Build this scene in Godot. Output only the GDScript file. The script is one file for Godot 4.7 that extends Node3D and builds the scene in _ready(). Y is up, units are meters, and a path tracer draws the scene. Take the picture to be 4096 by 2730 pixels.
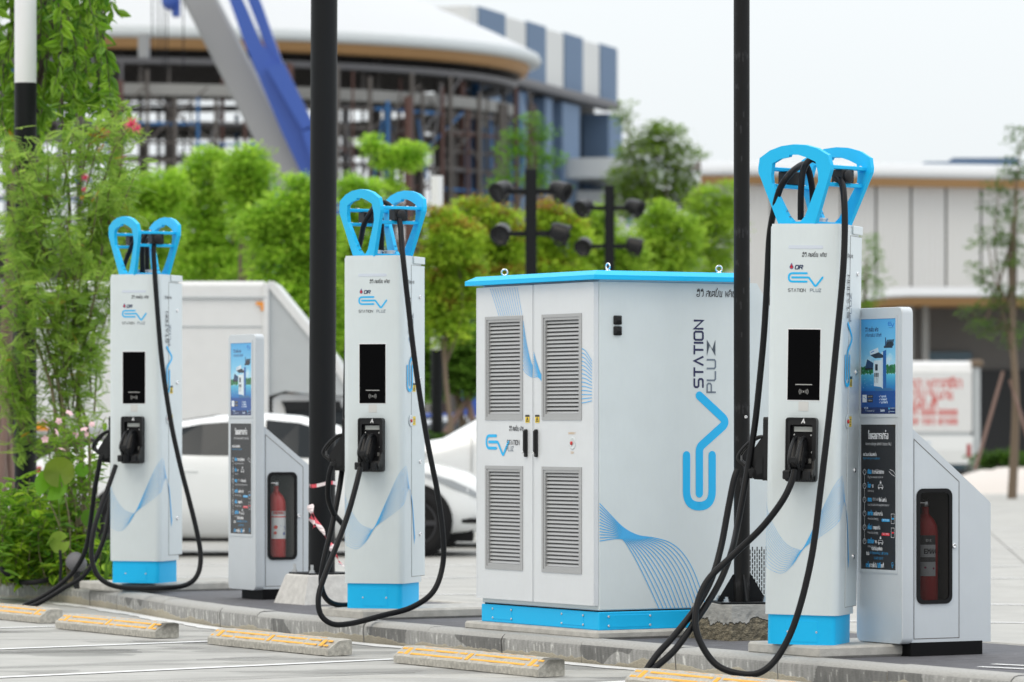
extends Node3D

const F := 4250.0     # lens: pixels per unit of width over distance, in the 1024 pixel frame
const CAM_H := 1.37
var mats := {}
var used := {}
var rng := RandomNumberGenerator.new()


func _ready() -> void:
	rng.seed = 7
	# ---- camera, sky, sun, exposure
	var cam := Camera3D.new()
	cam.name = "camera"
	add_child(cam)
	cam.position = Vector3(0, CAM_H, 0)
	var lens := CameraAttributesPhysical.new()
	lens.frustum_focal_length = 145.0
	lens.exposure_aperture = 3.2
	lens.frustum_focus_distance = 23.6
	lens.frustum_near = 0.2
	lens.frustum_far = 900.0
	cam.attributes = lens
	cam.projection = Camera3D.PROJECTION_FRUSTUM
	cam.near = 0.2
	cam.far = 900.0
	cam.size = 0.2 * 682.0 / F
	cam.frustum_offset = Vector2(0, 0.2 * (420.0 - 341.0) / F)
	cam.current = true
	var sky_m := ProceduralSkyMaterial.new()
	sky_m.sky_horizon_color = Color(0.842, 0.862, 0.868)
	sky_m.sky_top_color = Color(1.36, 1.38, 1.41)
	sky_m.sky_curve = 0.8
	sky_m.ground_horizon_color = Color(0.72, 0.73, 0.72)
	sky_m.ground_bottom_color = Color(0.55, 0.55, 0.54)
	sky_m.sky_energy_multiplier = 1.0
	sky_m.sky_cover = cloud_cover()
	sky_m.sky_cover_modulate = Color(0.9, 0.93, 1.0, 0.05)
	var sky := Sky.new()
	sky.sky_material = sky_m
	var env := Environment.new()
	env.background_mode = Environment.BG_SKY
	env.sky = sky
	env.tonemap_mode = Environment.TONE_MAPPER_LINEAR
	env.tonemap_exposure = 1.20
	env.sdfgi_enabled = true
	env.ssao_enabled = true
	env.ssil_enabled = true
	var we := WorldEnvironment.new()
	we.name = "world_environment"
	we.environment = env
	add_child(we)
	var sun := DirectionalLight3D.new()
	sun.name = "sun"
	sun.light_energy = 0.42
	sun.light_color = Color(1.0, 0.97, 0.92)
	sun.light_angular_distance = 40.0
	sun.shadow_enabled = true
	add_child(sun)
	sun.look_at_from_position(Vector3(-6, 14, 8), Vector3.ZERO)
	make_materials()
	# ---- the setting
	ground()
	kerb()
	construction_hall()
	blue_block()
	right_building()
	crane()
	# ---- things on the island
	cabinet()
	chargers()
	kiosks()
	poles()
	wheel_stops()
	# ---- vehicles
	vehicles()
	# ---- planting
	planting()
	far_trees()
	floodlights()


func cloud_cover() -> ImageTexture:
	var n := FastNoiseLite.new()
	n.seed = 3
	n.frequency = 0.012
	n.fractal_octaves = 4
	var im := Image.create(256, 128, false, Image.FORMAT_RGBA8)
	for y in 128:
		for x in 256:
			var a := TAU * x / 256.0
			var e := PI * y / 128.0
			var p := Vector3(cos(a) * sin(e), cos(e) * 2.2, sin(a) * sin(e)) * 60.0
			var v := clampf(0.5 + 0.8 * n.get_noise_3dv(p), 0.0, 1.0)
			im.set_pixel(x, y, Color(v, v, v, v))
	return ImageTexture.create_from_image(im)


# ------------------------------------------------------------------ places
func at(px: float, py: float, z: float) -> Vector3:      # a point of the photograph at its measured distance
	return Vector3((px - 512.0) / F * z, CAM_H - (py - 420.0) / F * z, -z)


func atd(dx: float, dy: float, z: float) -> Vector3:
	return at(dx * 0.43519, dy * 0.43519, z)


func isl(s: float, n: float, h := 0.0) -> Vector3:        # along the kerb, across the island, height
	return Vector3(0.354 + 0.5104 * s + 0.86 * n, h, -(23.9 - 0.86 * s + 0.5104 * n))

const KERB_YAW := -1.03515    # a thing turned so that its x runs along the kerb and its z faces the bays


# ------------------------------------------------------------------ mesh building
class MB:
	var st := SurfaceTool.new()
	var col := Color.WHITE
	var n := 0
	func _init() -> void:
		st.begin(Mesh.PRIMITIVE_TRIANGLES)
		st.set_smooth_group(-1)
	func smooth(on: bool) -> void:
		st.set_smooth_group(0 if on else -1)
	func v(p: Vector3, uv := Vector2.ZERO) -> void:
		st.set_color(col)
		st.set_uv(uv)
		st.add_vertex(p)
		n += 1
	func v2(p: Vector3, shade: Callable) -> void:
		col = shade.call(p, true)
		v(p)
	func tri(a: Vector3, b: Vector3, c: Vector3) -> void:
		v(a); v(b); v(c)
	func quad(a: Vector3, b: Vector3, c: Vector3, d: Vector3) -> void:   # counter-clockwise seen from outside
		v(a); v(c); v(b)
		v(a); v(d); v(c)
	func quaduv(a: Vector3, b: Vector3, c: Vector3, d: Vector3, ua: Vector2, ub: Vector2, uc: Vector2, ud: Vector2) -> void:
		v(a, ua); v(c, uc); v(b, ub)
		v(a, ua); v(d, ud); v(c, uc)
	func box(c: Vector3, s: Vector3, t := Transform3D(), bev := 0.0) -> void:
		var h := s / 2.0
		var k := minf(bev, minf(h.x, minf(h.y, h.z)) * 0.9)
		if k <= 0.0:
			var p := []
			for i in 8:
				p.append(t * (c + Vector3(h.x if i & 1 else -h.x, h.y if i & 2 else -h.y, h.z if i & 4 else -h.z)))
			quad(p[4], p[5], p[7], p[6]); quad(p[1], p[0], p[2], p[3])
			quad(p[5], p[1], p[3], p[7]); quad(p[0], p[4], p[6], p[2])
			quad(p[6], p[7], p[3], p[2]); quad(p[0], p[1], p[5], p[4])
			return
		for ax in 3:
			for sg in [-1.0, 1.0]:
				var b := (ax + 1) % 3
				var d := (ax + 2) % 3
				var f := func(pb: float, pd: float) -> Vector3:
					var q := Vector3.ZERO
					q[ax] = sg * h[ax]; q[b] = pb * (h[b] - k); q[d] = pd * (h[d] - k)
					return t * (c + q)
				if sg > 0:
					quad(f.call(-1, -1), f.call(1, -1), f.call(1, 1), f.call(-1, 1))
				else:
					quad(f.call(-1, -1), f.call(-1, 1), f.call(1, 1), f.call(1, -1))
		for ax in 3:                              # the twelve bevels
			var b := (ax + 1) % 3
			var d := (ax + 2) % 3
			for sb in [-1.0, 1.0]:
				for sd in [-1.0, 1.0]:
					var g := func(pa: float, on_b: bool) -> Vector3:
						var q := Vector3.ZERO
						q[ax] = pa * (h[ax] - k)
						q[b] = sb * (h[b] if on_b else h[b] - k)
						q[d] = sd * (h[d] - k if on_b else h[d])
						return t * (c + q)
					if sb * sd > 0:
						quad(g.call(-1, true), g.call(1, true), g.call(1, false), g.call(-1, false))
					else:
						quad(g.call(-1, false), g.call(1, false), g.call(1, true), g.call(-1, true))
		for sx in [-1.0, 1.0]:
			for sy in [-1.0, 1.0]:
				for sz in [-1.0, 1.0]:
					var p1: Vector3 = t * (c + Vector3(sx * h.x, sy * (h.y - k), sz * (h.z - k)))
					var p2: Vector3 = t * (c + Vector3(sx * (h.x - k), sy * h.y, sz * (h.z - k)))
					var p3: Vector3 = t * (c + Vector3(sx * (h.x - k), sy * (h.y - k), sz * h.z))
					if sx * sy * sz > 0:
						tri(p1, p3, p2)
					else:
						tri(p1, p2, p3)
	func ring_wall(a: PackedVector3Array, b: PackedVector3Array, closed := true) -> void:
		var m := a.size()
		for i in (m if closed else m - 1):
			var j := (i + 1) % m
			quad(a[i], a[j], b[j], b[i])
	func cap(pts: PackedVector3Array, flat: PackedVector2Array, flip: bool) -> void:
		var idx := Geometry2D.triangulate_polygon(flat)
		for i in range(0, idx.size(), 3):
			if flip:
				tri(pts[idx[i]], pts[idx[i + 1]], pts[idx[i + 2]])
			else:
				tri(pts[idx[i]], pts[idx[i + 2]], pts[idx[i + 1]])
	# a polygon in x,y pushed from z0 to z1
	func prism(poly: PackedVector2Array, z0: float, z1: float, t := Transform3D(), sm := false) -> void:
		if Geometry2D.is_polygon_clockwise(poly):
			poly = poly.duplicate()
			poly.reverse()
		var a := PackedVector3Array()
		var b := PackedVector3Array()
		for p in poly:
			a.append(t * Vector3(p.x, p.y, z0))
			b.append(t * Vector3(p.x, p.y, z1))
		smooth(sm)
		ring_wall(a, b)
		smooth(false)
		cap(b, poly, false)
		cap(a, poly, true)
	# plate with a hole: outer and inner rings of equal length
	func ringplate(o: PackedVector2Array, inn: PackedVector2Array, z0: float, z1: float, t := Transform3D()) -> void:
		var m := o.size()
		for i in m:
			var j := (i + 1) % m
			var o0: Vector3 = t * Vector3(o[i].x, o[i].y, z0)
			var o1: Vector3 = t * Vector3(o[j].x, o[j].y, z0)
			var o2: Vector3 = t * Vector3(o[j].x, o[j].y, z1)
			var o3: Vector3 = t * Vector3(o[i].x, o[i].y, z1)
			var i0: Vector3 = t * Vector3(inn[i].x, inn[i].y, z0)
			var i1: Vector3 = t * Vector3(inn[j].x, inn[j].y, z0)
			var i2: Vector3 = t * Vector3(inn[j].x, inn[j].y, z1)
			var i3: Vector3 = t * Vector3(inn[i].x, inn[i].y, z1)
			quad(o0, o1, o2, o3)
			quad(i1, i0, i3, i2)
			quad(o3, o2, i2, i3)
			quad(o1, o0, i0, i1)
	func tube(pts: PackedVector3Array, r0: float, r1 := -1.0, sides := 8, caps := true) -> void:
		if r1 < 0.0:
			r1 = r0
		var m := pts.size()
		var rings := []
		var nrm := Vector3.ZERO
		for i in m:
			var d: Vector3 = (pts[mini(i + 1, m - 1)] - pts[maxi(i - 1, 0)]).normalized()
			if nrm == Vector3.ZERO:
				nrm = d.cross(Vector3.UP if absf(d.y) < 0.9 else Vector3.RIGHT).normalized()
			nrm = (nrm - d * nrm.dot(d)).normalized()
			var bi := d.cross(nrm)
			var r := lerpf(r0, r1, float(i) / maxf(m - 1, 1))
			var ring := PackedVector3Array()
			for k in sides:
				var a := TAU * k / sides
				ring.append(pts[i] + (nrm * cos(a) + bi * sin(a)) * r)
			rings.append(ring)
		smooth(true)
		for i in m - 1:
			for k in sides:
				var q := (k + 1) % sides
				quad(rings[i][k], rings[i][q], rings[i + 1][q], rings[i + 1][k])
		smooth(false)
		if caps:
			for k in range(1, sides - 1):
				tri(rings[0][0], rings[0][k], rings[0][k + 1])
				tri(rings[m - 1][0], rings[m - 1][k + 1], rings[m - 1][k])
	# profile of (radius, height) turned round y
	func lathe(prof: PackedVector2Array, seg := 16, t := Transform3D(), sm := true) -> void:
		smooth(sm)
		for i in prof.size() - 1:
			for k in seg:
				var a := TAU * k / seg
				var b := TAU * (k + 1) / seg
				var p0: Vector3 = t * Vector3(prof[i].x * cos(a), prof[i].y, -prof[i].x * sin(a))
				var p1: Vector3 = t * Vector3(prof[i].x * cos(b), prof[i].y, -prof[i].x * sin(b))
				var p2: Vector3 = t * Vector3(prof[i + 1].x * cos(b), prof[i + 1].y, -prof[i + 1].x * sin(b))
				var p3: Vector3 = t * Vector3(prof[i + 1].x * cos(a), prof[i + 1].y, -prof[i + 1].x * sin(a))
				if prof[i].x > 1e-6:
					tri(p0, p2, p1)
				if prof[i + 1].x > 1e-6:
					tri(p0, p3, p2)
		smooth(false)
	func done() -> ArrayMesh:
		st.generate_normals()
		return st.commit()


func numbered(nm: String) -> String:
	if not used.has(nm):
		used[nm] = 0
		return nm
	used[nm] += 1
	return "%s_%03d" % [nm, used[nm]]


func thing(nm: String, label: String, cat: String, pos := Vector3.ZERO, yaw := 0.0, group := "") -> Node3D:
	var o := Node3D.new()
	o.name = numbered(nm)
	add_child(o)
	o.position = pos
	o.rotation.y = yaw
	tag(o, label, cat, group)
	return o


func tag(o: Node, label: String, cat: String, group := "", kind := "") -> void:
	if label: o.set_meta("label", label)
	if cat: o.set_meta("category", cat)
	if group: o.set_meta("group", group)
	if kind: o.set_meta("kind", kind)


func part(parent: Node, nm: String, mb: MB, m: Material) -> MeshInstance3D:
	return part_mesh(parent, nm, mb.done(), m)


func part_mesh(parent: Node, nm: String, mesh: Mesh, m: Material) -> MeshInstance3D:
	var o := MeshInstance3D.new()
	var cnt: Dictionary = parent.get_meta("_n", {}) if parent != self else used
	if parent == self:
		o.name = numbered(nm)
	else:
		if cnt.has(nm):
			cnt[nm] += 1
			o.name = "%s_%03d" % [nm, cnt[nm]]
		else:
			cnt[nm] = 0
			o.name = nm
		parent.set_meta("_n", cnt)
	o.mesh = mesh
	o.material_override = m
	parent.add_child(o, true)
	return o


func structure(nm: String, mb: MB, m: Material) -> MeshInstance3D:
	var o := part(self, nm, mb, m)
	o.set_meta("kind", "structure")
	return o


func multi(parent: Node, nm: String, mesh: Mesh, m: Material, xf: Array, cols: Array) -> MultiMeshInstance3D:
	var mm := MultiMesh.new()
	mm.transform_format = MultiMesh.TRANSFORM_3D
	mm.use_colors = cols.size() > 0
	mm.mesh = mesh
	mm.instance_count = xf.size()
	for i in xf.size():
		mm.set_instance_transform(i, xf[i])
		if cols.size():
			mm.set_instance_color(i, cols[i])
	var o := MultiMeshInstance3D.new()
	o.name = nm
	o.multimesh = mm
	o.material_override = m
	parent.add_child(o, true)
	return o


func smooth_path(pts: Array, step := 5) -> PackedVector3Array:
	var out := PackedVector3Array()
	for i in pts.size() - 1:
		var p0: Vector3 = pts[maxi(i - 1, 0)]
		var p1: Vector3 = pts[i]
		var p2: Vector3 = pts[i + 1]
		var p3: Vector3 = pts[mini(i + 2, pts.size() - 1)]
		for k in step:
			var t := float(k) / step
			out.append(0.5 * ((2.0 * p1) + (p2 - p0) * t + (2.0 * p0 - 5.0 * p1 + 4.0 * p2 - p3) * t * t + (3.0 * p1 - p0 - 3.0 * p2 + p3) * t * t * t))
	out.append(pts[pts.size() - 1])
	return out


func smooth2(pts: Array, step := 5) -> PackedVector2Array:
	var a := []
	for p in pts:
		a.append(Vector3(p.x, p.y, 0))
	var out := PackedVector2Array()
	for p in smooth_path(a, step):
		out.append(Vector2(p.x, p.y))
	return out


func rrect(x0: float, y0: float, x1: float, y1: float, r: float, seg := 5) -> PackedVector2Array:
	var out := PackedVector2Array()
	var cs := [Vector2(x1 - r, y0 + r), Vector2(x1 - r, y1 - r), Vector2(x0 + r, y1 - r), Vector2(x0 + r, y0 + r)]
	for c in 4:
		for k in seg + 1:
			var a := -PI / 2 + PI / 2 * c + PI / 2 * k / seg
			out.append(cs[c] + Vector2(cos(a), sin(a)) * r)
	return out


# ------------------------------------------------------------------ materials
func lin(r: float, g: float, b: float) -> Color:
	return Color(r, g, b).linear_to_srgb()


func mk(nm: String, c: Color, rough: float, metal := 0.0, coat := 0.0) -> StandardMaterial3D:
	var m := StandardMaterial3D.new()
	m.resource_name = nm
	m.albedo_color = c
	m.roughness = rough
	m.metallic = metal
	if coat > 0.0:
		m.clearcoat_enabled = true
		m.clearcoat = coat
		m.clearcoat_roughness = 0.12
	mats[nm] = m
	return m


func noise_image(w: int, h: int, per_px: Callable) -> ImageTexture:
	var im := Image.create(w, h, false, Image.FORMAT_RGB8)
	for y in h:
		for x in w:
			im.set_pixel(x, y, per_px.call(x, y))
	return ImageTexture.create_from_image(im)


func fnl(sd: int, fr: float, oct := 4) -> FastNoiseLite:
	var n := FastNoiseLite.new()
	n.seed = sd
	n.noise_type = FastNoiseLite.TYPE_SIMPLEX_SMOOTH
	n.frequency = fr
	n.fractal_octaves = oct
	return n


func wrapn(n: FastNoiseLite, x: float, y: float, w: float, h: float) -> float:   # noise that repeats every w, h
	var fx := x / w
	var fy := y / h
	var a := lerpf(n.get_noise_2d(x, y), n.get_noise_2d(x - w, y), fx)
	var b := lerpf(n.get_noise_2d(x, y - h), n.get_noise_2d(x - w, y - h), fx)
	return lerpf(a, b, fy)


func triplanar(m: StandardMaterial3D, tex: Texture2D, scale: float, world := true) -> void:
	m.albedo_texture = tex
	m.uv1_triplanar = true
	m.uv1_world_triplanar = world
	m.uv1_scale = Vector3.ONE * scale


func make_materials() -> void:
	mk("white", lin(0.675, 0.745, 0.775), 0.38, 0.0, 0.25)
	mk("white_door", lin(0.70, 0.735, 0.775), 0.42, 0.0, 0.2)
	mk("kiosk_white", lin(0.59, 0.64, 0.69), 0.4, 0.0, 0.25)
	mk("blue", lin(0.012, 0.50, 0.92), 0.5, 0.0, 0.1).metallic_specular = 0.3
	mk("hoop_blue", lin(0.012, 0.50, 0.90), 0.5, 0.0, 0.1).metallic_specular = 0.35
	mk("louvre", lin(0.42, 0.43, 0.44), 0.45, 0.25)
	mk("dark_inside", lin(0.02, 0.02, 0.022), 0.8)
	mk("black_plastic", lin(0.010, 0.0105, 0.012), 0.4)
	mk("black_gloss", lin(0.003, 0.003, 0.0035), 0.2)
	mk("black_gloss_dull", lin(0.006, 0.006, 0.007), 0.4)
	mk("black_steel", lin(0.006, 0.007, 0.0085), 0.5)
	mk("rubber", lin(0.008, 0.0085, 0.010), 0.42)
	mk("steel", lin(0.62, 0.63, 0.64), 0.28, 1.0)
	mk("chrome", lin(0.75, 0.76, 0.78), 0.12, 1.0)
	mk("grey_card", lin(0.5, 0.52, 0.5), 0.6)
	mk("red", lin(0.34, 0.010, 0.010), 0.4)
	mk("letter_red", lin(0.62, 0.045, 0.03), 0.5)
	mk("red_button", lin(0.6, 0.03, 0.03), 0.4)
	mk("yellow", lin(0.85, 0.60, 0.02), 0.5)
	mk("led", lin(0.62, 0.68, 0.78), 0.25)
	mk("paint_white", lin(0.74, 0.75, 0.75), 0.6)
	mk("stop_yellow", lin(0.80, 0.40, 0.03), 0.6)
	mk("lamp_white", lin(0.82, 0.83, 0.86), 0.35)
	mk("tyre", lin(0.015, 0.015, 0.016), 0.7)
	mk("rim", lin(0.05, 0.05, 0.055), 0.4, 0.5)
	mk("rim_silver", lin(0.4, 0.4, 0.42), 0.35, 0.8)
	mk("car_white", lin(0.76, 0.78, 0.79), 0.25, 0.0, 0.8)
	mk("car_silver", lin(0.35, 0.37, 0.39), 0.3, 0.5, 0.8)
	mk("car_dark", lin(0.02, 0.022, 0.025), 0.3, 0.2, 0.8)
	mk("car_glass", lin(0.025, 0.03, 0.035), 0.08).metallic_specular = 0.35
	mk("headlight", lin(0.30, 0.32, 0.34), 0.15)
	mk("truck_white", lin(0.72, 0.73, 0.74), 0.4)
	mk("truck_grey", lin(0.47, 0.50, 0.52), 0.45)
	mk("orange", lin(0.8, 0.28, 0.01), 0.4)
	mk("trunk", lin(0.16, 0.12, 0.085), 0.85)
	mk("stem", lin(0.20, 0.17, 0.10), 0.85)
	mk("trunk_dark", lin(0.07, 0.055, 0.045), 0.85)
	mk("stake", lin(0.20, 0.13, 0.11), 0.8)
	mk("crane_grey", lin(0.27, 0.28, 0.29), 0.4)
	mk("crane_blue", lin(0.03, 0.09, 0.40), 0.4, 0.0, 0.3)
	mk("roof_white", lin(0.54, 0.56, 0.58), 0.5)
	mk("roof_rim", lin(0.60, 0.64, 0.66), 0.5)
	mk("wood_band", lin(0.42, 0.24, 0.10), 0.6)
	mk("slab_grey", lin(0.30, 0.30, 0.29), 0.8)
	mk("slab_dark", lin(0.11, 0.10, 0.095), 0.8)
	mk("pipe_grey", lin(0.13, 0.13, 0.14), 0.6)
	mk("pipe_blue", lin(0.03, 0.14, 0.35), 0.6)
	mk("pipe_rust", lin(0.10, 0.05, 0.042), 0.7)
	mk("wall_white", lin(0.62, 0.63, 0.625), 0.7)
	mk("wall_blue", lin(0.12, 0.185, 0.29), 0.7)
	mk("wall_blue_deep", lin(0.07, 0.15, 0.33), 0.7)
	mk("opening", lin(0.02, 0.022, 0.025), 0.6)
	mk("panel", lin(0.64, 0.645, 0.64), 0.55)
	mk("panel_b", lin(0.63, 0.635, 0.635), 0.55)
	mk("dark_wall", lin(0.14, 0.135, 0.13), 0.7)
	mk("window_blue", lin(0.06, 0.11, 0.15), 0.1)
	mk("soil", lin(0.055, 0.042, 0.03), 0.95)
	mk("sand", lin(0.62, 0.58, 0.55), 0.9)
	mk("lining", lin(0.06, 0.06, 0.062), 0.7)
	mk("scuff", lin(0.07, 0.068, 0.062), 0.9)
	mk("hose", lin(0.02, 0.02, 0.022), 0.6)
	mk("petal", lin(0.85, 0.12, 0.25), 0.6)
	mk("petal_pale", lin(0.85, 0.55, 0.60), 0.6)
	mk("dead_leaf", lin(0.65, 0.30, 0.03), 0.6)
	var g: StandardMaterial3D = mk("pane", Color(0.9, 0.95, 0.95, 0.05), 0.05)
	g.transparency = BaseMaterial3D.TRANSPARENCY_ALPHA
	g = mk("pane_dark", Color(0.10, 0.10, 0.10, 0.55), 0.05)
	g.transparency = BaseMaterial3D.TRANSPARENCY_ALPHA
	for k in [["damp", Color(0.10, 0.10, 0.10, 0.16)], ["tyre_mark", Color(0.05, 0.05, 0.05, 0.10)], ["dry_splash", Color(0.85, 0.84, 0.80, 0.16)]]:
		var dm: StandardMaterial3D = mk(k[0], k[1], 0.55)
		dm.transparency = BaseMaterial3D.TRANSPARENCY_ALPHA
	var pr: StandardMaterial3D = mk("print", Color.WHITE, 0.4)
	pr.vertex_color_use_as_albedo = true
	for k in [["leaf", 0.55], ["leaf_far", 0.7]]:
		var lf: StandardMaterial3D = mk(k[0], Color.WHITE, k[1])
		lf.vertex_color_use_as_albedo = true
		lf.backlight_enabled = true
		lf.backlight = Color(1.0, 1.0, 1.0)
	var pw: StandardMaterial3D = mk("post_worn", Color.WHITE, 0.45)       # black paint with a few scratches
	var ws := fnl(61, 0.03, 3)
	triplanar(pw, noise_image(256, 512, func(x: int, y: int) -> Color:
		var k := ws.get_noise_2d(x * 3.0, y * 0.35)
		var v := 0.085 + 0.015 * k + (0.10 if k > 0.50 else 0.0)
		return Color(v, v * 1.01, v * 1.05)), 1.0, false)
	var wn := fnl(71, 0.008, 4)          # handling marks and dust on the painted sheet metal
	var wm := fnl(72, 0.05, 3)
	var wt := noise_image(512, 512, func(x: int, y: int) -> Color:
		var v := 0.985 + 0.018 * wrapn(wn, x, y, 512, 512) + 0.006 * wrapn(wm, x * 1.6, y * 0.3, 512 * 1.6, 512 * 0.3)
		return Color(v, v, v * 0.998))
	for k in ["white", "white_door", "kiosk_white", "truck_white", "truck_grey"]:
		triplanar(mats[k], wt, 0.9, false)
	# concrete of the car park: drag marks of the broom, blotches, damp patches
	var a := fnl(11, 0.011, 5)
	var b := fnl(12, 0.05, 4)
	var c := fnl(13, 0.35, 2)
	var con: StandardMaterial3D = mk("concrete", Color.WHITE, 0.75)
	triplanar(con, noise_image(768, 768, func(x: int, y: int) -> Color:
		var v := 0.655 + 0.085 * wrapn(a, x, y, 768, 768) + 0.06 * wrapn(b, x * 0.15, y * 1.3, 768 * 0.15, 768 * 1.3) + 0.03 * wrapn(c, x, y, 768, 768)
		return Color(v, v * 0.998, v * 0.975)), 0.17)
	con.roughness_texture = null
	var asp: StandardMaterial3D = mk("asphalt", Color.WHITE, 0.75)
	var sp := fnl(21, 0.55, 2)
	var sq := fnl(22, 0.015, 4)
	triplanar(asp, noise_image(512, 512, func(x: int, y: int) -> Color:
		var s := wrapn(sp, x, y, 512, 512)
		var v := 0.335 + 0.07 * wrapn(sq, x, y, 512, 512) + 0.12 * s + (0.2 if s > 0.42 else 0.0)
		return Color(v, v, v * 1.05)), 0.8)
	asp.heightmap_enabled = true
	asp.heightmap_scale = 0.4
	asp.heightmap_texture = asp.albedo_texture
	var cem: StandardMaterial3D = mk("cement", Color.WHITE, 0.85)
	var ca := fnl(31, 0.02, 5)
	var cb := fnl(32, 0.2, 3)
	triplanar(cem, noise_image(512, 512, func(x: int, y: int) -> Color:
		var v := 0.70 + 0.13 * wrapn(ca, x, y, 512, 512) + 0.07 * wrapn(cb, x, y, 512, 512)
		return Color(v, v * 0.99, v * 0.96)), 1.2)
	var stc: StandardMaterial3D = mk("stop_concrete", Color.WHITE, 0.85)
	stc.vertex_color_use_as_albedo = true
	var pit := fnl(41, 0.16, 3)
	triplanar(stc, noise_image(512, 512, func(x: int, y: int) -> Color:
		var v := 0.69 + 0.16 * wrapn(ca, x * 1.4, y * 1.4, 512 * 1.4, 512 * 1.4) + 0.08 * wrapn(cb, x, y, 512, 512)
		if wrapn(pit, x, y, 512, 512) > 0.45:
			v *= 0.72
		return Color(v, v * 0.985, v * 0.94)), 2.2, false)
	var foo: StandardMaterial3D = mk("footing_pale", Color.WHITE, 0.85)
	triplanar(foo, noise_image(256, 256, func(x: int, y: int) -> Color:
		var v := 0.80 + 0.10 * wrapn(ca, x * 2, y * 2, 512, 512) + 0.05 * wrapn(cb, x, y, 256, 256)
		return Color(v, v * 0.995, v * 0.98)), 1.5, false)
	for k in ["black_plastic", "black_gloss", "black_steel", "rubber", "black_gloss_dull", "post_worn", "tyre", "hose", "dark_inside", "pane", "pane_dark"]:
		mats[k].metallic_specular = 0.25
	mats.black_steel.metallic_specular = 0.33
	mats.post_worn.metallic_specular = 0.33
	mats.black_plastic.metallic_specular = 0.4
	mats.rubber.metallic_specular = 0.30
	mats.black_gloss.metallic_specular = 0.12
	# kerb face: grey cement coat over brown concrete, with a ragged edge and runs
	var ke: StandardMaterial3D = mk("kerb", Color.WHITE, 0.8)
	var k1 := fnl(51, 0.006, 5)
	var k2 := fnl(52, 0.03, 4)
	var k3 := fnl(53, 0.08, 3)
	var k4 := fnl(54, 0.005, 3)
	ke.albedo_texture = noise_image(2048, 96, func(x: int, y: int) -> Color:
		var h := 1.0 - y / 96.0                 # 0 at the road, 1 on the top
		var edge := 0.33 + 0.34 * k1.get_noise_2d(x, 0) + 0.08 * k2.get_noise_2d(x * 2.0, 7)
		var blot := k4.get_noise_2d(x, 40.0 + y * 0.2)
		var streak := k3.get_noise_2d(x * 2.5, y * 0.12)
		var fine := k3.get_noise_2d(x * 3.0, y * 3.0)
		if h < edge:
			var v := 0.60 + 0.11 * blot + 0.08 * fine - (0.10 if h < 0.05 else 0.0)
			if edge - h < 0.03:
				v += 0.06
			return Color(v, v * 0.96, v * 0.86)
		var w := 0.60 + 0.05 * fine
		if h < 0.72:
			w += 0.10 * streak - 0.03
			if blot < -0.18:
				w *= 0.72                         # dark damp stains
		else:
			w += 0.05
		if streak > 0.45 and h < 0.66:
			w += 0.14
		return Color(w, w, w * 0.985))
	ke.texture_repeat = true
	# footing whose mortar coat has broken away below
	var br: StandardMaterial3D = mk("broken_footing", Color.WHITE, 0.9)
	br.albedo_texture = noise_image(512, 192, func(x: int, y: int) -> Color:
		var h := 1.0 - y / 192.0
		var edge := 0.60 + 0.30 * k1.get_noise_2d(x * 2.2, 99) + 0.10 * k2.get_noise_2d(x * 2.0, 3)
		var fine := k3.get_noise_2d(x * 2.0, y * 2.0)
		var big := k2.get_noise_2d(x * 1.3, y * 1.3)
		if h < edge:
			if edge - h < 0.025:
				return Color(0.16, 0.15, 0.13)
			var v := 0.44 + 0.20 * big + 0.20 * fine
			return Color(v, v * 0.94, v * 0.80)
		var w := 0.63 + 0.08 * big + 0.04 * fine
		return Color(w, w, w * 0.98))
	br.heightmap_enabled = true
	br.heightmap_texture = br.albedo_texture
	br.heightmap_scale = 1.2
	# pressed wall panels, corrugated
	var met: StandardMaterial3D = mk("tape", Color.WHITE, 0.4)
	met.albedo_texture = noise_image(64, 8, func(x: int, _y: int) -> Color:
		return Color(0.93, 0.88, 0.89) if (x / 32) % 2 == 0 else Color(0.86, 0.30, 0.36))


# ------------------------------------------------------------------ ground, kerb, island
func kerb_n(s: float) -> float:                # the kerb bends back at its far end
	var t := clampf((-3.3 - s) / 6.2, 0.0, 1.0)
	return 0.035 + 0.85 * t * t * (3.0 - 2.0 * t)


func flat_strip(mb: MB, a: Vector3, b: Vector3, w: float) -> void:
	var d := (b - a).normalized()
	var sd := Vector3(-d.z, 0, d.x) * w / 2.0
	mb.quad(a - sd, a + sd, b + sd, b - sd)


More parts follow.
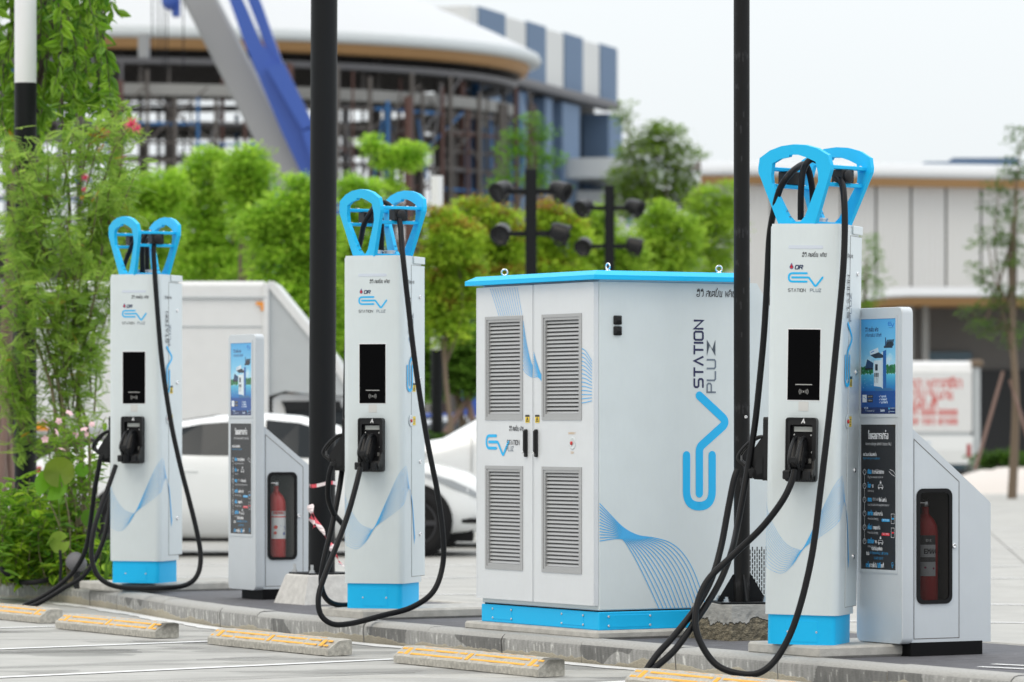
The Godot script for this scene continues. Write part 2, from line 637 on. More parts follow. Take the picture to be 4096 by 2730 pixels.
func ground() -> void:
	var g := MB.new()
	for i in 12:
		for j in 12:
			var x0 := -160.0 + i * 27.0
			var z0 := 16.0 - j * 36.0
			g.quad(Vector3(x0, 0, z0), Vector3(x0 + 27, 0, z0), Vector3(x0 + 27, 0, z0 - 36), Vector3(x0, 0, z0 - 36))
	var road := structure("car_park", g, mats.concrete)
	# painted bay lines on this side and lines beyond the island
	var lines := [
		[isl(-5.12, -6.0), isl(-5.39, -0.72), 0.09], [isl(-2.55, -6.0), isl(-3.18, -0.70), 0.10],
		[isl(0.1, -6.5), isl(-0.88, -0.66), 0.10], [isl(2.3, -6.0), isl(1.55, -0.55), 0.10], [isl(4.7, -6.0), isl(4.0, -0.55), 0.10],
		[Vector3(-14, 0, -40.6), Vector3(14, 0, -39.4), 0.10], [Vector3(-14, 0, -37.3), Vector3(14, 0, -36.4), 0.10], [Vector3(-8, 0, -33.6), Vector3(3, 0, -33.2), 0.10],
		[Vector3(2.0, 0, -32.0), Vector3(9, 0, -29.9), 0.12], [Vector3(2.2, 0, -28.9), Vector3(9, 0, -27.6), 0.10],
		[Vector3(-10, 0, -46.5), Vector3(14, 0, -45.0), 0.11], [Vector3(2, 0, -54.0), Vector3(16, 0, -52.0), 0.12], [Vector3(3, 0, -66.0), Vector3(22, 0, -62.0), 0.15]]
	for l in lines:
		var m := MB.new()
		var up := Vector3(0, 0.004, 0)
		flat_strip(m, l[0] + up, l[1] + up, l[2])
		part(road, "painted_line", m, mats.paint_white)
	# the ragged white line along the foot of the kerb
	var k := MB.new()
	var s := -11.0
	while s < 6.0:
		var e := s + 0.12
		var wa := 0.115 + 0.02 * sin(s * 5.0) + 0.012 * sin(s * 17.0)
		var wb := 0.115 + 0.02 * sin(e * 5.0) + 0.012 * sin(e * 17.0)
		k.quad(isl(s, kerb_n(s) - wa - 0.01, 0.004), isl(e, kerb_n(e) - wb - 0.01, 0.004), isl(e, kerb_n(e) - 0.002, 0.004), isl(s, kerb_n(s) - 0.002, 0.004))
		s = e
	part(road, "kerb_line", k, mats.paint_white)
	# saw cuts in the slab
	for c in [[isl(-6.4, -5.0), isl(-3.5, -0.9)], [isl(-1.35, -0.8), isl(-1.0, -0.3)], [isl(0.5, -6.0), isl(0.3, -1.2)], [isl(1.05, -0.85), isl(1.5, -0.05)], [Vector3(-30, 0, -42.6), Vector3(30, 0, -41.8)], [Vector3(-30, 0, -35.1), Vector3(30, 0, -34.6)], [Vector3(3.2, 0, -20), Vector3(6.5, 0, -60)]]:
		var m := MB.new()
		flat_strip(m, c[0] + Vector3(0, 0.002, 0), c[1] + Vector3(0, 0.002, 0), 0.012)
		part(road, "slab_joint", m, mats.slab_dark)
	# stains: damp by the kerb, tyre tracks into the bays, dried splashes
	var r := RandomNumberGenerator.new()
	r.seed = 31
	for i in 46:
		var c := isl(r.randf_range(-8.0, 4.5), r.randf_range(-3.2, -0.15) if i > 14 else r.randf_range(-0.6, -0.1), 0.0)
		var rx := r.randf_range(0.12, 0.7)
		var rz := rx * r.randf_range(0.25, 0.7)
		var mb := MB.new()
		var ring := PackedVector3Array()
		for q in 22:
			var a2 := TAU * q / 22.0
			var w := 1.0 + 0.22 * sin(a2 * 3.0 + i) + 0.14 * sin(a2 * 7.0 + i * 2.0) + r.randf_range(-0.08, 0.08)
			ring.append(c + Vector3(cos(a2) * rx * w, 0.0024 + 0.00002 * i, sin(a2) * rz * w))
		for q in 22:
			mb.tri(c + Vector3(0, 0.0024 + 0.00002 * i, 0), ring[q], ring[(q + 1) % 22])
		part(road, "stain", mb, mats.damp if i % 3 else mats.dry_splash)
	for l in [[-4.4, -0.02], [-3.0, 0.02], [-2.1, 0.05], [-0.75, -0.03], [0.2, 0.0], [1.6, 0.04], [2.7, 0.02]]:
		var tm := MB.new()
		var prev := isl(l[0], -7.0, 0.0031)
		for q in range(1, 9):
			var nx := isl(l[0] + l[1] * q * 3.0, -7.0 + q * 0.74, 0.0031)
			flat_strip(tm, prev, nx, 0.17)
			prev = nx
		part(road, "tyre_mark", tm, mats.tyre_mark)
	# the top of the island
	var a := MB.new()
	var soil := MB.new()
	s = -14.0
	while s < 8.0:
		var e := s + 0.25
		var b: MB = soil if s < -8.6 else a
		b.quad(isl(s, kerb_n(s) + 0.12, 0.127), isl(e, kerb_n(e) + 0.12, 0.127), isl(e, 1.86, 0.127), isl(s, 1.86, 0.127))
		s = e
	structure("island_pavement", a, mats.asphalt)
	structure("planting_bed", soil, mats.soil)
	var mk2 := MB.new()
	flat_strip(mk2, isl(3.05, 0.62, 0.131), isl(3.5, 0.75, 0.131), 0.06)
	flat_strip(mk2, isl(3.2, 0.42, 0.131), isl(3.7, 0.56, 0.131), 0.06)
	part(get_node("island_pavement"), "painted_mark", mk2, mats.paint_white)


func kerb() -> void:
	var root := Node3D.new()
	root.name = "kerb"
	root.set_meta("kind", "structure")
	add_child(root)
	var joints := [-14.0, -13.1, -12.2, -11.3, -10.4, -9.6, -8.85, -8.1, -7.4, -6.75, -6.1, -5.44, -4.74, -4.05, -3.34, -2.55, -1.756, -0.878, 0.0, 0.98, 1.96, 2.94, 3.957, 4.95, 5.95, 7.0]
	var prof := [Vector2(0.012, -0.02), Vector2(0.004, 0.09), Vector2(0.012, 0.112), Vector2(0.03, 0.128), Vector2(0.055, 0.134), Vector2(0.15, 0.135)]
	var vv := [1.0, 0.36, 0.24, 0.17, 0.10, 0.0]
	for j in joints.size() - 1:
		var m := MB.new()
		var s0: float = joints[j] + 0.004
		var s1: float = joints[j + 1] - 0.004
		var seg := 3
		var lift := rng.randf_range(-0.003, 0.003)
		var push := rng.randf_range(-0.004, 0.004)
		m.smooth(true)
		for q in seg:
			var a := lerpf(s0, s1, float(q) / seg)
			var b := lerpf(s0, s1, float(q + 1) / seg)
			for i in prof.size() - 1:
				var p: Vector2 = prof[i]
				var r: Vector2 = prof[i + 1]
				m.quaduv(isl(a, kerb_n(a) + p.x + push, p.y + lift), isl(b, kerb_n(b) + p.x + push, p.y + lift), isl(b, kerb_n(b) + r.x + push, r.y + lift), isl(a, kerb_n(a) + r.x + push, r.y + lift),
					Vector2(a / 16.0, vv[i]), Vector2(b / 16.0, vv[i]), Vector2(b / 16.0, vv[i + 1]), Vector2(a / 16.0, vv[i + 1]))
		m.smooth(false)
		for e in [s0, s1]:                       # the ends, down into the joint
			for i in prof.size() - 2:
				var p: Vector2 = prof[i]
				var r: Vector2 = prof[i + 1]
				m.v(isl(e, kerb_n(e) + 0.15, 0.0), Vector2(e / 16.0, 0.6)); m.v(isl(e, kerb_n(e) + p.x + push, p.y + lift), Vector2(e / 16.0, 0.6)); m.v(isl(e, kerb_n(e) + r.x + push, r.y + lift), Vector2(e / 16.0, 0.6))
		part(root, "kerb_stone", m, mats.kerb)
	# the kerb on the far side of the island
	var sb := -14.0
	while sb < 7.0:
		var m := MB.new()
		var c := isl(sb + 0.5, 1.93, 0.06)
		m.box(Vector3.ZERO, Vector3(0.992, 0.15, 0.14), Transform3D(Basis(Vector3.UP, KERB_YAW), c), 0.012)
		part(root, "kerb_stone", m, mats.cement)
		sb += 1.0
	# low plinths under the chargers and the cabinet, cast across the island
	for p in [[1.84, 0.33, -0.02, 1.02, "low concrete plinth under the nearest white charger"], [-3.07, 0.29, 0.14, 1.75, "long low concrete plinth under the middle white charger"], [-7.75, 0.36, 0.70, 1.8, "low concrete plinth under the farthest white charger beside the plants"]]:
		var o := thing("concrete_plinth", p[4], "plinth", isl(p[0], (maxf(p[2], 0.15) + p[3]) / 2.0, 0.127), KERB_YAW, "plinths on the island")
		var m := MB.new()
		var wn: float = p[3] - maxf(p[2], 0.15)
		m.box(Vector3(0, 0.0315, 0), Vector3(p[1] * 2.0, 0.063, wn), Transform3D(), 0.012)
		part(o, "slab", m, mats.cement)
	var o := thing("concrete_plinth", "wide low concrete plinth under the blue and white power cabinet", "plinth", Vector3(0.494, 0.127, -24.13), KERB_YAW, "plinths on the island")
	var m := MB.new()
	m.box(Vector3(-0.66, 0.024, -0.6), Vector3(1.50, 0.048, 1.34), Transform3D(), 0.012)
	part(o, "slab", m, mats.cement)


func wheel_stops() -> void:
	var spots := [
		[-7.39, -5.82, -0.65, "weathered concrete wheel stop at the far left, cut off by the frame"],
		[-5.14, -3.64, -0.85, "concrete wheel stop with a blackened end, second from the left"],
		[-2.88, -1.33, -0.868, "concrete wheel stop with a chipped right end, in front of the middle charger"],
		[-0.556, 1.024, -0.86, "concrete wheel stop with a sooty end, in front of the power cabinet"],
		[1.96, 3.54, -0.905, "nearest concrete wheel stop, hiding the looped cables of the right charger"]]
	var idx := 0
	for sp in spots:
		var ln: float = sp[1] - sp[0]
		var o := thing("wheel_stop", sp[3], "wheel stop", isl((sp[0] + sp[1]) / 2.0, sp[2] + 0.085, 0.0), KERB_YAW, "wheel stops at the head of the bays")
		var prof := PackedVector2Array([Vector2(-0.085, 0.004), Vector2(-0.085, 0.090), Vector2(-0.078, 0.097), Vector2(0.005, 0.100), Vector2(0.018, 0.096), Vector2(0.078, 0.052), Vector2(0.085, 0.044), Vector2(0.083, 0.004)])
		var m := MB.new()
		# z,y profile pushed along x; a few stations, slightly uneven, so that edges are not ruler straight
		var nst := 24
		var rings := []
		for q in nst + 1:
			var x := -ln / 2.0 + ln * q / nst
			var ring := PackedVector3Array()
			var endk := 1.0
			if q == 0 or q == nst: endk = 0.965
			for p in prof:
				var w := 0.0012 * sin(q * 3.1 + p.x * 90.0 + idx * 2.0) + 0.001 * sin(q * 7.7 + p.y * 130.0)
				var chip := 0.0
				if idx == 2 and q > nst - 3 and p.y > 0.05 and p.x > -0.02: chip = rng.randf_range(0.004, 0.014)
				if idx == 1 and q > nst - 2 and p.y > 0.06 and p.x > -0.05: chip = rng.randf_range(0.002, 0.008)
				ring.append(Vector3(x, maxf(p.y * endk + w - chip, 0.003), p.x * endk + w - chip * 0.5))
			rings.append(ring)
		var soot := func(p: Vector3, end: bool) -> Color:        # tyre rubber rubbed off on the end
			if not idx in [1, 3]: return Color.WHITE
			var k := clampf((p.x - (ln / 2.0 - (0.07 if not end else 0.2))) / 0.07, 0.0, 1.0) * clampf((p.y - 0.03 + 0.02 * sin(p.z * 70.0)) / 0.03, 0.0, 1.0)
			return Color.WHITE.lerp(Color(0.22, 0.22, 0.21), k * (0.75 + 0.25 * sin(p.z * 150.0)))
		for q in nst:
			for i in prof.size() - 1:
				if q == nst - 1:
					m.v2(rings[q][i + 1], soot); m.v2(rings[q + 1][i], soot); m.v2(rings[q + 1][i + 1], soot)
					m.v2(rings[q][i + 1], soot); m.v2(rings[q][i], soot); m.v2(rings[q + 1][i], soot)
					m.col = Color.WHITE
					continue
				m.quad(rings[q][i + 1], rings[q + 1][i + 1], rings[q + 1][i], rings[q][i])
		for e in [0, nst]:
			var fl := PackedVector2Array()
			for p in rings[e]: fl.append(Vector2(p.z, p.y))
			if e == nst and idx in [1, 3]:
				var cc := Vector3(ln / 2.0, 0.045, 0.0)
				for i in prof.size():
					var pa: Vector3 = rings[e][i]
					var pb: Vector3 = rings[e][(i + 1) % prof.size()]
					m.v2(cc, soot); m.v2(pa, soot); m.v2(pb, soot)
				m.col = Color.WHITE
			else:
				m.cap(rings[e], fl, e == nst)
		part(o, "block", m, mats.stop_concrete)
		# yellow strips let into the sloped face and the top
		var sl := Transform3D(Basis(Vector3.RIGHT, 0.6327), Vector3(0, 0.0745, 0.0485))    # lies on the slope: local y is its normal, z runs down it
		var hl := ln / 2.0
		for side in [-1.0, 1.0]:
			for row in [-0.020, 0.021]:
				strip(o, sl, Vector3(side * (0.025 + (hl - 0.20) / 2.0 + 0.015), 0, row), Vector3(hl - 0.215, 0.003, 0.013))
				strip(o, sl, Vector3(side * (hl - 0.052), 0, row), Vector3(0.055, 0.003, 0.013))
			strip(o, sl, Vector3(side * (hl - 0.115), 0, 0), Vector3(0.042, 0.003, 0.056))
			var tp := Transform3D(Basis(), Vector3(0, 0.0990, -0.03))
			strip(o, tp, Vector3(side * (0.025 + (hl - 0.2) / 2.0), 0, 0.012), Vector3(hl - 0.23, 0.003, 0.007))
		strip(o, sl, Vector3(0, 0, 0), Vector3(0.036, 0.003, 0.056))
		idx += 1


func strip(o: Node3D, t: Transform3D, c: Vector3, s: Vector3) -> void:
	var m := MB.new()
	m.box(c, s, t)
	part(o, "yellow_strip", m, mats.stop_yellow)


# ------------------------------------------------------------------ lettering, drawn as thin strokes
# strokes on a grid 6 wide and 8 high, two characters to a point: x 0-9, y in base 36 with 3 as the base line
const GLYPHS := {
	"S": "6b1b0a08175766645303", "T": "0b6b 3b33", "A": "033b63", "I": "0b03", "O": "1b5b6a645313040a1b", "N": "030b636b", "E": "6b0b0363 0757",
	"P": "030b5b6a685707", "L": "0b041363", "U": "0b041353646b", "Z": "0b6b0363", "R": "030b5b6a685707 3763", "M": "030b376b63", "G": "6b1b0a041353646737", "C": "6b1b0a041363", "Y": "0b376b 3733",
}
const THAI := {
	"อ": "0a1b5b6a6453130406 0636", "ว": "0b5b6a6443", "ส": "0a1b5b6a63 030738 684c", "เ": "0b041323", "ต": "030a1b3a5b6a63 0347", "ช": "0b1b14235364697c", "น": "0b1b14 13535b 4363", "พ": "0b1339536b", "ล": "0a1b5b6a63 030738", "ซ": "0b1b14235364697c 2b3a",
	"ก": "030817 0a1b5b6a63", "ข": "0b1b142353646b", "ค": "030a1b5b6a63 1737", "ง": "3b3433 0613", "จ": "0b5b6a6453131427", "ด": "13030a1b5b6a63 0323", "ท": "0b1b13 185b6a63", "ห": "0b1b13 16485b6a58 5763", "ม": "0b1b14 0313535b 4353", "ย": "0b071636 06041353646b", "ร": "0b5b 0b085867 6743", "บ": "0b041353646b", "ป": "0b041353646e", "ถ": "03130a1b5b6a63", "แ": "0b0413 3b3443", "ไ": "1c0d2e3d3443", "ใ": "2d1d1e2e3d3443", "า": "0a1b3b4a43", "ญ": "030a1b3b4a43 535b",
	"ี": "^0c2e4e5c0c", "ิ": "^0c2d4d5c0c", "ั": "^0d1d1c3e", "่": "^3e3g", "้": "^1f2g2e4f", "์": "^3e4f3g", "็": "^1e2e3f1g4g", "ู": "_0111", "ุ": "_1211", "ำ": "0a1b3b4a43",
}


func pt(g: String, i: int) -> Vector2:
	return Vector2(g.substr(i, 1).to_int(), "0123456789abcdefghijk".find(g.substr(i + 1, 1)) - 3.0)


func strokes_of(text: String) -> Array:      # polylines in units of the letter height, and the width
	var out := []
	var x := 0.0
	var back := 0.0
	for ch in text:
		if ch == " ":
			x += 5.0
			continue
		var g: String = GLYPHS.get(ch, THAI.get(ch, ""))
		if g == "":
			x += 4.0
			continue
		var over := g.begins_with("^") or g.begins_with("_")
		if over:
			g = g.substr(1)
		var w := 0.0
		for seg in g.split(" "):
			var line := PackedVector2Array()
			for i in range(0, seg.length() - 1, 2):
				var p := pt(seg, i)
				w = maxf(w, p.x)
				line.append(Vector2((back if over else x) + p.x, p.y) / 8.0)
			if line.size() > 1:
				out.append(line)
		if not over:
			back = x
			x += w + 2.2
	out.append(x / 8.0)
	return out


# a ribbon of width w along a 2D line, put on a surface by f(p) -> [position, normal]
func ribbon(mb: MB, line: PackedVector2Array, w: float, f: Callable, closed_ends := true) -> void:
	var m := line.size()
	var l := PackedVector3Array()
	var r := PackedVector3Array()
	for i in m:
		var d0 := (line[i] - line[maxi(i - 1, 0)])
		var d1 := (line[mini(i + 1, m - 1)] - line[i])
		d0 = d0.normalized() if d0.length() > 1e-7 else d1.normalized()
		d1 = d1.normalized() if d1.length() > 1e-7 else d0
		var t := (d0 + d1)
		t = t.normalized() if t.length() > 1e-4 else d0
		var sd := Vector2(-t.y, t.x)
		var k := w / 2.0 / maxf(0.45, absf(sd.dot(Vector2(-d0.y, d0.x))))
		var p := line[i]
		if closed_ends and i == 0: p -= d1 * w * 0.3
		if closed_ends and i == m - 1: p += d0 * w * 0.3
		l.append(f.call(p + sd * k))
		r.append(f.call(p - sd * k))
	for i in m - 1:
		mb.quad(r[i], r[i + 1], l[i + 1], l[i])


func dot_on(mb: MB, c: Vector2, r: float, f: Callable, seg := 10, from := 0.0, span := TAU) -> void:
	for i in seg:
		var a := from + span * i / seg
		var b := from + span * (i + 1) / seg
		mb.tri(f.call(c), f.call(c + Vector2(cos(b), sin(b)) * r), f.call(c + Vector2(cos(a), sin(a)) * r))


func layer(f: Callable, i: int) -> Callable:         # strokes that cross lie on successive thin layers
	return func(p: Vector2) -> Vector3: return f.call(p) + lift_of(f, p) * (0.00009 * i)


func write_on(mb: MB, text: String, pos: Vector2, h: float, w: float, f: Callable, turn := 0.0, squeeze := 1.0, slant := 0.0) -> float:
	var s := strokes_of(text)
	var width: float = s.pop_back()
	var i := 0
	for line in s:
		var q := PackedVector2Array()
		for p in line:
			q.append(pos + (Vector2(p.x * squeeze + p.y * slant, p.y) * h).rotated(turn))
		ribbon(mb, q, w, layer(f, i % 4))
		i += 1
	return width * h * squeeze


func bend(corners: Array) -> PackedVector2Array:      # [point, radius]: a line with rounded corners
	var out := PackedVector2Array()
	for i in corners.size():
		var p: Vector2 = corners[i][0]
		var r: float = corners[i][1]
		if r <= 0.0 or i == 0 or i == corners.size() - 1:
			out.append(p)
			continue
		var d0: Vector2 = (corners[i - 1][0] - p).normalized()
		var d1: Vector2 = (corners[i + 1][0] - p).normalized()
		for k in 8:
			var t := k / 7.0
			out.append((p + d0 * r).lerp(p, t).lerp(p.lerp(p + d1 * r, t), t))
	return out


# the EV mark; e is the height of the E, o its lower left corner
func ev_mark(mb: MB, o: Vector2, e: float, w: float, f: Callable, turn := 0.0, wide := 1.5) -> void:
	var lines := [
		bend([[Vector2(wide, 1), 0.0], [Vector2(0, 1), 0.5], [Vector2(0, 0), 0.5], [Vector2(wide, 0), 0.0]]),
		bend([[Vector2(0.42, 0.5), 0.0], [Vector2(wide + 0.26, 0.5), 0.14], [Vector2(wide + 1.09, -0.60), 0.26], [Vector2(wide + 1.95, 0.5), 0.0]])]
	for l in lines:
		var q := PackedVector2Array()
		for p in l:
			q.append(o + (p * e).rotated(turn))
		ribbon(mb, q, w, f, false)
		var n := q.size()
		dot_on(mb, q[0], w / 2.0, f, 8, (q[0] - q[1]).angle() - PI / 2, PI)
		dot_on(mb, q[n - 1], w / 2.0, f, 8, (q[n - 1] - q[n - 2]).angle() - PI / 2, PI)


# a family of fine curves between two guide curves
func wave_lines(mb: MB, top: Array, bottom: Array, n: int, w: float, f: Callable, step := 6) -> void:
	for i in n:
		var t := float(i) / (n - 1)
		var g := []
		for k in top.size():
			g.append(top[k].lerp(bottom[k], t))
		ribbon(mb, smooth2(g, step), w, layer(f, i), false)


# ------------------------------------------------------------------ a canvas for flat printed sheets
class Cv:
	var im: Image
	var w: int
	var h: int
	func _init(ww: int, hh: int, c: Color) -> void:
		w = ww
		h = hh
		im = Image.create(w, h, false, Image.FORMAT_RGB8)
		im.fill(c)
	func px(x: int, y: int, c: Color) -> void:
		if x >= 0 and y >= 0 and x < w and y < h:
			im.set_pixel(x, y, im.get_pixel(x, y).lerp(c, c.a))
	func rect(x: float, y: float, ww: float, hh: float, c: Color) -> void:
		for j in range(int(y), int(y + hh)):
			for i in range(int(x), int(x + ww)):
				px(i, j, c)
	func poly(p: PackedVector2Array, c: Color) -> void:
		var y0 := 1e9
		var y1 := -1e9
		for q in p:
			y0 = minf(y0, q.y); y1 = maxf(y1, q.y)
		for y in range(int(maxf(y0, 0)), int(minf(y1 + 1, h))):
			var xs := []
			var yy := y + 0.5
			for i in p.size():
				var a := p[i]
				var b := p[(i + 1) % p.size()]
				if (a.y <= yy) != (b.y <= yy):
					xs.append(a.x + (yy - a.y) / (b.y - a.y) * (b.x - a.x))
			xs.sort()
			for i in range(0, xs.size() - 1, 2):
				for x in range(int(round(xs[i])), int(round(xs[i + 1]))):
					px(x, y, c)
	func line(a: Vector2, b: Vector2, t: float, c: Color) -> void:
		var n := int(a.distance_to(b) * 2.0) + 1
		for i in n + 1:
			var p := a.lerp(b, float(i) / n)
			for j in range(int(p.y - t / 2.0 + 0.5), maxi(int(p.y + t / 2.0 + 0.5), int(p.y - t / 2.0 + 0.5) + 1)):
				for k in range(int(p.x - t / 2.0 + 0.5), maxi(int(p.x + t / 2.0 + 0.5), int(p.x - t / 2.0 + 0.5) + 1)):
					px(k, j, c)
	func circle(o: Vector2, r: float, c: Color, ring := 0.0) -> void:
		for j in range(int(o.y - r - 1), int(o.y + r + 2)):
			for i in range(int(o.x - r - 1), int(o.x + r + 2)):
				var d := Vector2(i + 0.5, j + 0.5).distance_to(o)
				if d <= r and (ring == 0.0 or d >= r - ring):
					px(i, j, c)


func cv_strokes(cv: Cv, text: String, pos: Vector2, h: float, t: float, c: Color, squeeze := 0.62) -> float:
	var s := strokes_of(text)
	var width: float = s.pop_back()
	for line in s:
		for i in line.size() - 1:
			cv.line(pos + Vector2(line[i].x * squeeze, -line[i].y) * h, pos + Vector2(line[i + 1].x * squeeze, -line[i + 1].y) * h, t, c)
	return width * h * squeeze


func cv_text(cv: Cv, text: String, pos: Vector2, px_h: float, c: Color, centre := false, squeeze := 0.9) -> float:
	var tm := TextMesh.new()
	var f := SystemFont.new()
	f.font_names = PackedStringArray(["Droid Sans"])
	tm.font = f
	tm.text = text
	tm.font_size = 32
	tm.pixel_size = 0.01
	tm.depth = 0.0
	tm.horizontal_alignment = HORIZONTAL_ALIGNMENT_LEFT
	tm.vertical_alignment = VERTICAL_ALIGNMENT_BOTTOM
	var arr := tm.get_mesh_arrays()
	var vs: PackedVector3Array = arr[Mesh.ARRAY_VERTEX]
	var ix: PackedInt32Array = arr[Mesh.ARRAY_INDEX] if arr[Mesh.ARRAY_INDEX] != null else PackedInt32Array(range(vs.size()))
	var k := px_h / 0.23
	var x0 := 1e9
	var x1 := -1e9
	for v in vs:
		x0 = minf(x0, v.x); x1 = maxf(x1, v.x)
	if vs.is_empty():
		return 0.0
	var o := pos - Vector2(x0 * k * squeeze, 0)
	if centre:
		o.x -= (x1 - x0) * k * squeeze / 2.0
	for i in range(0, ix.size(), 3):
		var t := PackedVector2Array()
		for j in 3:
			var v := vs[ix[i + j]]
			t.append(o + Vector2(v.x * squeeze, -v.y) * k)
		cv.poly(t, c)
	return (x1 - x0) * k * squeeze


# ------------------------------------------------------------------ small fittings
const NAVY := Color(0.012, 0.018, 0.085)
const SLATE := Color(0.16, 0.20, 0.26)
const SKYBLUE := Color(0.004, 0.47, 0.90)
const LINEBLUE := Color(0.06, 0.42, 0.82)
const INK := Color(0.012, 0.013, 0.02)


func screw(parent: Node, p: Vector3, t: Transform3D, r := 0.007) -> void:
	if not mats.has("_screw"):
		var m := MB.new()
		m.lathe(PackedVector2Array([Vector2(1, -0.1), Vector2(1, 0.3), Vector2(0.75, 0.55), Vector2(0.35, 0.6), Vector2(0.3, 0.35), Vector2(0, 0.35)]), 8)
		mats["_screw"] = m.done()
	var o := part_mesh(parent, "screw", mats["_screw"], mats.steel)
	o.transform = t * Transform3D(Basis(Vector3.RIGHT, PI / 2).scaled(Vector3.ONE * r), p)


func sticker(parent: Node, c: Vector2, w: float, h: float, f: Callable, header := true) -> void:
	var m := MB.new()
	m.col = Color(0.80, 0.58, 0.02)
	m.quad(f.call(c + Vector2(-w, -h) / 2), f.call(c + Vector2(w, -h) / 2), f.call(c + Vector2(w, h) / 2), f.call(c + Vector2(-w, h) / 2))
	m.col = INK
	var g := func(p: Vector2) -> Vector3: return f.call(p) + (f.call(Vector2(c.x, c.y)) - f.call(Vector2(c.x, c.y))) + lift_of(f, c) * 0.0006
	if header:
		m.quad(g.call(c + Vector2(-w, h * 0.5) / 2), g.call(c + Vector2(w, h * 0.5) / 2), g.call(c + Vector2(w, h) / 2), g.call(c + Vector2(-w, h) / 2))
		ribbon(m, PackedVector2Array([c + Vector2(-w * 0.3, -h * 0.32), c + Vector2(0, h * 0.2), c + Vector2(w * 0.3, -h * 0.32), c + Vector2(-w * 0.3, -h * 0.32)]), w * 0.09, g)
		ribbon(m, PackedVector2Array([c + Vector2(0.04 * w, h * 0.05), c + Vector2(-0.06 * w, -h * 0.1), c + Vector2(0.06 * w, -h * 0.1), c + Vector2(-0.04 * w, -h * 0.26)]), w * 0.06, g)
	else:
		for k in 3:
			ribbon(m, PackedVector2Array([c + Vector2(-w * 0.36, h * (0.18 - 0.22 * k)), c + Vector2(w * (0.36 - 0.12 * k), h * (0.18 - 0.22 * k))]), h * 0.07, g)
	part(parent, "warning_sticker", m, mats.print)


func lift_of(f: Callable, c: Vector2) -> Vector3:
	var a: Vector3 = f.call(c + Vector2(0.001, 0)) - f.call(c)
	var b: Vector3 = f.call(c + Vector2(0, 0.001)) - f.call(c)
	return a.cross(b).normalized()


func estop(parent: Node, p: Vector3, t: Transform3D) -> void:
	var b := Basis(Vector3.RIGHT, PI / 2)
	var m := MB.new()
	m.lathe(PackedVector2Array([Vector2(0.036, 0.0), Vector2(0.036, 0.002), Vector2(0.031, 0.003), Vector2(0.026, 0.0012), Vector2(0.0, 0.001)]), 20, t * Transform3D(b, p))
	part(parent, "emergency_stop_cup", m, mats.white)
	var r := MB.new()
	r.lathe(PackedVector2Array([Vector2(0.008, 0.001), Vector2(0.008, 0.004), Vector2(0.011, 0.005), Vector2(0.011, 0.008), Vector2(0.008, 0.010), Vector2(0, 0.010)]), 14, t * Transform3D(b, p + Vector3(-0.004, 0, 0)))
	part(parent, "emergency_stop_button", r, mats.red_button)


func lock_knob(parent: Node, p: Vector3, t: Transform3D, r := 0.013) -> void:
	var m := MB.new()
	m.lathe(PackedVector2Array([Vector2(1.0, 0) * r, Vector2(1.0, 0.35) * r, Vector2(0.85, 0.6) * r, Vector2(0.5, 0.62) * r, Vector2(0.45, 0.4) * r, Vector2(0, 0.4) * r]), 14, t * Transform3D(Basis(Vector3.RIGHT, PI / 2), p))
	part(parent, "lock", m, mats.chrome)


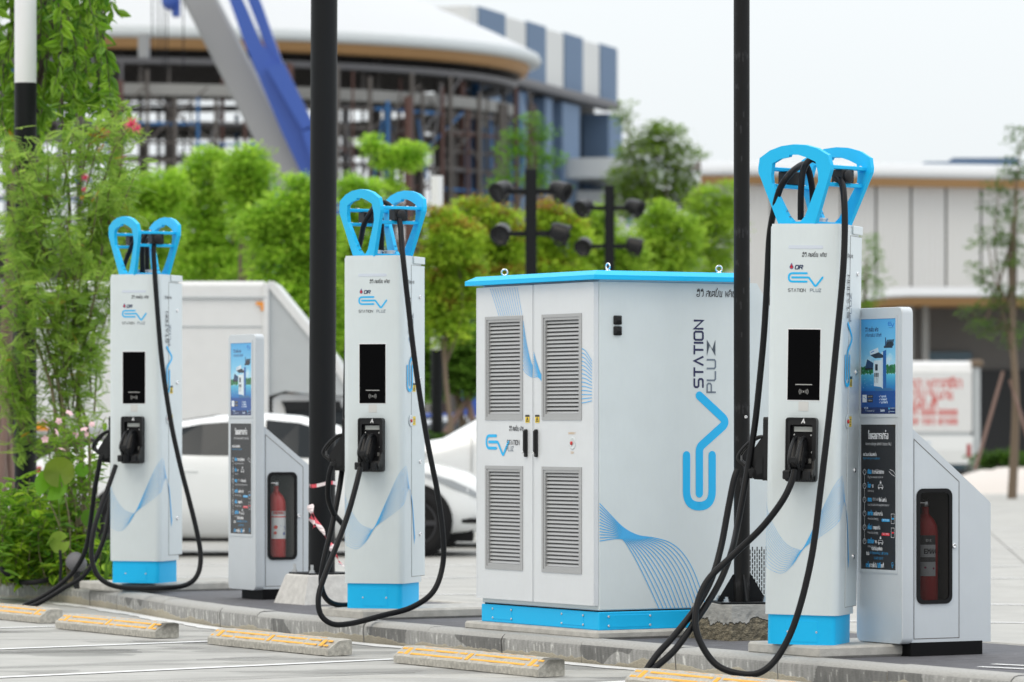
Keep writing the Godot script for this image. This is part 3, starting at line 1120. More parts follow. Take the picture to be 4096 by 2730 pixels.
# ------------------------------------------------------------------ the power cabinet
func cabinet() -> void:
	var o := thing("power_cabinet", "large white power cabinet with blue roof, blue base and louvred double doors", "power cabinet", Vector3(0.494, 0.175, -24.13), KERB_YAW)
	o.scale = Vector3.ONE * 1.0128
	var w := 1.307
	var d := 0.95
	var m := MB.new()
	m.box(Vector3(-w / 2, 0.051, -d / 2), Vector3(w, 0.102, d), Transform3D(), 0.004)
	var base := part(o, "base", m, mats.blue)
	for p in [[-1.171, -0.958, 0.018, 0.086], [-0.397, -0.165, 0.018, 0.086]]:
		var q := MB.new()
		q.box(Vector3((p[0] + p[1]) / 2, (p[2] + p[3]) / 2, 0.0005), Vector3(p[1] - p[0], p[3] - p[2], 0.004), Transform3D(), 0.0015)
		part(base, "access_panel", q, mats.blue)
		for x in [p[0], p[1]]:
			for y in [p[2] + 0.008, p[3] - 0.008]:
				screw(base, Vector3(x, y, 0.003), Transform3D())
	var side := Transform3D(Basis(Vector3.UP, PI / 2), Vector3.ZERO)      # its x runs along -z, its z looks along +x
	var q2 := MB.new()
	q2.box(Vector3(0.20, 0.05, 0.0005), Vector3(0.285, 0.07, 0.004), side, 0.0015)
	part(base, "access_panel", q2, mats.blue)
	for x in [0.062, 0.338]:
		for y in [0.024, 0.076]:
			screw(base, Vector3(x, y, 0.003), side)
	m = MB.new()
	m.box(Vector3(-w / 2, 0.106, -d / 2), Vector3(w - 0.03, 0.008, d - 0.03))
	part(o, "shadow_gap", m, mats.dark_inside)
	m = MB.new()
	m.box(Vector3(-w / 2, 1.036, -d / 2), Vector3(w - 0.006, 1.852, d - 0.006), Transform3D(), 0.006)
	part(o, "body", m, mats.white)
	# doors: rails and stiles round the louvre openings
	var slat_meshes := {}
	for dd in [[-1.313, -0.671, -1.203, -0.785], [-0.663, -0.006, -0.562, -0.138]]:
		var door := MB.new()
		var x0: float = dd[0]
		var x1: float = dd[1]
		var a: float = dd[2]
		var b: float = dd[3]
		var ys := [0.138, 0.316, 0.910, 1.184, 1.778, 1.955]
		door.box(Vector3((x0 + a) / 2, 1.0465, 0.015), Vector3(a - x0, 1.817, 0.03))
		door.box(Vector3((b + x1) / 2, 1.0465, 0.015), Vector3(x1 - b, 1.817, 0.03))
		for k in [0, 2, 4]:
			door.box(Vector3((a + b) / 2, (ys[k] + ys[k + 1]) / 2, 0.015), Vector3(b - a, ys[k + 1] - ys[k], 0.03))
		# rounded lip
		var lip := rrect(x0, 0.138, x1, 1.955, 0.012, 3)
		var lin_ := rrect(x0 + 0.008, 0.146, x1 - 0.008, 1.947, 0.012, 3)
		door.ringplate(lip, lin_, 0.0301, 0.0315)
		var dn := part(o, "door", door, mats.white_door)
		for k in [1, 3]:
			var y0: float = ys[k]
			var y1: float = ys[k + 1]
			var fr := MB.new()
			var oo := PackedVector2Array([Vector2(a - 0.004, y0 - 0.004), Vector2(b + 0.004, y0 - 0.004), Vector2(b + 0.004, y1 + 0.004), Vector2(a - 0.004, y1 + 0.004)])
			var mi := PackedVector2Array([Vector2(a + 0.014, y0 + 0.014), Vector2(b - 0.014, y0 + 0.014), Vector2(b - 0.014, y1 - 0.014), Vector2(a + 0.014, y1 - 0.014)])
			var ii := PackedVector2Array([Vector2(a + 0.030, y0 + 0.030), Vector2(b - 0.030, y0 + 0.030), Vector2(b - 0.030, y1 - 0.030), Vector2(a + 0.030, y1 - 0.030)])
			fr.ringplate(oo, mi, 0.0302, 0.0355)
			fr.ringplate(mi, ii, 0.012, 0.031)
			var fnode := part(dn, "louvre_frame", fr, mats.louvre)
			var bk := MB.new()
			bk.box(Vector3((a + b) / 2, (y0 + y1) / 2, 0.0035), Vector3(b - a, y1 - y0, 0.003))
			part(dn, "louvre_back", bk, mats.dark_inside)
			var n := 24
			var ln := b - a - 0.062
			if not slat_meshes.has(ln):
				var sm := MB.new()
				var prof := [Vector2(0.006, 0.011), Vector2(0.017, 0.0075), Vector2(0.0255, 0.0), Vector2(0.028, -0.008)]   # z, y
				sm.smooth(true)
				for i in 3:
					var p: Vector2 = prof[i]
					var r: Vector2 = prof[i + 1]
					sm.quad(Vector3(-ln / 2, r.y, r.x), Vector3(ln / 2, r.y, r.x), Vector3(ln / 2, p.y, p.x), Vector3(-ln / 2, p.y, p.x))
				sm.smooth(false)
				sm.quad(Vector3(-ln / 2, -0.010, 0.0265), Vector3(ln / 2, -0.010, 0.0265), Vector3(ln / 2, -0.008, 0.028), Vector3(-ln / 2, -0.008, 0.028))
				sm.quad(Vector3(-ln / 2, 0.008, 0.006), Vector3(ln / 2, 0.008, 0.006), Vector3(ln / 2, -0.010, 0.0265), Vector3(-ln / 2, -0.010, 0.0265))
				slat_meshes[ln] = sm.done()
			for i in n:
				var s := part_mesh(dn, "louvre_slat", slat_meshes[ln], mats.louvre)
				s.position = Vector3((a + b) / 2, y0 + 0.040 + (y1 - y0 - 0.080) * i / (n - 1), -0.004)
		var hx := -0.738 if x0 < -1.0 else -0.623
		var h := MB.new()
		h.box(Vector3(hx, 1.047, 0.038), Vector3(0.026, 0.16, 0.016), Transform3D(), 0.005)
		h.box(Vector3(hx + 0.003, 1.055, 0.050), Vector3(0.017, 0.13, 0.014), Transform3D(), 0.005)
		var hd := part(dn, "handle", h, mats.black_plastic)
		lock_knob(hd, Vector3(hx - 0.002, 0.992, 0.056), Transform3D(), 0.008)
	var face := func(p: Vector2) -> Vector3: return Vector3(p.x, p.y, 0.0325)
	var flank := func(p: Vector2) -> Vector3: return Vector3(-0.0015, p.y, -p.x)
	for c in [-0.728, -0.618]:
		sticker(o, Vector2(c, 1.187), 0.046, 0.045, face)
	estop(o, Vector3(-0.235, 1.049, 0.0305), Transform3D())
	# print on the doors
	var pr := MB.new()
	pr.col = LINEBLUE
	wave_lines(pr, [Vector2(-0.845, 1.947), Vector2(-0.815, 1.86), Vector2(-0.789, 1.785)], [Vector2(-1.151, 1.947), Vector2(-1.10, 1.87), Vector2(-1.047, 1.785)], 12, 0.0032, face)
	wave_lines(pr, [Vector2(-0.776, 1.75), Vector2(-0.745, 1.64), Vector2(-0.70, 1.53), Vector2(-0.668, 1.49)], [Vector2(-0.776, 1.475), Vector2(-0.745, 1.452), Vector2(-0.70, 1.433), Vector2(-0.668, 1.425)], 12, 0.0036, face)
	wave_lines(pr, [Vector2(-0.658, 1.57), Vector2(-0.62, 1.50), Vector2(-0.590, 1.455), Vector2(-0.569, 1.436)], [Vector2(-0.658, 1.425), Vector2(-0.62, 1.428), Vector2(-0.59, 1.418), Vector2(-0.569, 1.402)], 12, 0.0036, face)
	wave_lines(pr, [Vector2(-0.132, 1.582), Vector2(-0.09, 1.566), Vector2(-0.024, 1.51)], [Vector2(-0.132, 1.276), Vector2(-0.09, 1.279), Vector2(-0.024, 1.288)], 14, 0.0042, face)
	pr.col = SKYBLUE
	ev_mark(pr, Vector2(-1.195, 1.016), 0.072, 0.017, face, 0.0, 1.55)
	pr.col = INK
	write_on(pr, "STATION", Vector2(-0.957, 1.037), 0.026, 0.0040, face, 0.0, 0.86)
	pr.col = SLATE
	write_on(pr, "PLUZ", Vector2(-0.968, 1.001), 0.026, 0.0036, face, 0.0, 0.82)
	pr.col = INK
	write_on(pr, "อีวี สเตชั่น พลัซ", Vector2(-0.931, 1.118), 0.020, 0.0032, face, 0.0, 0.72)
	pr.col = Color(0.65, 0.42, 0.20)
	write_on(pr, "EMERGENCY", Vector2(-0.276, 1.100), 0.010, 0.0016, face, 0.0, 0.85)
	write_on(pr, "STOP", Vector2(-0.252, 0.990), 0.010, 0.0016, face, 0.0, 0.85)
	part(o, "door_print", pr, mats.print)
	# print on the right flank
	var fl := MB.new()
	fl.col = LINEBLUE
	wave_lines(fl, [Vector2(0.004, 0.713), Vector2(0.09, 0.635), Vector2(0.17, 0.570), Vector2(0.26, 0.530), Vector2(0.36, 0.515), Vector2(0.47, 0.487), Vector2(0.56, 0.425), Vector2(0.64, 0.31), Vector2(0.72, 0.115)],
		[Vector2(0.004, 0.501), Vector2(0.09, 0.512), Vector2(0.145, 0.513), Vector2(0.168, 0.50), Vector2(0.20, 0.46), Vector2(0.25, 0.385), Vector2(0.30, 0.30), Vector2(0.35, 0.21), Vector2(0.402, 0.112)], 13, 0.0052, flank)
	part(o, "flank_waves", fl, mats.print)
	fl = MB.new()
	fl.col = SKYBLUE
	ev_mark(fl, Vector2(0.760, 0.690), 0.174, 0.050, flank, PI / 2, 1.66)
	fl.col = NAVY
	write_on(fl, "STATION", Vector2(0.697, 1.367), 0.058, 0.0115, flank, PI / 2, 1.06)
	fl.col = SLATE
	write_on(fl, "PLU", Vector2(0.782, 1.338), 0.056, 0.010, flank, PI / 2, 1.18)
	var zz := PackedVector2Array([Vector2(0, 1), Vector2(1.5, 1), Vector2(0.62, 0.36), Vector2(1.5, 0.0), Vector2(0.0, 0.0), Vector2(0.95, 0.66)])
	var idx := [0, 1, 5, 1, 2, 5, 5, 2, 4, 2, 3, 4]
	for i in range(0, 12, 3):
		var t := []
		for j in 3:
			t.append(flank.call(Vector2(0.782, 1.545) + (zz[idx[i + j]] * Vector2(0.062, 0.058)).rotated(PI / 2)))
		fl.tri(t[0], t[2], t[1])
		fl.tri(t[0], t[1], t[2])
	fl.col = INK
	write_on(fl, "อีวี สเตชั่น พลัซ", Vector2(0.655, 1.883), 0.030, 0.0048, flank, 0.0, 0.80, 0.12)
	part(o, "flank_print", fl, mats.print)
	for y in [1.7415, 1.681]:
		var v := MB.new()
		var a := rrect(0.097, y - 0.0255, 0.147, y + 0.0255, 0.006, 2)
		var b := rrect(0.110, y - 0.002, 0.134, y + 0.018, 0.004, 2)
		var ra := PackedVector3Array()
		var rb := PackedVector3Array()
		var rc := PackedVector3Array()
		for i in a.size():
			ra.append(side * Vector3(a[i].x, a[i].y, -0.003)); rb.append(side * Vector3(a[i].x, a[i].y, 0.008)); rc.append(side * Vector3(b[i].x, b[i].y, 0.022))
		v.ring_wall(ra, rb)
		v.ring_wall(rb, rc)
		v.cap(rc, b, false)
		part(o, "vent_hood", v, mats.black_plastic)
	# roof
	var rf := MB.new()
	var lo := [-1.372, 0.068, -0.972, 0.075]
	var up := [-1.322, 0.020, -0.922, 0.026]
	var ring := func(r: Array, y: float) -> PackedVector3Array:
		return PackedVector3Array([Vector3(r[0], y, r[3]), Vector3(r[1], y, r[3]), Vector3(r[1], y, r[2]), Vector3(r[0], y, r[2])])
	rf.ring_wall(ring.call(lo, 1.967), ring.call(lo, 1.992))
	rf.ring_wall(ring.call(lo, 1.992), ring.call(up, 2.019))
	var tr: PackedVector3Array = ring.call(up, 2.019)
	rf.quad(tr[0], tr[1], tr[2], tr[3])
	var bt: PackedVector3Array = ring.call(lo, 1.967)
	rf.quad(bt[3], bt[2], bt[1], bt[0])
	var roof := part(o, "roof", rf, mats.blue)
	m = MB.new()
	m.box(Vector3(-w / 2, 1.965, -d / 2), Vector3(w - 0.02, 0.02, d - 0.02))
	part(o, "roof_collar", m, mats.white)
	for e in [[-1.21, -0.10, 1.05], [-0.09, -0.115, 0.1], [-0.09, -0.865, 1.15]]:
		var ey := MB.new()
		var c := PackedVector3Array()
		var tb := Basis(Vector3.UP, e[2])
		for k in 17:
			var a := TAU * k / 16
			c.append(Vector3(e[0], 2.046, e[1]) + tb * Vector3(cos(a) * 0.0175, sin(a) * 0.0175, 0))
		ey.tube(c, 0.0048, -1, 8, false)
		ey.lathe(PackedVector2Array([Vector2(0.016, 2.018), Vector2(0.016, 2.024), Vector2(0.008, 2.030), Vector2(0, 2.030)]), 12, Transform3D(Basis(), Vector3(e[0], 0, e[1])))
		part(roof, "lifting_eye", ey, mats.chrome)
	# air hood on the back, lower than the roof, with a slotted panel
	m = MB.new()
	m.prism(PackedVector2Array([Vector2(0.953, 0.03), Vector2(1.20, 0.03), Vector2(1.20, 1.80), Vector2(1.085, 1.965), Vector2(0.953, 1.965)]), -1.0, -0.03, side)
	var hood := part(o, "air_hood", m, mats.white)
	m = MB.new()
	for r in 12:
		for c in 12:
			var y := 0.06 + r * 0.033 + (0.016 if c % 2 else 0.0)
			m.box(Vector3(0.975 + c * 0.016, y, -0.0292), Vector3(0.0065, 0.026, 0.001), side)
	part(hood, "slots", m, mats.dark_inside)


# ------------------------------------------------------------------ the chargers
const CW := 0.40
const CD := 0.38
const CR := 0.045


func skin(p: Vector2, off := 0.0016) -> Vector3:       # along the rounded front and flank of a charger: x is the run from the middle of the front
	var a := CW / 2 - CR
	var arc := CR * PI / 2
	if p.x < -a:
		var s := minf(-p.x - a, arc) / CR
		var e := maxf(-p.x - a - arc, 0.0)
		return Vector3(-a - sin(s) * (CR + off), p.y, CD / 2 - CR + cos(s) * (CR + off) - e)
	if p.x <= a:
		return Vector3(p.x, p.y, CD / 2 + off)
	var s2 := minf(p.x - a, arc) / CR
	var e2 := maxf(p.x - a - arc, 0.0)
	return Vector3(a + sin(s2) * (CR + off), p.y, CD / 2 - CR + cos(s2) * (CR + off) - e2)


func charger_body() -> Node3D:
	var o := Node3D.new()
	o.name = "ev_charger"
	add_child(o)
	var up := Transform3D(Basis(Vector3(1, 0, 0), Vector3(0, 0, -1), Vector3(0, 1, 0)), Vector3.ZERO)   # extrudes upwards
	var flank := Transform3D(Basis(Vector3.UP, PI / 2), Vector3(CW / 2, 0, 0))
	var m := MB.new()
	m.prism(rrect(-0.184, -0.178, 0.184, 0.178, 0.032), 0.0, 0.158, up, true)
	var base := part(o, "base", m, mats.blue)
	m = MB.new()
	m.box(Vector3(0.008, 0.071, 0.1785), Vector3(0.168, 0.112, 0.003), Transform3D(), 0.0015)
	part(base, "access_panel", m, mats.blue)
	for x in [-0.070, 0.086]:
		screw(base, Vector3(x, 0.068, 0.1795), Transform3D(), 0.006)
	m = MB.new()
	m.prism(rrect(-CW / 2, -CD / 2, CW / 2, CD / 2, CR, 7), 0.157, 2.196, up, true)
	part(o, "body", m, mats.white)
	m = MB.new()
	m.prism(rrect(-CW / 2 + 0.004, -CD / 2 + 0.004, CW / 2 - 0.004, CD / 2 - 0.004, CR, 7), 2.196, 2.21, up, true)
	part(o, "top_plate", m, mats.white)
	m = MB.new()
	m.box(Vector3(0.09, 1.175, -0.0002), Vector3(0.246, 1.96, 0.003), flank)
	part(o, "door_gap", m, mats.slab_grey)
	m = MB.new()
	m.box(Vector3(0.09, 1.175, 0.0015), Vector3(0.240, 1.954, 0.004), flank, 0.0015)
	var door := part(o, "side_door", m, mats.white)
	for y in [1.956, 1.436, 0.917, 0.46]:
		lock_knob(door, Vector3(0.115, y, 0.0035), flank, 0.0135)
	m = MB.new()
	m.box(Vector3(0.10, 2.186, 0.006), Vector3(0.20, 0.045, 0.010), flank, 0.003)
	part(o, "door_hood", m, mats.white)
	var fskin := func(p: Vector2) -> Vector3: return skin(p, 0.0054)
	estop(o, Vector3(-0.045, 1.175, 0.003), flank)
	sticker(door, Vector2(0.215 + 0.165, 1.385), 0.05, 0.055, fskin)
	sticker(door, Vector2(0.215 + 0.165, 1.175), 0.05, 0.055, fskin, false)
	# front
	m = MB.new()
	m.box(Vector3(0, 1.470, CD / 2), Vector3(0.182, 0.380, 0.003), Transform3D(), 0.001)
	part(o, "screen_border", m, mats.lamp_white)
	m = MB.new()
	m.box(Vector3(0, 1.470, CD / 2 + 0.0015), Vector3(0.174, 0.371, 0.003), Transform3D(), 0.001)
	var scr := part(o, "screen", m, mats.black_gloss)
	m = MB.new()
	m.col = Color(0.45, 0.45, 0.45)
	var fs := func(p: Vector2) -> Vector3: return Vector3(p.x, p.y, CD / 2 + 0.0036)
	ribbon(m, PackedVector2Array([Vector2(-0.043, 1.366), Vector2(0.045, 1.366)]), 0.0042, fs)
	m.col = Color(0.28, 0.28, 0.28)
	dot_on(m, Vector2(0.001, 1.329), 0.0045, fs)
	for r in [0.011, 0.018, 0.025]:
		for sg in [-1.0, 1.0]:
			var arcp := PackedVector2Array()
			for k in 9:
				var a := -0.7 + 1.4 * k / 8
				arcp.append(Vector2(0.001 + sg * cos(a) * r, 1.329 + sin(a) * r * 0.85))
			ribbon(m, arcp, 0.0026, fs)
	part(scr, "reader_mark", m, mats.print)
	m = MB.new()
	m.box(Vector3(0.001, 1.252, CD / 2 + 0.0005), Vector3(0.054, 0.050, 0.002))
	part(o, "blank_label", m, mats.wall_white)
	m = MB.new()
	m.prism(rrect(-0.094, 2.079, 0.094, 2.096, 0.008, 4), CD / 2 - 0.002, CD / 2 + 0.002)
	part(o, "status_light", m, mats.led)
	var pr := MB.new()
	pr.col = LINEBLUE
	wave_lines(pr, [Vector2(-0.235, 0.79), Vector2(-0.15, 0.62), Vector2(-0.085, 0.53), Vector2(-0.02, 0.502), Vector2(0.015, 0.515), Vector2(0.10, 0.69), Vector2(0.17, 0.83), Vector2(0.215, 0.885), Vector2(0.245, 0.872), Vector2(0.29, 0.755), Vector2(0.345, 0.675), Vector2(0.395, 0.44)],
		[Vector2(-0.235, 0.435), Vector2(-0.15, 0.385), Vector2(-0.097, 0.376), Vector2(-0.045, 0.42), Vector2(0.015, 0.508), Vector2(0.085, 0.56), Vector2(0.16, 0.615), Vector2(0.20, 0.655), Vector2(0.235, 0.71), Vector2(0.285, 0.752), Vector2(0.335, 0.67), Vector2(0.378, 0.40)], 15, 0.0015, func(p: Vector2) -> Vector3: return skin(p, 0.0050 if p.x > 0.20 else 0.0016), 6)
	pr.col = SKYBLUE
	ev_mark(pr, Vector2(-0.089, 1.906), 0.044, 0.0105, skin_f(), 0.0, 2.2)
	pr.col = INK
	write_on(pr, "STATION", Vector2(-0.091, 1.853), 0.0155, 0.0024, skin_f(), 0.0, 0.98)
	pr.col = SLATE
	write_on(pr, "PLUZ", Vector2(0.028, 1.853), 0.0155, 0.0024, skin_f(), 0.0, 0.98)
	pr.col = INK
	write_on(pr, "อีวี สเตชั่น พลัซ", Vector2(-0.018, 2.037), 0.0165, 0.0026, skin_f(), 0.0, 0.72, 0.12)
	# the drop and the letters beside it
	for k in [[0.0135, Color(0.02, 0.10, 0.30)], [0.0095, Color(0.62, 0.02, 0.03)]]:
		pr.col = k[1]
		var r: float = k[0]
		var off := 0.0016 + (0.0005 if r < 0.012 else 0.0)
		var c := Vector2(-0.075, 1.982)
		var sk := func(p: Vector2) -> Vector3: return skin(p, off)
		dot_on(pr, c, r * 0.8, sk, 14)
		pr.tri(sk.call(c + Vector2(-r * 0.78, r * 0.1)), sk.call(c + Vector2(r * 0.78, r * 0.1)), sk.call(c + Vector2(0.0, r * 1.7)))
	pr.col = Color(0.01, 0.03, 0.10)
	write_on(pr, "OR", Vector2(-0.056, 1.972), 0.019, 0.0052, skin_f(), 0.0, 1.15, 0.22)
	part(o, "front_print", pr, mats.print)
	# flank: the mark on end
	var fl := MB.new()
	fl.col = SKYBLUE
	ev_mark(fl, Vector2(0.346, 1.365), 0.088, 0.019, fskin, PI / 2, 1.75)
	fl.col = INK
	write_on(fl, "STATION", Vector2(0.318, 1.722), 0.036, 0.006, fskin, PI / 2, 1.0)
	fl.col = SLATE
	write_on(fl, "PLUZ", Vector2(0.366, 1.705), 0.036, 0.006, fskin, PI / 2, 1.05)
	fl.col = INK
	write_on(fl, "อีวี สเตชั่น พลัซ", Vector2(0.268, 2.037), 0.015, 0.0024, fskin, 0.0, 0.70)
	part(o, "flank_print", fl, mats.print)
	holster(o, Transform3D(), "A")
	holster(o, Transform3D(Basis(Vector3.UP, -PI / 2), Vector3(-0.01, 0, 0)), "")
	return o


func skin_f() -> Callable:
	return func(p: Vector2) -> Vector3: return skin(p)


func holster(o: Node3D, t: Transform3D, letter: String) -> void:
	var z := CD / 2
	var m := MB.new()
	var prof := Transform3D(Basis(Vector3(0, 0, 1), Vector3(0, 1, 0), Vector3(-1, 0, 0)), Vector3.ZERO)    # x of a profile looks out of the face
	var tp := t * prof
	m.ringplate(rrect(-0.083, 0.856, 0.083, 1.193, 0.016, 3), rrect(-0.060, 0.948, 0.060, 1.155, 0.008, 3), z - 0.002, z + 0.040, t)
	m.ringplate(rrect(-0.083, 0.856, 0.083, 1.193, 0.016, 3), rrect(-0.076, 0.864, 0.076, 1.186, 0.014, 3), z + 0.040, z + 0.046, t)
	# the tray that carries the plug
	m.prism(PackedVector2Array([Vector2(z + 0.04, 0.860), Vector2(z + 0.09, 0.862), Vector2(z + 0.118, 0.895), Vector2(z + 0.108, 0.925), Vector2(z + 0.085, 0.915), Vector2(z + 0.075, 0.885), Vector2(z + 0.04, 0.90)]), -0.083, 0.0, tp)
	m.prism(PackedVector2Array([Vector2(z + 0.04, 0.860), Vector2(z + 0.09, 0.862), Vector2(z + 0.10, 0.885), Vector2(z + 0.075, 0.965), Vector2(z + 0.04, 0.985)]), -0.083, -0.072, tp)
	var h := part(o, "holster", m, mats.black_plastic)
	var b := MB.new()
	b.box(Vector3(0, 1.0515, z + 0.002), Vector3(0.122, 0.209, 0.006), t)
	b.box(Vector3(0, 1.0, z + 0.010), Vector3(0.07, 0.10, 0.02), t, 0.006)
	part(h, "recess", b, mats.dark_inside)
	var c := MB.new()
	c.box(Vector3(0.004, 1.132, z + 0.010), Vector3(0.098, 0.026, 0.004), t)
	part(h, "label_strip", c, mats.grey_card)
	var c2 := MB.new()
	c2.box(Vector3(0.030, 0.966, z + 0.010), Vector3(0.040, 0.024, 0.004), t)
	part(h, "label_strip", c2, mats.slab_grey)
	for s in [Vector2(-0.045, 1.102), Vector2(0.046, 1.100), Vector2(0.050, 1.01)]:
		screw(h, Vector3(s.x, s.y, z + 0.006), t, 0.0055)
	if letter:
		var l := MB.new()
		l.col = Color(0.75, 0.76, 0.78)
		var f := func(p: Vector2) -> Vector3: return t * Vector3(p.x, p.y, z + 0.0472)
		write_on(l, "A", Vector2(0.004, 1.164), 0.021, 0.0052, f, 0.0, 1.0, 0.15)
		ribbon(l, PackedVector2Array([Vector2(0.011, 1.170), Vector2(0.021, 1.170)]), 0.0045, f)
		part(h, "letter", l, mats.print)
	# the plug: nose in the recess, wedge body, hand loop, cable boot
	var p := MB.new()
	var wed := PackedVector2Array([Vector2(z + 0.0, 1.085), Vector2(z + 0.055, 1.093), Vector2(z + 0.075, 1.075), Vector2(z + 0.150, 0.965), Vector2(z + 0.158, 0.935), Vector2(z + 0.140, 0.905), Vector2(z + 0.110, 0.90), Vector2(z + 0.075, 0.935), Vector2(z + 0.0, 1.03)])
	p.prism(wed, -0.024, 0.024, tp)
	var wed2 := PackedVector2Array()
	var cen := Vector2(z + 0.085, 0.99)
	for q in wed: wed2.append(cen + (q - cen) * 0.86)
	p.prism(wed2, -0.032, 0.032, tp)
	var plug := part(o, "plug", p, mats.black_plastic)
	var lp := MB.new()
	var path := []
	for q in [Vector2(0.045, 1.088), Vector2(0.085, 1.086), Vector2(0.130, 1.062), Vector2(0.172, 1.022), Vector2(0.196, 0.985), Vector2(0.195, 0.962), Vector2(0.176, 0.945), Vector2(0.150, 0.925)]:
		path.append(t * Vector3(0.0, q.y, z + q.x))
	for s in [-0.021, 0.021]:
		var pp := []
		for q in path: pp.append(q + t.basis * Vector3(s, 0, 0))
		lp.tube(smooth_path(pp, 3), 0.0095, 0.0095, 6)
	lp.box(Vector3(0, 0.972, z + 0.194), Vector3(0.05, 0.034, 0.018), t, 0.005)
	part(plug, "hand_loop", lp, mats.black_plastic)
	var bt := MB.new()
	bt.tube(PackedVector3Array([t * Vector3(0, 0.935, z + 0.125), t * Vector3(0, 0.905, z + 0.128), t * Vector3(0, 0.865, z + 0.128)]), 0.030, 0.0245, 10)
	part(plug, "cable_boot", bt, mats.rubber)
	var ft := MB.new()
	for s in [-1.0, 1.0]:
		ft.box(Vector3(s * 0.052, 0.893, z + 0.118), Vector3(0.044, 0.048, 0.03), t, 0.006)
	part(plug, "tray_stop", ft, mats.black_plastic)


func hoops(o: Node3D, yaw: float) -> void:
	var outer := PackedVector2Array([Vector2(-0.13, 0), Vector2(-0.262, 0.285), Vector2(-0.262, 0.31), Vector2(-0.248, 0.362), Vector2(-0.17, 0.400), Vector2(-0.085, 0.420), Vector2(0, 0.426), Vector2(0.085, 0.420), Vector2(0.17, 0.400), Vector2(0.248, 0.362), Vector2(0.262, 0.31), Vector2(0.262, 0.285), Vector2(0.13, 0)])
	var inner := PackedVector2Array([Vector2(-0.045, 0.020), Vector2(-0.168, 0.225), Vector2(-0.170, 0.27), Vector2(-0.156, 0.330), Vector2(-0.10, 0.352), Vector2(-0.035, 0.360), Vector2(-0.03, 0.372), Vector2(0.035, 0.370), Vector2(0.10, 0.352), Vector2(0.156, 0.330), Vector2(0.170, 0.27), Vector2(0.168, 0.225), Vector2(0.045, 0.020)])
	var b := Basis(Vector3.UP, yaw)
	var dd := 0.128
	for s in [1.0, -1.0]:
		var m := MB.new()
		var t := Transform3D(b * Basis(Vector3.RIGHT, s * 0.09), Vector3(0, 2.205, 0) + b * Vector3(0, 0, s * dd))
		m.ringplate(outer, inner, -0.012, 0.012, t)
		for e in [-1.0, 1.0]:                 # gussets at the foot
			m.prism(PackedVector2Array([Vector2(e * 0.128, 0.0), Vector2(e * 0.03, 0.0), Vector2(e * 0.03, 0.022), Vector2(e * 0.085, 0.065), Vector2(e * 0.105, 0.085), Vector2(e * 0.165, 0.085)]), -0.0125, 0.0125, t)
		var h := part(o, "cable_hoop", m, mats.hoop_blue)
		for e in [-1.0, 1.0]:
			for q in [Vector2(e * 0.075, 0.072), Vector2(e * 0.055, 0.042)]:
				var sc := part_mesh(h, "screw", screw_mesh(), mats.steel)
				sc.transform = t * Transform3D(Basis(Vector3.FORWARD, e * PI / 2).scaled(Vector3.ONE * 0.009), Vector3(q.x, q.y, 0))
	var foot := MB.new()
	foot.box(Vector3(0.0, 2.214, 0), Vector3(0.25, 0.018, 2 * dd + 0.02), Transform3D(b, Vector3.ZERO), 0.003)
	part(o, "hoop_foot", foot, mats.hoop_blue)
	for e in [-1.0, 1.0]:
		for y in [0.302, 0.212]:
			var m := MB.new()
			var ln := 2 * dd + (0.05 if y > 0.25 else 0.03)
			m.box(Vector3(e * (0.205 if y > 0.25 else 0.185), 2.205 + y, 0), Vector3(0.05, 0.020, ln), Transform3D(b, Vector3.ZERO), 0.003)
			var br := part(o, "clamp_bar", m, mats.hoop_blue)
			for z in [-1.0, 1.0]:
				for k in [0.035, 0.095]:
					var sc := part_mesh(br, "screw", screw_mesh(), mats.steel)
					sc.transform = Transform3D(b, Vector3.ZERO) * Transform3D(Basis(Vector3.FORWARD, 0.0).scaled(Vector3.ONE * 0.0085), Vector3(e * (0.215 if y > 0.25 else 0.19), 2.205 + y + 0.010, z * (k + 0.02)))
		var c := MB.new()
		c.box(Vector3(e * 0.195, 2.205 + 0.257, 0), Vector3(0.075, 0.070, 0.095), Transform3D(b, Vector3.ZERO), 0.004)
		c.lathe(PackedVector2Array([Vector2(0.034, 0), Vector2(0.034, 0.008), Vector2(0.028, 0.012), Vector2(0.0, 0.012)]), 14, Transform3D(b, Vector3.ZERO) * Transform3D(Basis(Vector3.FORWARD, e * PI / 2), Vector3(e * 0.232, 2.462, 0)))
		part(o, "cable_clamp", c, mats.black_plastic)
	for e in [0.045, -0.045]:
		var g := MB.new()
		var pos := b * Vector3(0, 0, e)
		g.lathe(PackedVector2Array([Vector2(0.042, 2.210), Vector2(0.042, 2.228), Vector2(0.035, 2.230), Vector2(0.035, 2.238), Vector2(0.039, 2.240), Vector2(0.039, 2.248), Vector2(0.026, 2.250), Vector2(0, 2.250)]), 12, Transform3D(Basis(), pos), false)
		part(o, "cable_gland", g, mats.steel)


func screw_mesh() -> Mesh:
	if not mats.has("_screw"):
		var m := MB.new()
		m.lathe(PackedVector2Array([Vector2(1, -0.1), Vector2(1, 0.3), Vector2(0.75, 0.55), Vector2(0.35, 0.6), Vector2(0.3, 0.35), Vector2(0, 0.35)]), 8)
		mats["_screw"] = m.done()
	return mats["_screw"]


func cable(o: Node3D, pts: Array, r: float) -> void:
	var inv := o.transform.affine_inverse()
	var l := []
	for p in pts:
		l.append(inv * atd(p[0], p[1], p[2]))
	var m := MB.new()
	m.tube(smooth_path(l, 7), r, r, 12)
	part(o, "charging_cable", m, mats.rubber)


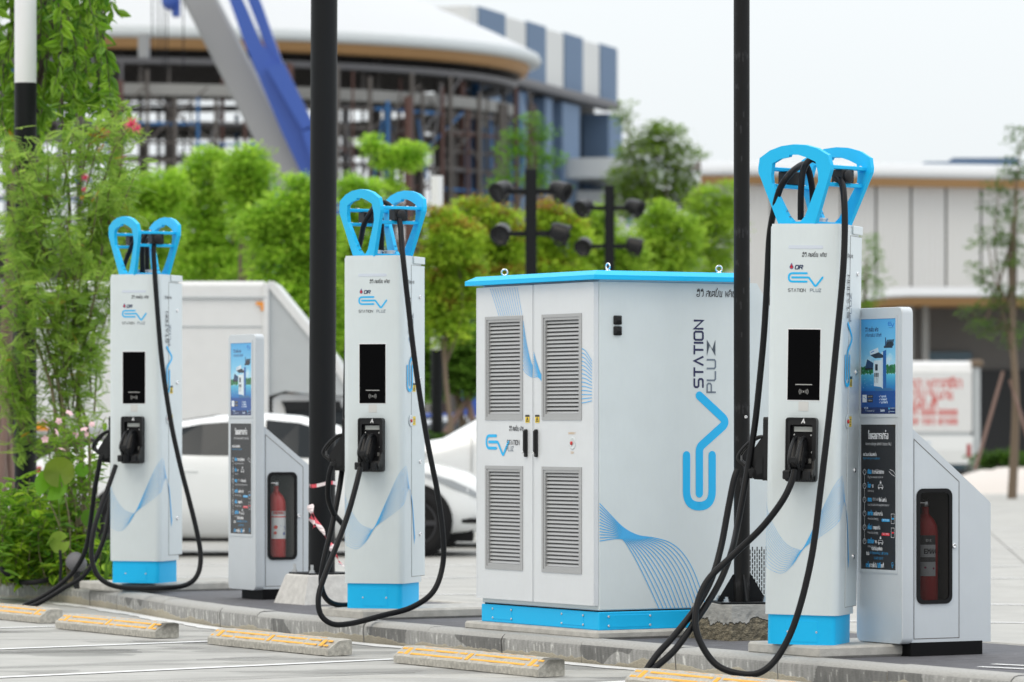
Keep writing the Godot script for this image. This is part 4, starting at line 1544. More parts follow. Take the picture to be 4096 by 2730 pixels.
func chargers() -> void:
	var proto := charger_body()
	var second := proto.duplicate()
	var third := proto.duplicate()
	second.name = "ev_charger_001"
	third.name = "ev_charger_002"
	add_child(second)
	add_child(third)
	var grp := "white and blue chargers in a row on the island"
	tag(proto, "nearest white charger with blue hoops, right of the power cabinet, cables looping to the road", "charger", grp)
	tag(second, "white charger between the thick black post and the power cabinet, cable hanging over the kerb", "charger", grp)
	tag(third, "farthest white charger, at the left beside the plants, slightly out of focus", "charger", grp)
	proto.position = Vector3(1.570, 0.19, -22.478)
	proto.rotation = Vector3(0, deg_to_rad(-18.5), -0.0155)
	second.position = Vector3(-0.811, 0.19, -26.78)
	second.rotation = Vector3(0, deg_to_rad(-18.5), 0.001)
	third.position = Vector3(-2.645, 0.203, -30.6)
	third.rotation = Vector3(0, deg_to_rad(-18.5), 0.0)
	hoops(proto, deg_to_rad(-29.0))
	hoops(second, deg_to_rad(-40.0))
	hoops(third, deg_to_rad(-42.5))
	cable(proto, [[1840, 505, 22.42], [1841, 430, 22.40], [1848, 385, 22.42], [1866, 366, 22.44], [1890, 378, 22.40], [1918, 402, 22.33], [1934, 420, 22.26], [1940, 460, 22.20], [1941, 540, 22.15], [1936, 640, 22.10], [1921, 800, 22.05], [1906, 950, 22.0], [1886, 1120, 21.95], [1865, 1280, 21.9], [1830, 1420, 21.85], [1790, 1505, 21.82], [1745, 1546, 21.8], [1690, 1546, 21.85], [1640, 1522, 21.9], [1603, 1460, 21.95], [1600, 1400, 22.0], [1625, 1335, 22.05], [1685, 1275, 22.1], [1748, 1215, 22.1], [1795, 1155, 22.1], [1818, 1110, 22.12], [1826, 1080, 22.14]], 0.0176)
	cable(proto, [[1868, 505, 22.56], [1866, 430, 22.56], [1852, 380, 22.55], [1828, 388, 22.47], [1805, 412, 22.42], [1790, 440, 22.46], [1778, 485, 22.52], [1768, 545, 22.62], [1763, 640, 22.62], [1756, 760, 22.6], [1746, 870, 22.58], [1734, 980, 22.56], [1716, 1090, 22.52], [1696, 1200, 22.42], [1680, 1270, 22.25], [1650, 1345, 22.15], [1600, 1425, 22.02], [1550, 1494, 21.93], [1506, 1534, 21.88], [1482, 1560, 21.84], [1474, 1572, 21.84], [1470, 1568, 21.86], [1480, 1548, 21.88], [1510, 1504, 21.92], [1548, 1462, 21.98], [1600, 1395, 22.05], [1635, 1330, 22.15], [1657, 1255, 22.24], [1673, 1170, 22.3], [1686, 1105, 22.34], [1694, 1080, 22.36]], 0.0176)
	cable(second, [[862, 583, 26.72], [862, 520, 26.70], [867, 480, 26.72], [883, 466, 26.74], [903, 480, 26.68], [915, 497, 26.60], [920, 520, 26.55], [923, 560, 26.5], [928, 610, 26.45], [938, 700, 26.43], [952, 820, 26.4], [968, 930, 26.38], [985, 1030, 26.35], [1005, 1130, 26.33], [1018, 1230, 26.3], [1017, 1300, 26.28], [995, 1360, 26.2], [945, 1396, 26.12], [880, 1414, 26.05], [810, 1432, 25.98], [765, 1434, 25.95], [737, 1412, 25.95], [732, 1370, 25.98], [748, 1318, 26.05], [775, 1250, 26.15], [800, 1180, 26.25], [817, 1120, 26.32], [828, 1075, 26.38]], 0.0176)
	cable(second, [[876, 583, 26.86], [876, 510, 26.86], [864, 474, 26.82], [848, 495, 26.76], [836, 518, 26.80], [827, 560, 26.92], [806, 640, 27.02], [797, 800, 27.02], [793, 960, 26.98], [786, 1080, 26.9], [766, 1195, 26.75], [744, 1288, 26.66], [738, 1337, 26.65], [746, 1370, 26.68], [766, 1387, 26.75], [800, 1390, 26.88], [835, 1380, 27.02], [832, 1300, 27.05], [796, 1218, 26.95], [766, 1178, 26.75], [754, 1140, 26.66], [756, 1095, 26.62], [762, 1070, 26.62]], 0.0176)
	cable(third, [[327, 628, 30.54], [327, 575, 30.52], [331, 548, 30.54], [341, 533, 30.56], [350, 540, 30.48], [353, 558, 30.42], [354, 600, 30.38], [360, 690, 30.33], [372, 830, 30.28], [391, 960, 30.24], [412, 1060, 30.20], [435, 1150, 30.16], [452, 1220, 30.12], [461, 1275, 30.08], [455, 1318, 30.02], [430, 1343, 29.94], [380, 1351, 29.83], [300, 1352, 29.78], [250, 1342, 29.78], [222, 1318, 29.80], [210, 1275, 29.84], [215, 1220, 29.90], [232, 1165, 30.00], [252, 1110, 30.10], [266, 1070, 30.18]], 0.0176)
	cable(third, [[338, 628, 30.68], [337, 560, 30.68], [326, 540, 30.66], [310, 552, 30.62], [297, 580, 30.68], [282, 620, 30.78], [268, 680, 30.84], [262, 830, 30.86], [260, 1000, 30.84], [256, 1130, 30.78], [238, 1240, 30.63], [196, 1318, 30.50], [146, 1352, 30.44], [95, 1383, 30.42], [60, 1397, 30.42], [58, 1390, 30.44], [85, 1378, 30.48], [130, 1350, 30.50], [170, 1312, 30.52], [197, 1262, 30.52], [208, 1200, 30.50], [217, 1130, 30.46], [226, 1080, 30.44], [230, 1055, 30.44]], 0.0176)


# ------------------------------------------------------------------ information pillars with fire extinguishers
func poster_blue() -> StandardMaterial3D:
	var W := 300
	var H := 486
	var cv := Cv.new(W, H, Color(0.3, 0.7, 0.95))
	for y in H:
		var t := float(y) / H
		var c: Color
		if t < 0.58:
			c = Color(0.28, 0.66, 0.90).lerp(Color(0.66, 0.88, 0.97), t / 0.58)
		else:
			c = Color(0.35, 0.76, 0.88).lerp(Color(0.05, 0.38, 0.72), (t - 0.58) / 0.2)
		if t > 0.755: c = Color(0.06, 0.30, 0.60)
		if t > 0.925: c = Color(0.03, 0.16, 0.38)
		cv.rect(0, y, W, 1, c)
	var r := RandomNumberGenerator.new()
	r.seed = 5
	for i in 60:                       # soft clouds, the far bank of trees
		cv.circle(Vector2(r.randf_range(0, W), r.randf_range(190, 255)), r.randf_range(8, 22), Color(1, 1, 1, 0.10))
	for i in 90:
		cv.circle(Vector2(r.randf_range(0, 100), r.randf_range(248, 278)), r.randf_range(4, 9), Color(0.10, 0.34 + r.randf() * 0.15, 0.20, 0.7))
		cv.circle(Vector2(r.randf_range(215, W), r.randf_range(240, 278)), r.randf_range(4, 9), Color(0.10, 0.34 + r.randf() * 0.15, 0.20, 0.7))
	# the pump and its canopy
	cv.poly(PackedVector2Array([Vector2(110, 350), Vector2(250, 352), Vector2(290, 366), Vector2(130, 368)]), Color(0.25, 0.40, 0.55, 0.6))
	cv.poly(PackedVector2Array([Vector2(186, 168), Vector2(216, 160), Vector2(216, 350), Vector2(186, 356)]), Color(0.12, 0.38, 0.66))
	cv.poly(PackedVector2Array([Vector2(176, 172), Vector2(188, 168), Vector2(188, 356), Vector2(176, 350)]), Color(0.80, 0.88, 0.93))
	cv.poly(PackedVector2Array([Vector2(112, 214), Vector2(176, 212), Vector2(176, 348), Vector2(112, 342)]), Color(0.86, 0.91, 0.94))
	cv.poly(PackedVector2Array([Vector2(76, 166), Vector2(146, 148), Vector2(152, 172), Vector2(80, 186)]), Color(0.84, 0.90, 0.94))
	cv.poly(PackedVector2Array([Vector2(80, 186), Vector2(152, 172), Vector2(192, 188), Vector2(192, 200), Vector2(120, 202)]), Color(0.12, 0.17, 0.24))
	cv.rect(122, 232, 22, 32, Color(0.08, 0.10, 0.13))
	for k in 3:
		cv.rect(116 + k * 13, 276, 9, 20, Color(0.10, 0.12, 0.16))
		cv.line(Vector2(120 + k * 13, 296), Vector2(118 + k * 13, 326), 2, Color(0.12, 0.14, 0.18))
	cv.line(Vector2(88, 172), Vector2(112, 166), 3, Color(0.1, 0.45, 0.8))
	# small inset pictures of a car and a person, left as dark shapes
	cv.poly(PackedVector2Array([Vector2(196, 148), Vector2(222, 110), Vector2(284, 108), Vector2(268, 152)]), Color(0.20, 0.34, 0.45))
	cv.poly(PackedVector2Array([Vector2(214, 134), Vector2(228, 120), Vector2(262, 118), Vector2(280, 132), Vector2(274, 142), Vector2(214, 142)]), Color(0.06, 0.10, 0.15))
	cv.rect(206, 98, 8, 40, Color(0.10, 0.22, 0.40))
	cv.poly(PackedVector2Array([Vector2(34, 258), Vector2(54, 206), Vector2(108, 226), Vector2(104, 258)]), Color(0.10, 0.24, 0.40))
	cv.rect(196, 142, 66, 9, Color(0.05, 0.09, 0.16))
	cv.rect(36, 250, 68, 9, Color(0.05, 0.09, 0.16))
	for i in 14:
		cv.circle(Vector2(r.randf_range(5, 100), r.randf_range(300, 356)), r.randf_range(1, 3), Color(0.8, 0.95, 1.0, 0.5))
	# words
	cv_strokes(cv, "อีวี สเตชั่น พลัซ", Vector2(40, 66), 15, 2.6, Color(0.10, 0.22, 0.40), 0.66)
	cv_strokes(cv, "ชาร์จความมั่นใจ ไปได้ทุกที่", Vector2(40, 92), 11, 2.0, Color(0.14, 0.28, 0.48), 0.66)
	var b := Color(0.06, 0.42, 0.78)
	for l in [[Vector2(258, 22), Vector2(236, 22)], [Vector2(236, 22), Vector2(231, 30)], [Vector2(231, 30), Vector2(236, 38)], [Vector2(236, 38), Vector2(258, 38)], [Vector2(238, 30), Vector2(260, 30)], [Vector2(260, 30), Vector2(270, 45)], [Vector2(270, 45), Vector2(282, 27)]]:
		cv.line(l[0], l[1], 4.0, b)
	cv_text(cv, "STATION PLUZ", Vector2(258, 54), 5.0, Color(0.1, 0.3, 0.55), true, 1.0)
	cv.rect(14, 386, 36, 38, Color(0.93, 0.96, 0.98))
	cv.line(Vector2(22, 398), Vector2(34, 398), 2, b)
	cv.line(Vector2(34, 400), Vector2(42, 408), 2, b)
	cv.rect(56, 388, 46, 16, Color(0.02, 0.03, 0.05)); cv_text(cv, "App Store", Vector2(79, 400), 7, Color(1, 1, 1), true)
	cv.rect(56, 408, 46, 16, Color(0.02, 0.03, 0.05)); cv_text(cv, "Google Play", Vector2(79, 420), 7, Color(1, 1, 1), true, 0.75)
	for k in 3:
		cv.line(Vector2(158, 394 + k * 15), Vector2(162, 398 + k * 15), 1.5, Color(1, 1, 1))
		cv.line(Vector2(162, 398 + k * 15), Vector2(168, 389 + k * 15), 1.5, Color(1, 1, 1))
		cv_strokes(cv, ["จองการชาร์จ", "ตรวจสอบสถานี", "ดูประวัติการชาร์จ"][k], Vector2(176, 399 + k * 15), 7, 1.3, Color(0.9, 0.95, 1.0), 0.6)
	cv_strokes(cv, "ดาวน์โหลด", Vector2(30, 456), 6, 1.2, Color(0.9, 0.95, 1), 0.7)
	cv_text(cv, "EV Station PluZ", Vector2(52, 474), 8, Color(1, 1, 1), false, 0.85)
	cv_text(cv, "f", Vector2(42, 474), 11, Color(0.7, 0.85, 1.0))
	cv_strokes(cv, "ข้อมูลเพิ่มเติม", Vector2(168, 470), 7, 1.3, Color(0.9, 0.95, 1), 0.55)
	cv.circle(Vector2(240, 456), 5, Color(0.3, 0.75, 0.95)); cv.circle(Vector2(240, 472), 4, Color(0.9, 0.95, 1.0), 1.5)
	cv.rect(250, 453, 40, 2, Color(0.8, 0.9, 1)); cv.rect(250, 470, 36, 2, Color(0.8, 0.9, 1))
	return sheet("poster_blue", cv)


func poster_dark() -> StandardMaterial3D:
	var W := 300
	var H := 734
	var cv := Cv.new(W, H, Color(0.115, 0.12, 0.14))
	var wh := Color(0.92, 0.93, 0.95)
	var bl := Color(0.20, 0.66, 0.92)
	cv_strokes(cv, "ขั้นตอนการชาร์จ", Vector2(64, 74), 26, 4.4, wh, 0.55)
	cv_text(cv, "How to charge with EV Station PluZ", Vector2(150, 112), 14, wh, true, 0.72)
	cv_strokes(cv, "ลงทะเบียนและเข้าสู่แอปพลิเคชั่น", Vector2(20, 160), 11, 1.7, wh, 0.50)
	cv_text(cv, "Register and log in the application", Vector2(20, 182), 11, bl, false, 0.62)
	var rows := [["เสียบ", "หัวชาร์จเข้ากับตัวรถ", "Plug the connector to the car"], ["ล็อค", "รถ", "Lock the car"], ["สแกน", "QR Code ที่เครื่องชาร์จ", "Scan QR Code of the targeted connector"], ["สตาร์ท", "กดเริ่มการชาร์จ", "Press start charging"], ["สต็อป", "กดหยุดชาร์จ", "Press stop charging"], ["ปลดล็อค", "รถ", "Unlock the car"]]
	cv.line(Vector2(32, 240), Vector2(32, 590), 2.5, wh)
	for i in 6:
		var y := 242.0 + i * 70.0
		cv.circle(Vector2(32, y), 14, Color(0.115, 0.12, 0.14))
		cv.circle(Vector2(32, y), 14, wh, 2.4)
		cv_text(cv, str(i + 1), Vector2(32, y + 6), 13, wh, true)
		var x := 60.0 + cv_strokes(cv, rows[i][0], Vector2(60, y + 7), 15, 3.2, bl, 0.58) + 8.0
		if i == 2:
			x += cv_text(cv, "QR Code", Vector2(x, y + 7), 12, wh, false, 0.75) + 6.0
			cv_strokes(cv, "ที่เครื่องชาร์จ", Vector2(x, y + 7), 13, 2.3, wh, 0.5)
		else:
			cv_strokes(cv, rows[i][1], Vector2(x, y + 7), 13, 2.3, wh, 0.52)
		cv_text(cv, rows[i][2], Vector2(60, y + 34), 11, wh, false, 0.66)
	cv.rect(178, 476, 66, 14, bl); cv_text(cv, "Start Charging", Vector2(211, 487), 8, wh, true, 0.7)
	cv.rect(178, 546, 66, 14, Color(0.88, 0.16, 0.22)); cv_text(cv, "Stop Charging", Vector2(211, 557), 8, wh, true, 0.7)
	for k in [[450, bl], [520, Color(0.88, 0.16, 0.22)]]:     # telephones
		var y: float = k[0]
		for l in [[Vector2(258, y), Vector2(284, y)], [Vector2(284, y), Vector2(284, y + 48)], [Vector2(284, y + 48), Vector2(258, y + 48)], [Vector2(258, y + 48), Vector2(258, y)]]:
			cv.line(l[0], l[1], 2.2, wh)
		cv.rect(262, y + 20, 18, 8, k[1])
	for y in [312, 590]:                                       # little cars with locks
		cv.line(Vector2(146, y + 6), Vector2(190, y + 6), 3, wh); cv.line(Vector2(152, y - 6), Vector2(184, y - 6), 2, wh)
		cv.line(Vector2(152, y - 6), Vector2(146, y + 6), 2, wh); cv.line(Vector2(184, y - 6), Vector2(190, y + 6), 2, wh)
		cv.circle(Vector2(154, y + 12), 4, wh); cv.circle(Vector2(182, y + 12), 4, wh)
		cv.rect(162, y - 22, 12, 10, wh); cv.circle(Vector2(168, y - 22), 5, wh, 1.6)
	cv.line(Vector2(240, 238), Vector2(262, 252), 2, wh); cv.line(Vector2(262, 252), Vector2(290, 262), 2, wh); cv.line(Vector2(246, 228), Vector2(276, 236), 2, wh); cv.line(Vector2(276, 236), Vector2(296, 256), 2, wh)
	cv_strokes(cv, "สอบถามข้อมูลเพิ่มเติม", Vector2(92, 634), 12, 2.0, wh, 0.52)
	var xx := 48.0 + cv_strokes(cv, "ติดต่อ", Vector2(48, 660), 12, 2.0, wh, 0.5) + 6.0
	cv_text(cv, "EV Station PluZ Call Center", Vector2(xx, 660), 13, bl, false, 0.72)
	cv_text(cv, "02-0619519", Vector2(150, 686), 13, bl, true, 0.8)
	var x2 := 44.0 + cv_strokes(cv, "ชาร์จ", Vector2(44, 720), 15, 3.0, bl, 0.55)
	x2 += cv_strokes(cv, "ความมั่นใจ", Vector2(x2, 720), 15, 2.6, wh, 0.55) + 4.0
	x2 += cv_strokes(cv, "ไปได้", Vector2(x2, 720), 15, 3.0, bl, 0.55)
	cv_strokes(cv, "ทุกที่", Vector2(x2, 720), 15, 2.6, wh, 0.55)
	cv.circle(Vector2(268, 700), 8, bl, 2.2); cv.line(Vector2(261, 704), Vector2(268, 720), 2, bl); cv.line(Vector2(275, 704), Vector2(268, 720), 2, bl)
	return sheet("poster_dark", cv)


func sheet(nm: String, cv: Cv) -> StandardMaterial3D:
	var m: StandardMaterial3D = mk(nm, Color.WHITE, 0.25, 0.0, 0.35)
	m.albedo_texture = ImageTexture.create_from_image(cv.im)
	m.texture_repeat = false
	return m


func sheet_quad(x0: float, y0: float, x1: float, y1: float, z: float) -> MB:
	var m := MB.new()
	m.quaduv(Vector3(x0, y0, z), Vector3(x1, y0, z), Vector3(x1, y1, z), Vector3(x0, y1, z), Vector2(0, 1), Vector2(1, 1), Vector2(1, 0), Vector2(0, 0))
	return m


func kiosks() -> void:
	poster_blue()
	poster_dark()
	var o := thing("information_pillar", "white information pillar nearest the right edge, with posters and a slant-topped extinguisher box", "information pillar", Vector3(2.099, 0.127, -22.311), KERB_YAW, "white information pillars with extinguisher boxes")
	kiosk(o, mats.pane_dark)
	var e := thing("fire_extinguisher", "dark red fire extinguisher behind the window of the right pillar, name plate showing EMAN", "fire extinguisher", Vector3(0, 0, 0), 0.0, "extinguishers inside the pillars")
	extinguisher(e, false)
	e.transform = o.transform * Transform3D(Basis(Vector3.UP, PI / 2), Vector3(-0.098, 0.25, -0.158))
	var o2 := thing("information_pillar", "white information pillar farther back, behind the thick black post, with blue poster and extinguisher box", "information pillar", Vector3(-1.718, 0.127, -29.364), KERB_YAW, "white information pillars with extinguisher boxes")
	kiosk(o2, mats.pane)
	var e2 := thing("fire_extinguisher", "bright red fire extinguisher with white label in the pillar beside the thick black post", "fire extinguisher", Vector3.ZERO, 0.0, "extinguishers inside the pillars")
	extinguisher(e2, true)
	e2.transform = o2.transform * Transform3D(Basis(Vector3.UP, PI / 2), Vector3(-0.098, 0.25, -0.150))


func kiosk(o: Node3D, pane_mat: Material) -> void:
	var side := Transform3D(Basis(Vector3.UP, PI / 2), Vector3.ZERO)      # x along -z, z along +x
	var m := MB.new()
	m.box(Vector3(-0.17, 0.035, -0.236), Vector3(0.32, 0.078, 0.47), Transform3D(), 0.003)
	part(o, "plinth_box", m, mats.black_gloss_dull)
	# the upright panel: rounded outline, thick
	m = MB.new()
	var out := rrect(-0.413, 0.066, 0.0, 1.837, 0.035, 6)
	m.prism(out, -0.006, 0.058, Transform3D(), true)
	var inn := rrect(-0.410, 0.069, -0.003, 1.834, 0.033, 6)
	var ra := PackedVector3Array()
	var rb := PackedVector3Array()
	for i in out.size():
		ra.append(Vector3(out[i].x, out[i].y, 0.058)); rb.append(Vector3(inn[i].x, inn[i].y, 0.062))
	m.ring_wall(ra, rb)
	m.cap(rb, inn, false)
	var up := part(o, "panel", m, mats.kiosk_white)
	for p in [[1.272, 1.781], [0.450, 1.222]]:
		var f := MB.new()
		f.ringplate(PackedVector2Array([Vector2(-0.386, p[0] - 0.014), Vector2(-0.040, p[0] - 0.014), Vector2(-0.040, p[1] + 0.014), Vector2(-0.386, p[1] + 0.014)]), PackedVector2Array([Vector2(-0.370, p[0] + 0.003), Vector2(-0.054, p[0] + 0.003), Vector2(-0.054, p[1] - 0.003), Vector2(-0.370, p[1] - 0.003)]), 0.0605, 0.0665)
		part(up, "poster_frame", f, mats.kiosk_white)
	part(o, "poster", sheet_quad(-0.372, 1.272, -0.052, 1.781, 0.0632), mats.poster_blue)
	part(o, "instruction_sheet", sheet_quad(-0.372, 0.450, -0.052, 1.222, 0.0632), mats.poster_dark)
	# the slant-topped box: shell with an opening for the window
	var shell := PackedVector2Array([Vector2(0.004, 0.066), Vector2(0.525, 0.066), Vector2(0.525, 0.800), Vector2(0.512, 0.815), Vector2(0.004, 1.205)])
	m = MB.new()
	var n := shell.size()
	for i in n:
		var a := shell[i]
		var b := shell[(i + 1) % n]
		m.quad(side * Vector3(a.x, a.y, -0.385), side * Vector3(b.x, b.y, -0.385), side * Vector3(b.x, b.y, -0.012), side * Vector3(a.x, a.y, -0.012))
	var back := PackedVector3Array()
	for q in shell: back.append(side * Vector3(q.x, q.y, -0.385))
	m.cap(back, shell, true)
	# face on the window side, as pieces round the window opening
	var wx0 := 0.052
	var wx1 := 0.253
	var wy0 := 0.288
	var wy1 := 0.868
	var pieces := [PackedVector2Array([Vector2(0.004, 0.066), Vector2(0.525, 0.066), Vector2(0.525, wy0), Vector2(0.004, wy0)]),
		PackedVector2Array([Vector2(0.004, wy0), Vector2(wx0, wy0), Vector2(wx0, wy1), Vector2(0.004, wy1)]),
		PackedVector2Array([Vector2(wx1, wy0), Vector2(0.525, wy0), Vector2(0.525, 0.800), Vector2(0.512, 0.815), Vector2(0.443, wy1), Vector2(wx1, wy1)]),
		PackedVector2Array([Vector2(0.004, wy1), Vector2(0.443, wy1), Vector2(0.004, 1.205)])]
	for p in pieces:
		var v := PackedVector3Array()
		for q in p: v.append(side * Vector3(q.x, q.y, -0.012))
		m.cap(v, p, false)
	var box := part(o, "extinguisher_box", m, mats.kiosk_white)
	var lin_ := MB.new()                # inside of the box
	lin_.box(Vector3(0.152, 0.58, -0.30), Vector3(0.20, 0.60, 0.006), side)
	lin_.box(Vector3(0.050, 0.58, -0.16), Vector3(0.005, 0.60, 0.28), side)
	lin_.box(Vector3(0.256, 0.58, -0.16), Vector3(0.005, 0.60, 0.28), side)
	lin_.box(Vector3(0.152, 0.245, -0.16), Vector3(0.21, 0.006, 0.28), side)
	lin_.box(Vector3(0.152, 0.885, -0.16), Vector3(0.21, 0.006, 0.28), side)
	part(box, "lining", lin_, mats.lining)
	# door edge: a fine dark joint, then the door skin as a ring round the window
	var dl := [Vector2(0.022, 0.092), Vector2(0.316, 0.092), Vector2(0.316, 0.917), Vector2(0.022, 1.142)]
	var jt := MB.new()
	ribbon(jt, PackedVector2Array([dl[0], dl[1], dl[2], dl[3], dl[0]]), 0.004, func(p: Vector2) -> Vector3: return side * Vector3(p.x, p.y, -0.0112))
	var door := part(o, "door_joint", jt, mats.slab_dark)
	var gk := MB.new()
	gk.ringplate(rrect(wx0 - 0.014, wy0 - 0.014, wx1 + 0.014, wy1 + 0.014, 0.040, 5), rrect(wx0 + 0.006, wy0 + 0.006, wx1 - 0.006, wy1 - 0.006, 0.028, 5), -0.013, -0.004, side)
	part(o, "window_gasket", gk, mats.rubber)
	var pn := MB.new()
	pn.quad(side * Vector3(wx0, wy0, -0.011), side * Vector3(wx1, wy0, -0.011), side * Vector3(wx1, wy1, -0.011), side * Vector3(wx0, wy1, -0.011))
	part(o, "window_pane", pn, pane_mat)
	lock_knob(door, Vector3(0.282, 0.578, -0.012), side, 0.014)


func extinguisher(e: Node3D, bright: bool) -> void:
	var m := MB.new()
	var r := 0.068
	m.lathe(PackedVector2Array([Vector2(0, 0.004), Vector2(r * 0.9, 0.004), Vector2(r, 0.02), Vector2(r, 0.40), Vector2(r * 0.93, 0.435), Vector2(r * 0.72, 0.465), Vector2(r * 0.42, 0.488), Vector2(r * 0.28, 0.50), Vector2(r * 0.28, 0.535), Vector2(0, 0.535)]), 24)
	part(e, "cylinder", m, mats.red)
	m = MB.new()
	m.lathe(PackedVector2Array([Vector2(0.017, 0.534), Vector2(0.021, 0.54), Vector2(0.021, 0.562), Vector2(0.012, 0.572), Vector2(0, 0.572)]), 12)
	m.box(Vector3(-0.028, 0.556, 0.01), Vector3(0.04, 0.012, 0.014), Transform3D(), 0.003)
	part(e, "valve", m, mats.steel)
	m = MB.new()
	m.box(Vector3(0.018, 0.592, 0), Vector3(0.10, 0.010, 0.02), Transform3D(Basis(Vector3.BACK, -0.25), Vector3.ZERO), 0.003)
	m.box(Vector3(0.022, 0.568, 0), Vector3(0.09, 0.008, 0.018), Transform3D(Basis(Vector3.BACK, 0.08), Vector3.ZERO), 0.003)
	part(e, "lever", m, mats.black_plastic)
	var lab := MB.new()
	var f := func(p: Vector2) -> Vector3:
		var a := p.x / r
		return Vector3(sin(a) * (r + 0.0012), p.y, cos(a) * (r + 0.0012))
	var f2 := func(p: Vector2) -> Vector3:
		var a := p.x / r
		return Vector3(sin(a) * (r + 0.0022), p.y, cos(a) * (r + 0.0022))
	var patch := func(x0: float, y0: float, x1: float, y1: float, c: Color, g: Callable) -> void:
		lab.col = c
		for i in 8:
			var a := lerpf(x0, x1, i / 8.0)
			var b := lerpf(x0, x1, (i + 1) / 8.0)
			lab.quad(g.call(Vector2(a, y0)), g.call(Vector2(b, y0)), g.call(Vector2(b, y1)), g.call(Vector2(a, y1)))
	var pale := Color(0.55, 0.57, 0.58)
	if bright:
		patch.call(-0.065, 0.17, 0.065, 0.335, pale, f)
		patch.call(-0.065, 0.335, 0.065, 0.362, Color(0.45, 0.42, 0.42), f)
		patch.call(-0.065, 0.318, 0.065, 0.326, Color(0.5, 0.02, 0.02), f2)
		lab.col = Color(0.35, 0.03, 0.03)
		write_on(lab, "FIREMAN", Vector2(-0.054, 0.341), 0.016, 0.0045, f2, 0.0, 0.85)
		lab.col = Color(0.5, 0.05, 0.03)
		dot_on(lab, Vector2(-0.035, 0.25), 0.014, f2); dot_on(lab, Vector2(-0.038, 0.21), 0.011, f2)
		lab.col = Color(0.1, 0.12, 0.3)
		dot_on(lab, Vector2(0.03, 0.205), 0.012, f2)
		ribbon(lab, PackedVector2Array([Vector2(0.0, 0.26), Vector2(0.035, 0.255), Vector2(0.045, 0.235)]), 0.006, f2)
	else:
		patch.call(-0.085, 0.17, 0.018, 0.335, Color(0.42, 0.44, 0.46), f)
		patch.call(-0.085, 0.335, 0.018, 0.385, Color(0.04, 0.04, 0.045), f)
		patch.call(-0.085, 0.245, 0.018, 0.270, Color(0.06, 0.06, 0.065), f2)
		lab.col = Color(0.5, 0.52, 0.53)
		write_on(lab, "IOXI E", Vector2(-0.038, 0.353), 0.011, 0.0025, f2, 0.0, 0.72)
		lab.col = Color(0.02, 0.02, 0.03)
		write_on(lab, "EMAN", Vector2(-0.046, 0.290), 0.022, 0.0055, f2, 0.0, 0.75)
		ribbon(lab, PackedVector2Array([Vector2(-0.05, 0.28), Vector2(0.012, 0.28)]), 0.003, f2)
		lab.col = Color(0.3, 0.05, 0.12)
		dot_on(lab, Vector2(-0.042, 0.215), 0.006, f2); dot_on(lab, Vector2(0.004, 0.21), 0.006, f2)
	part(e, "label_sleeve", lab, mats.print)


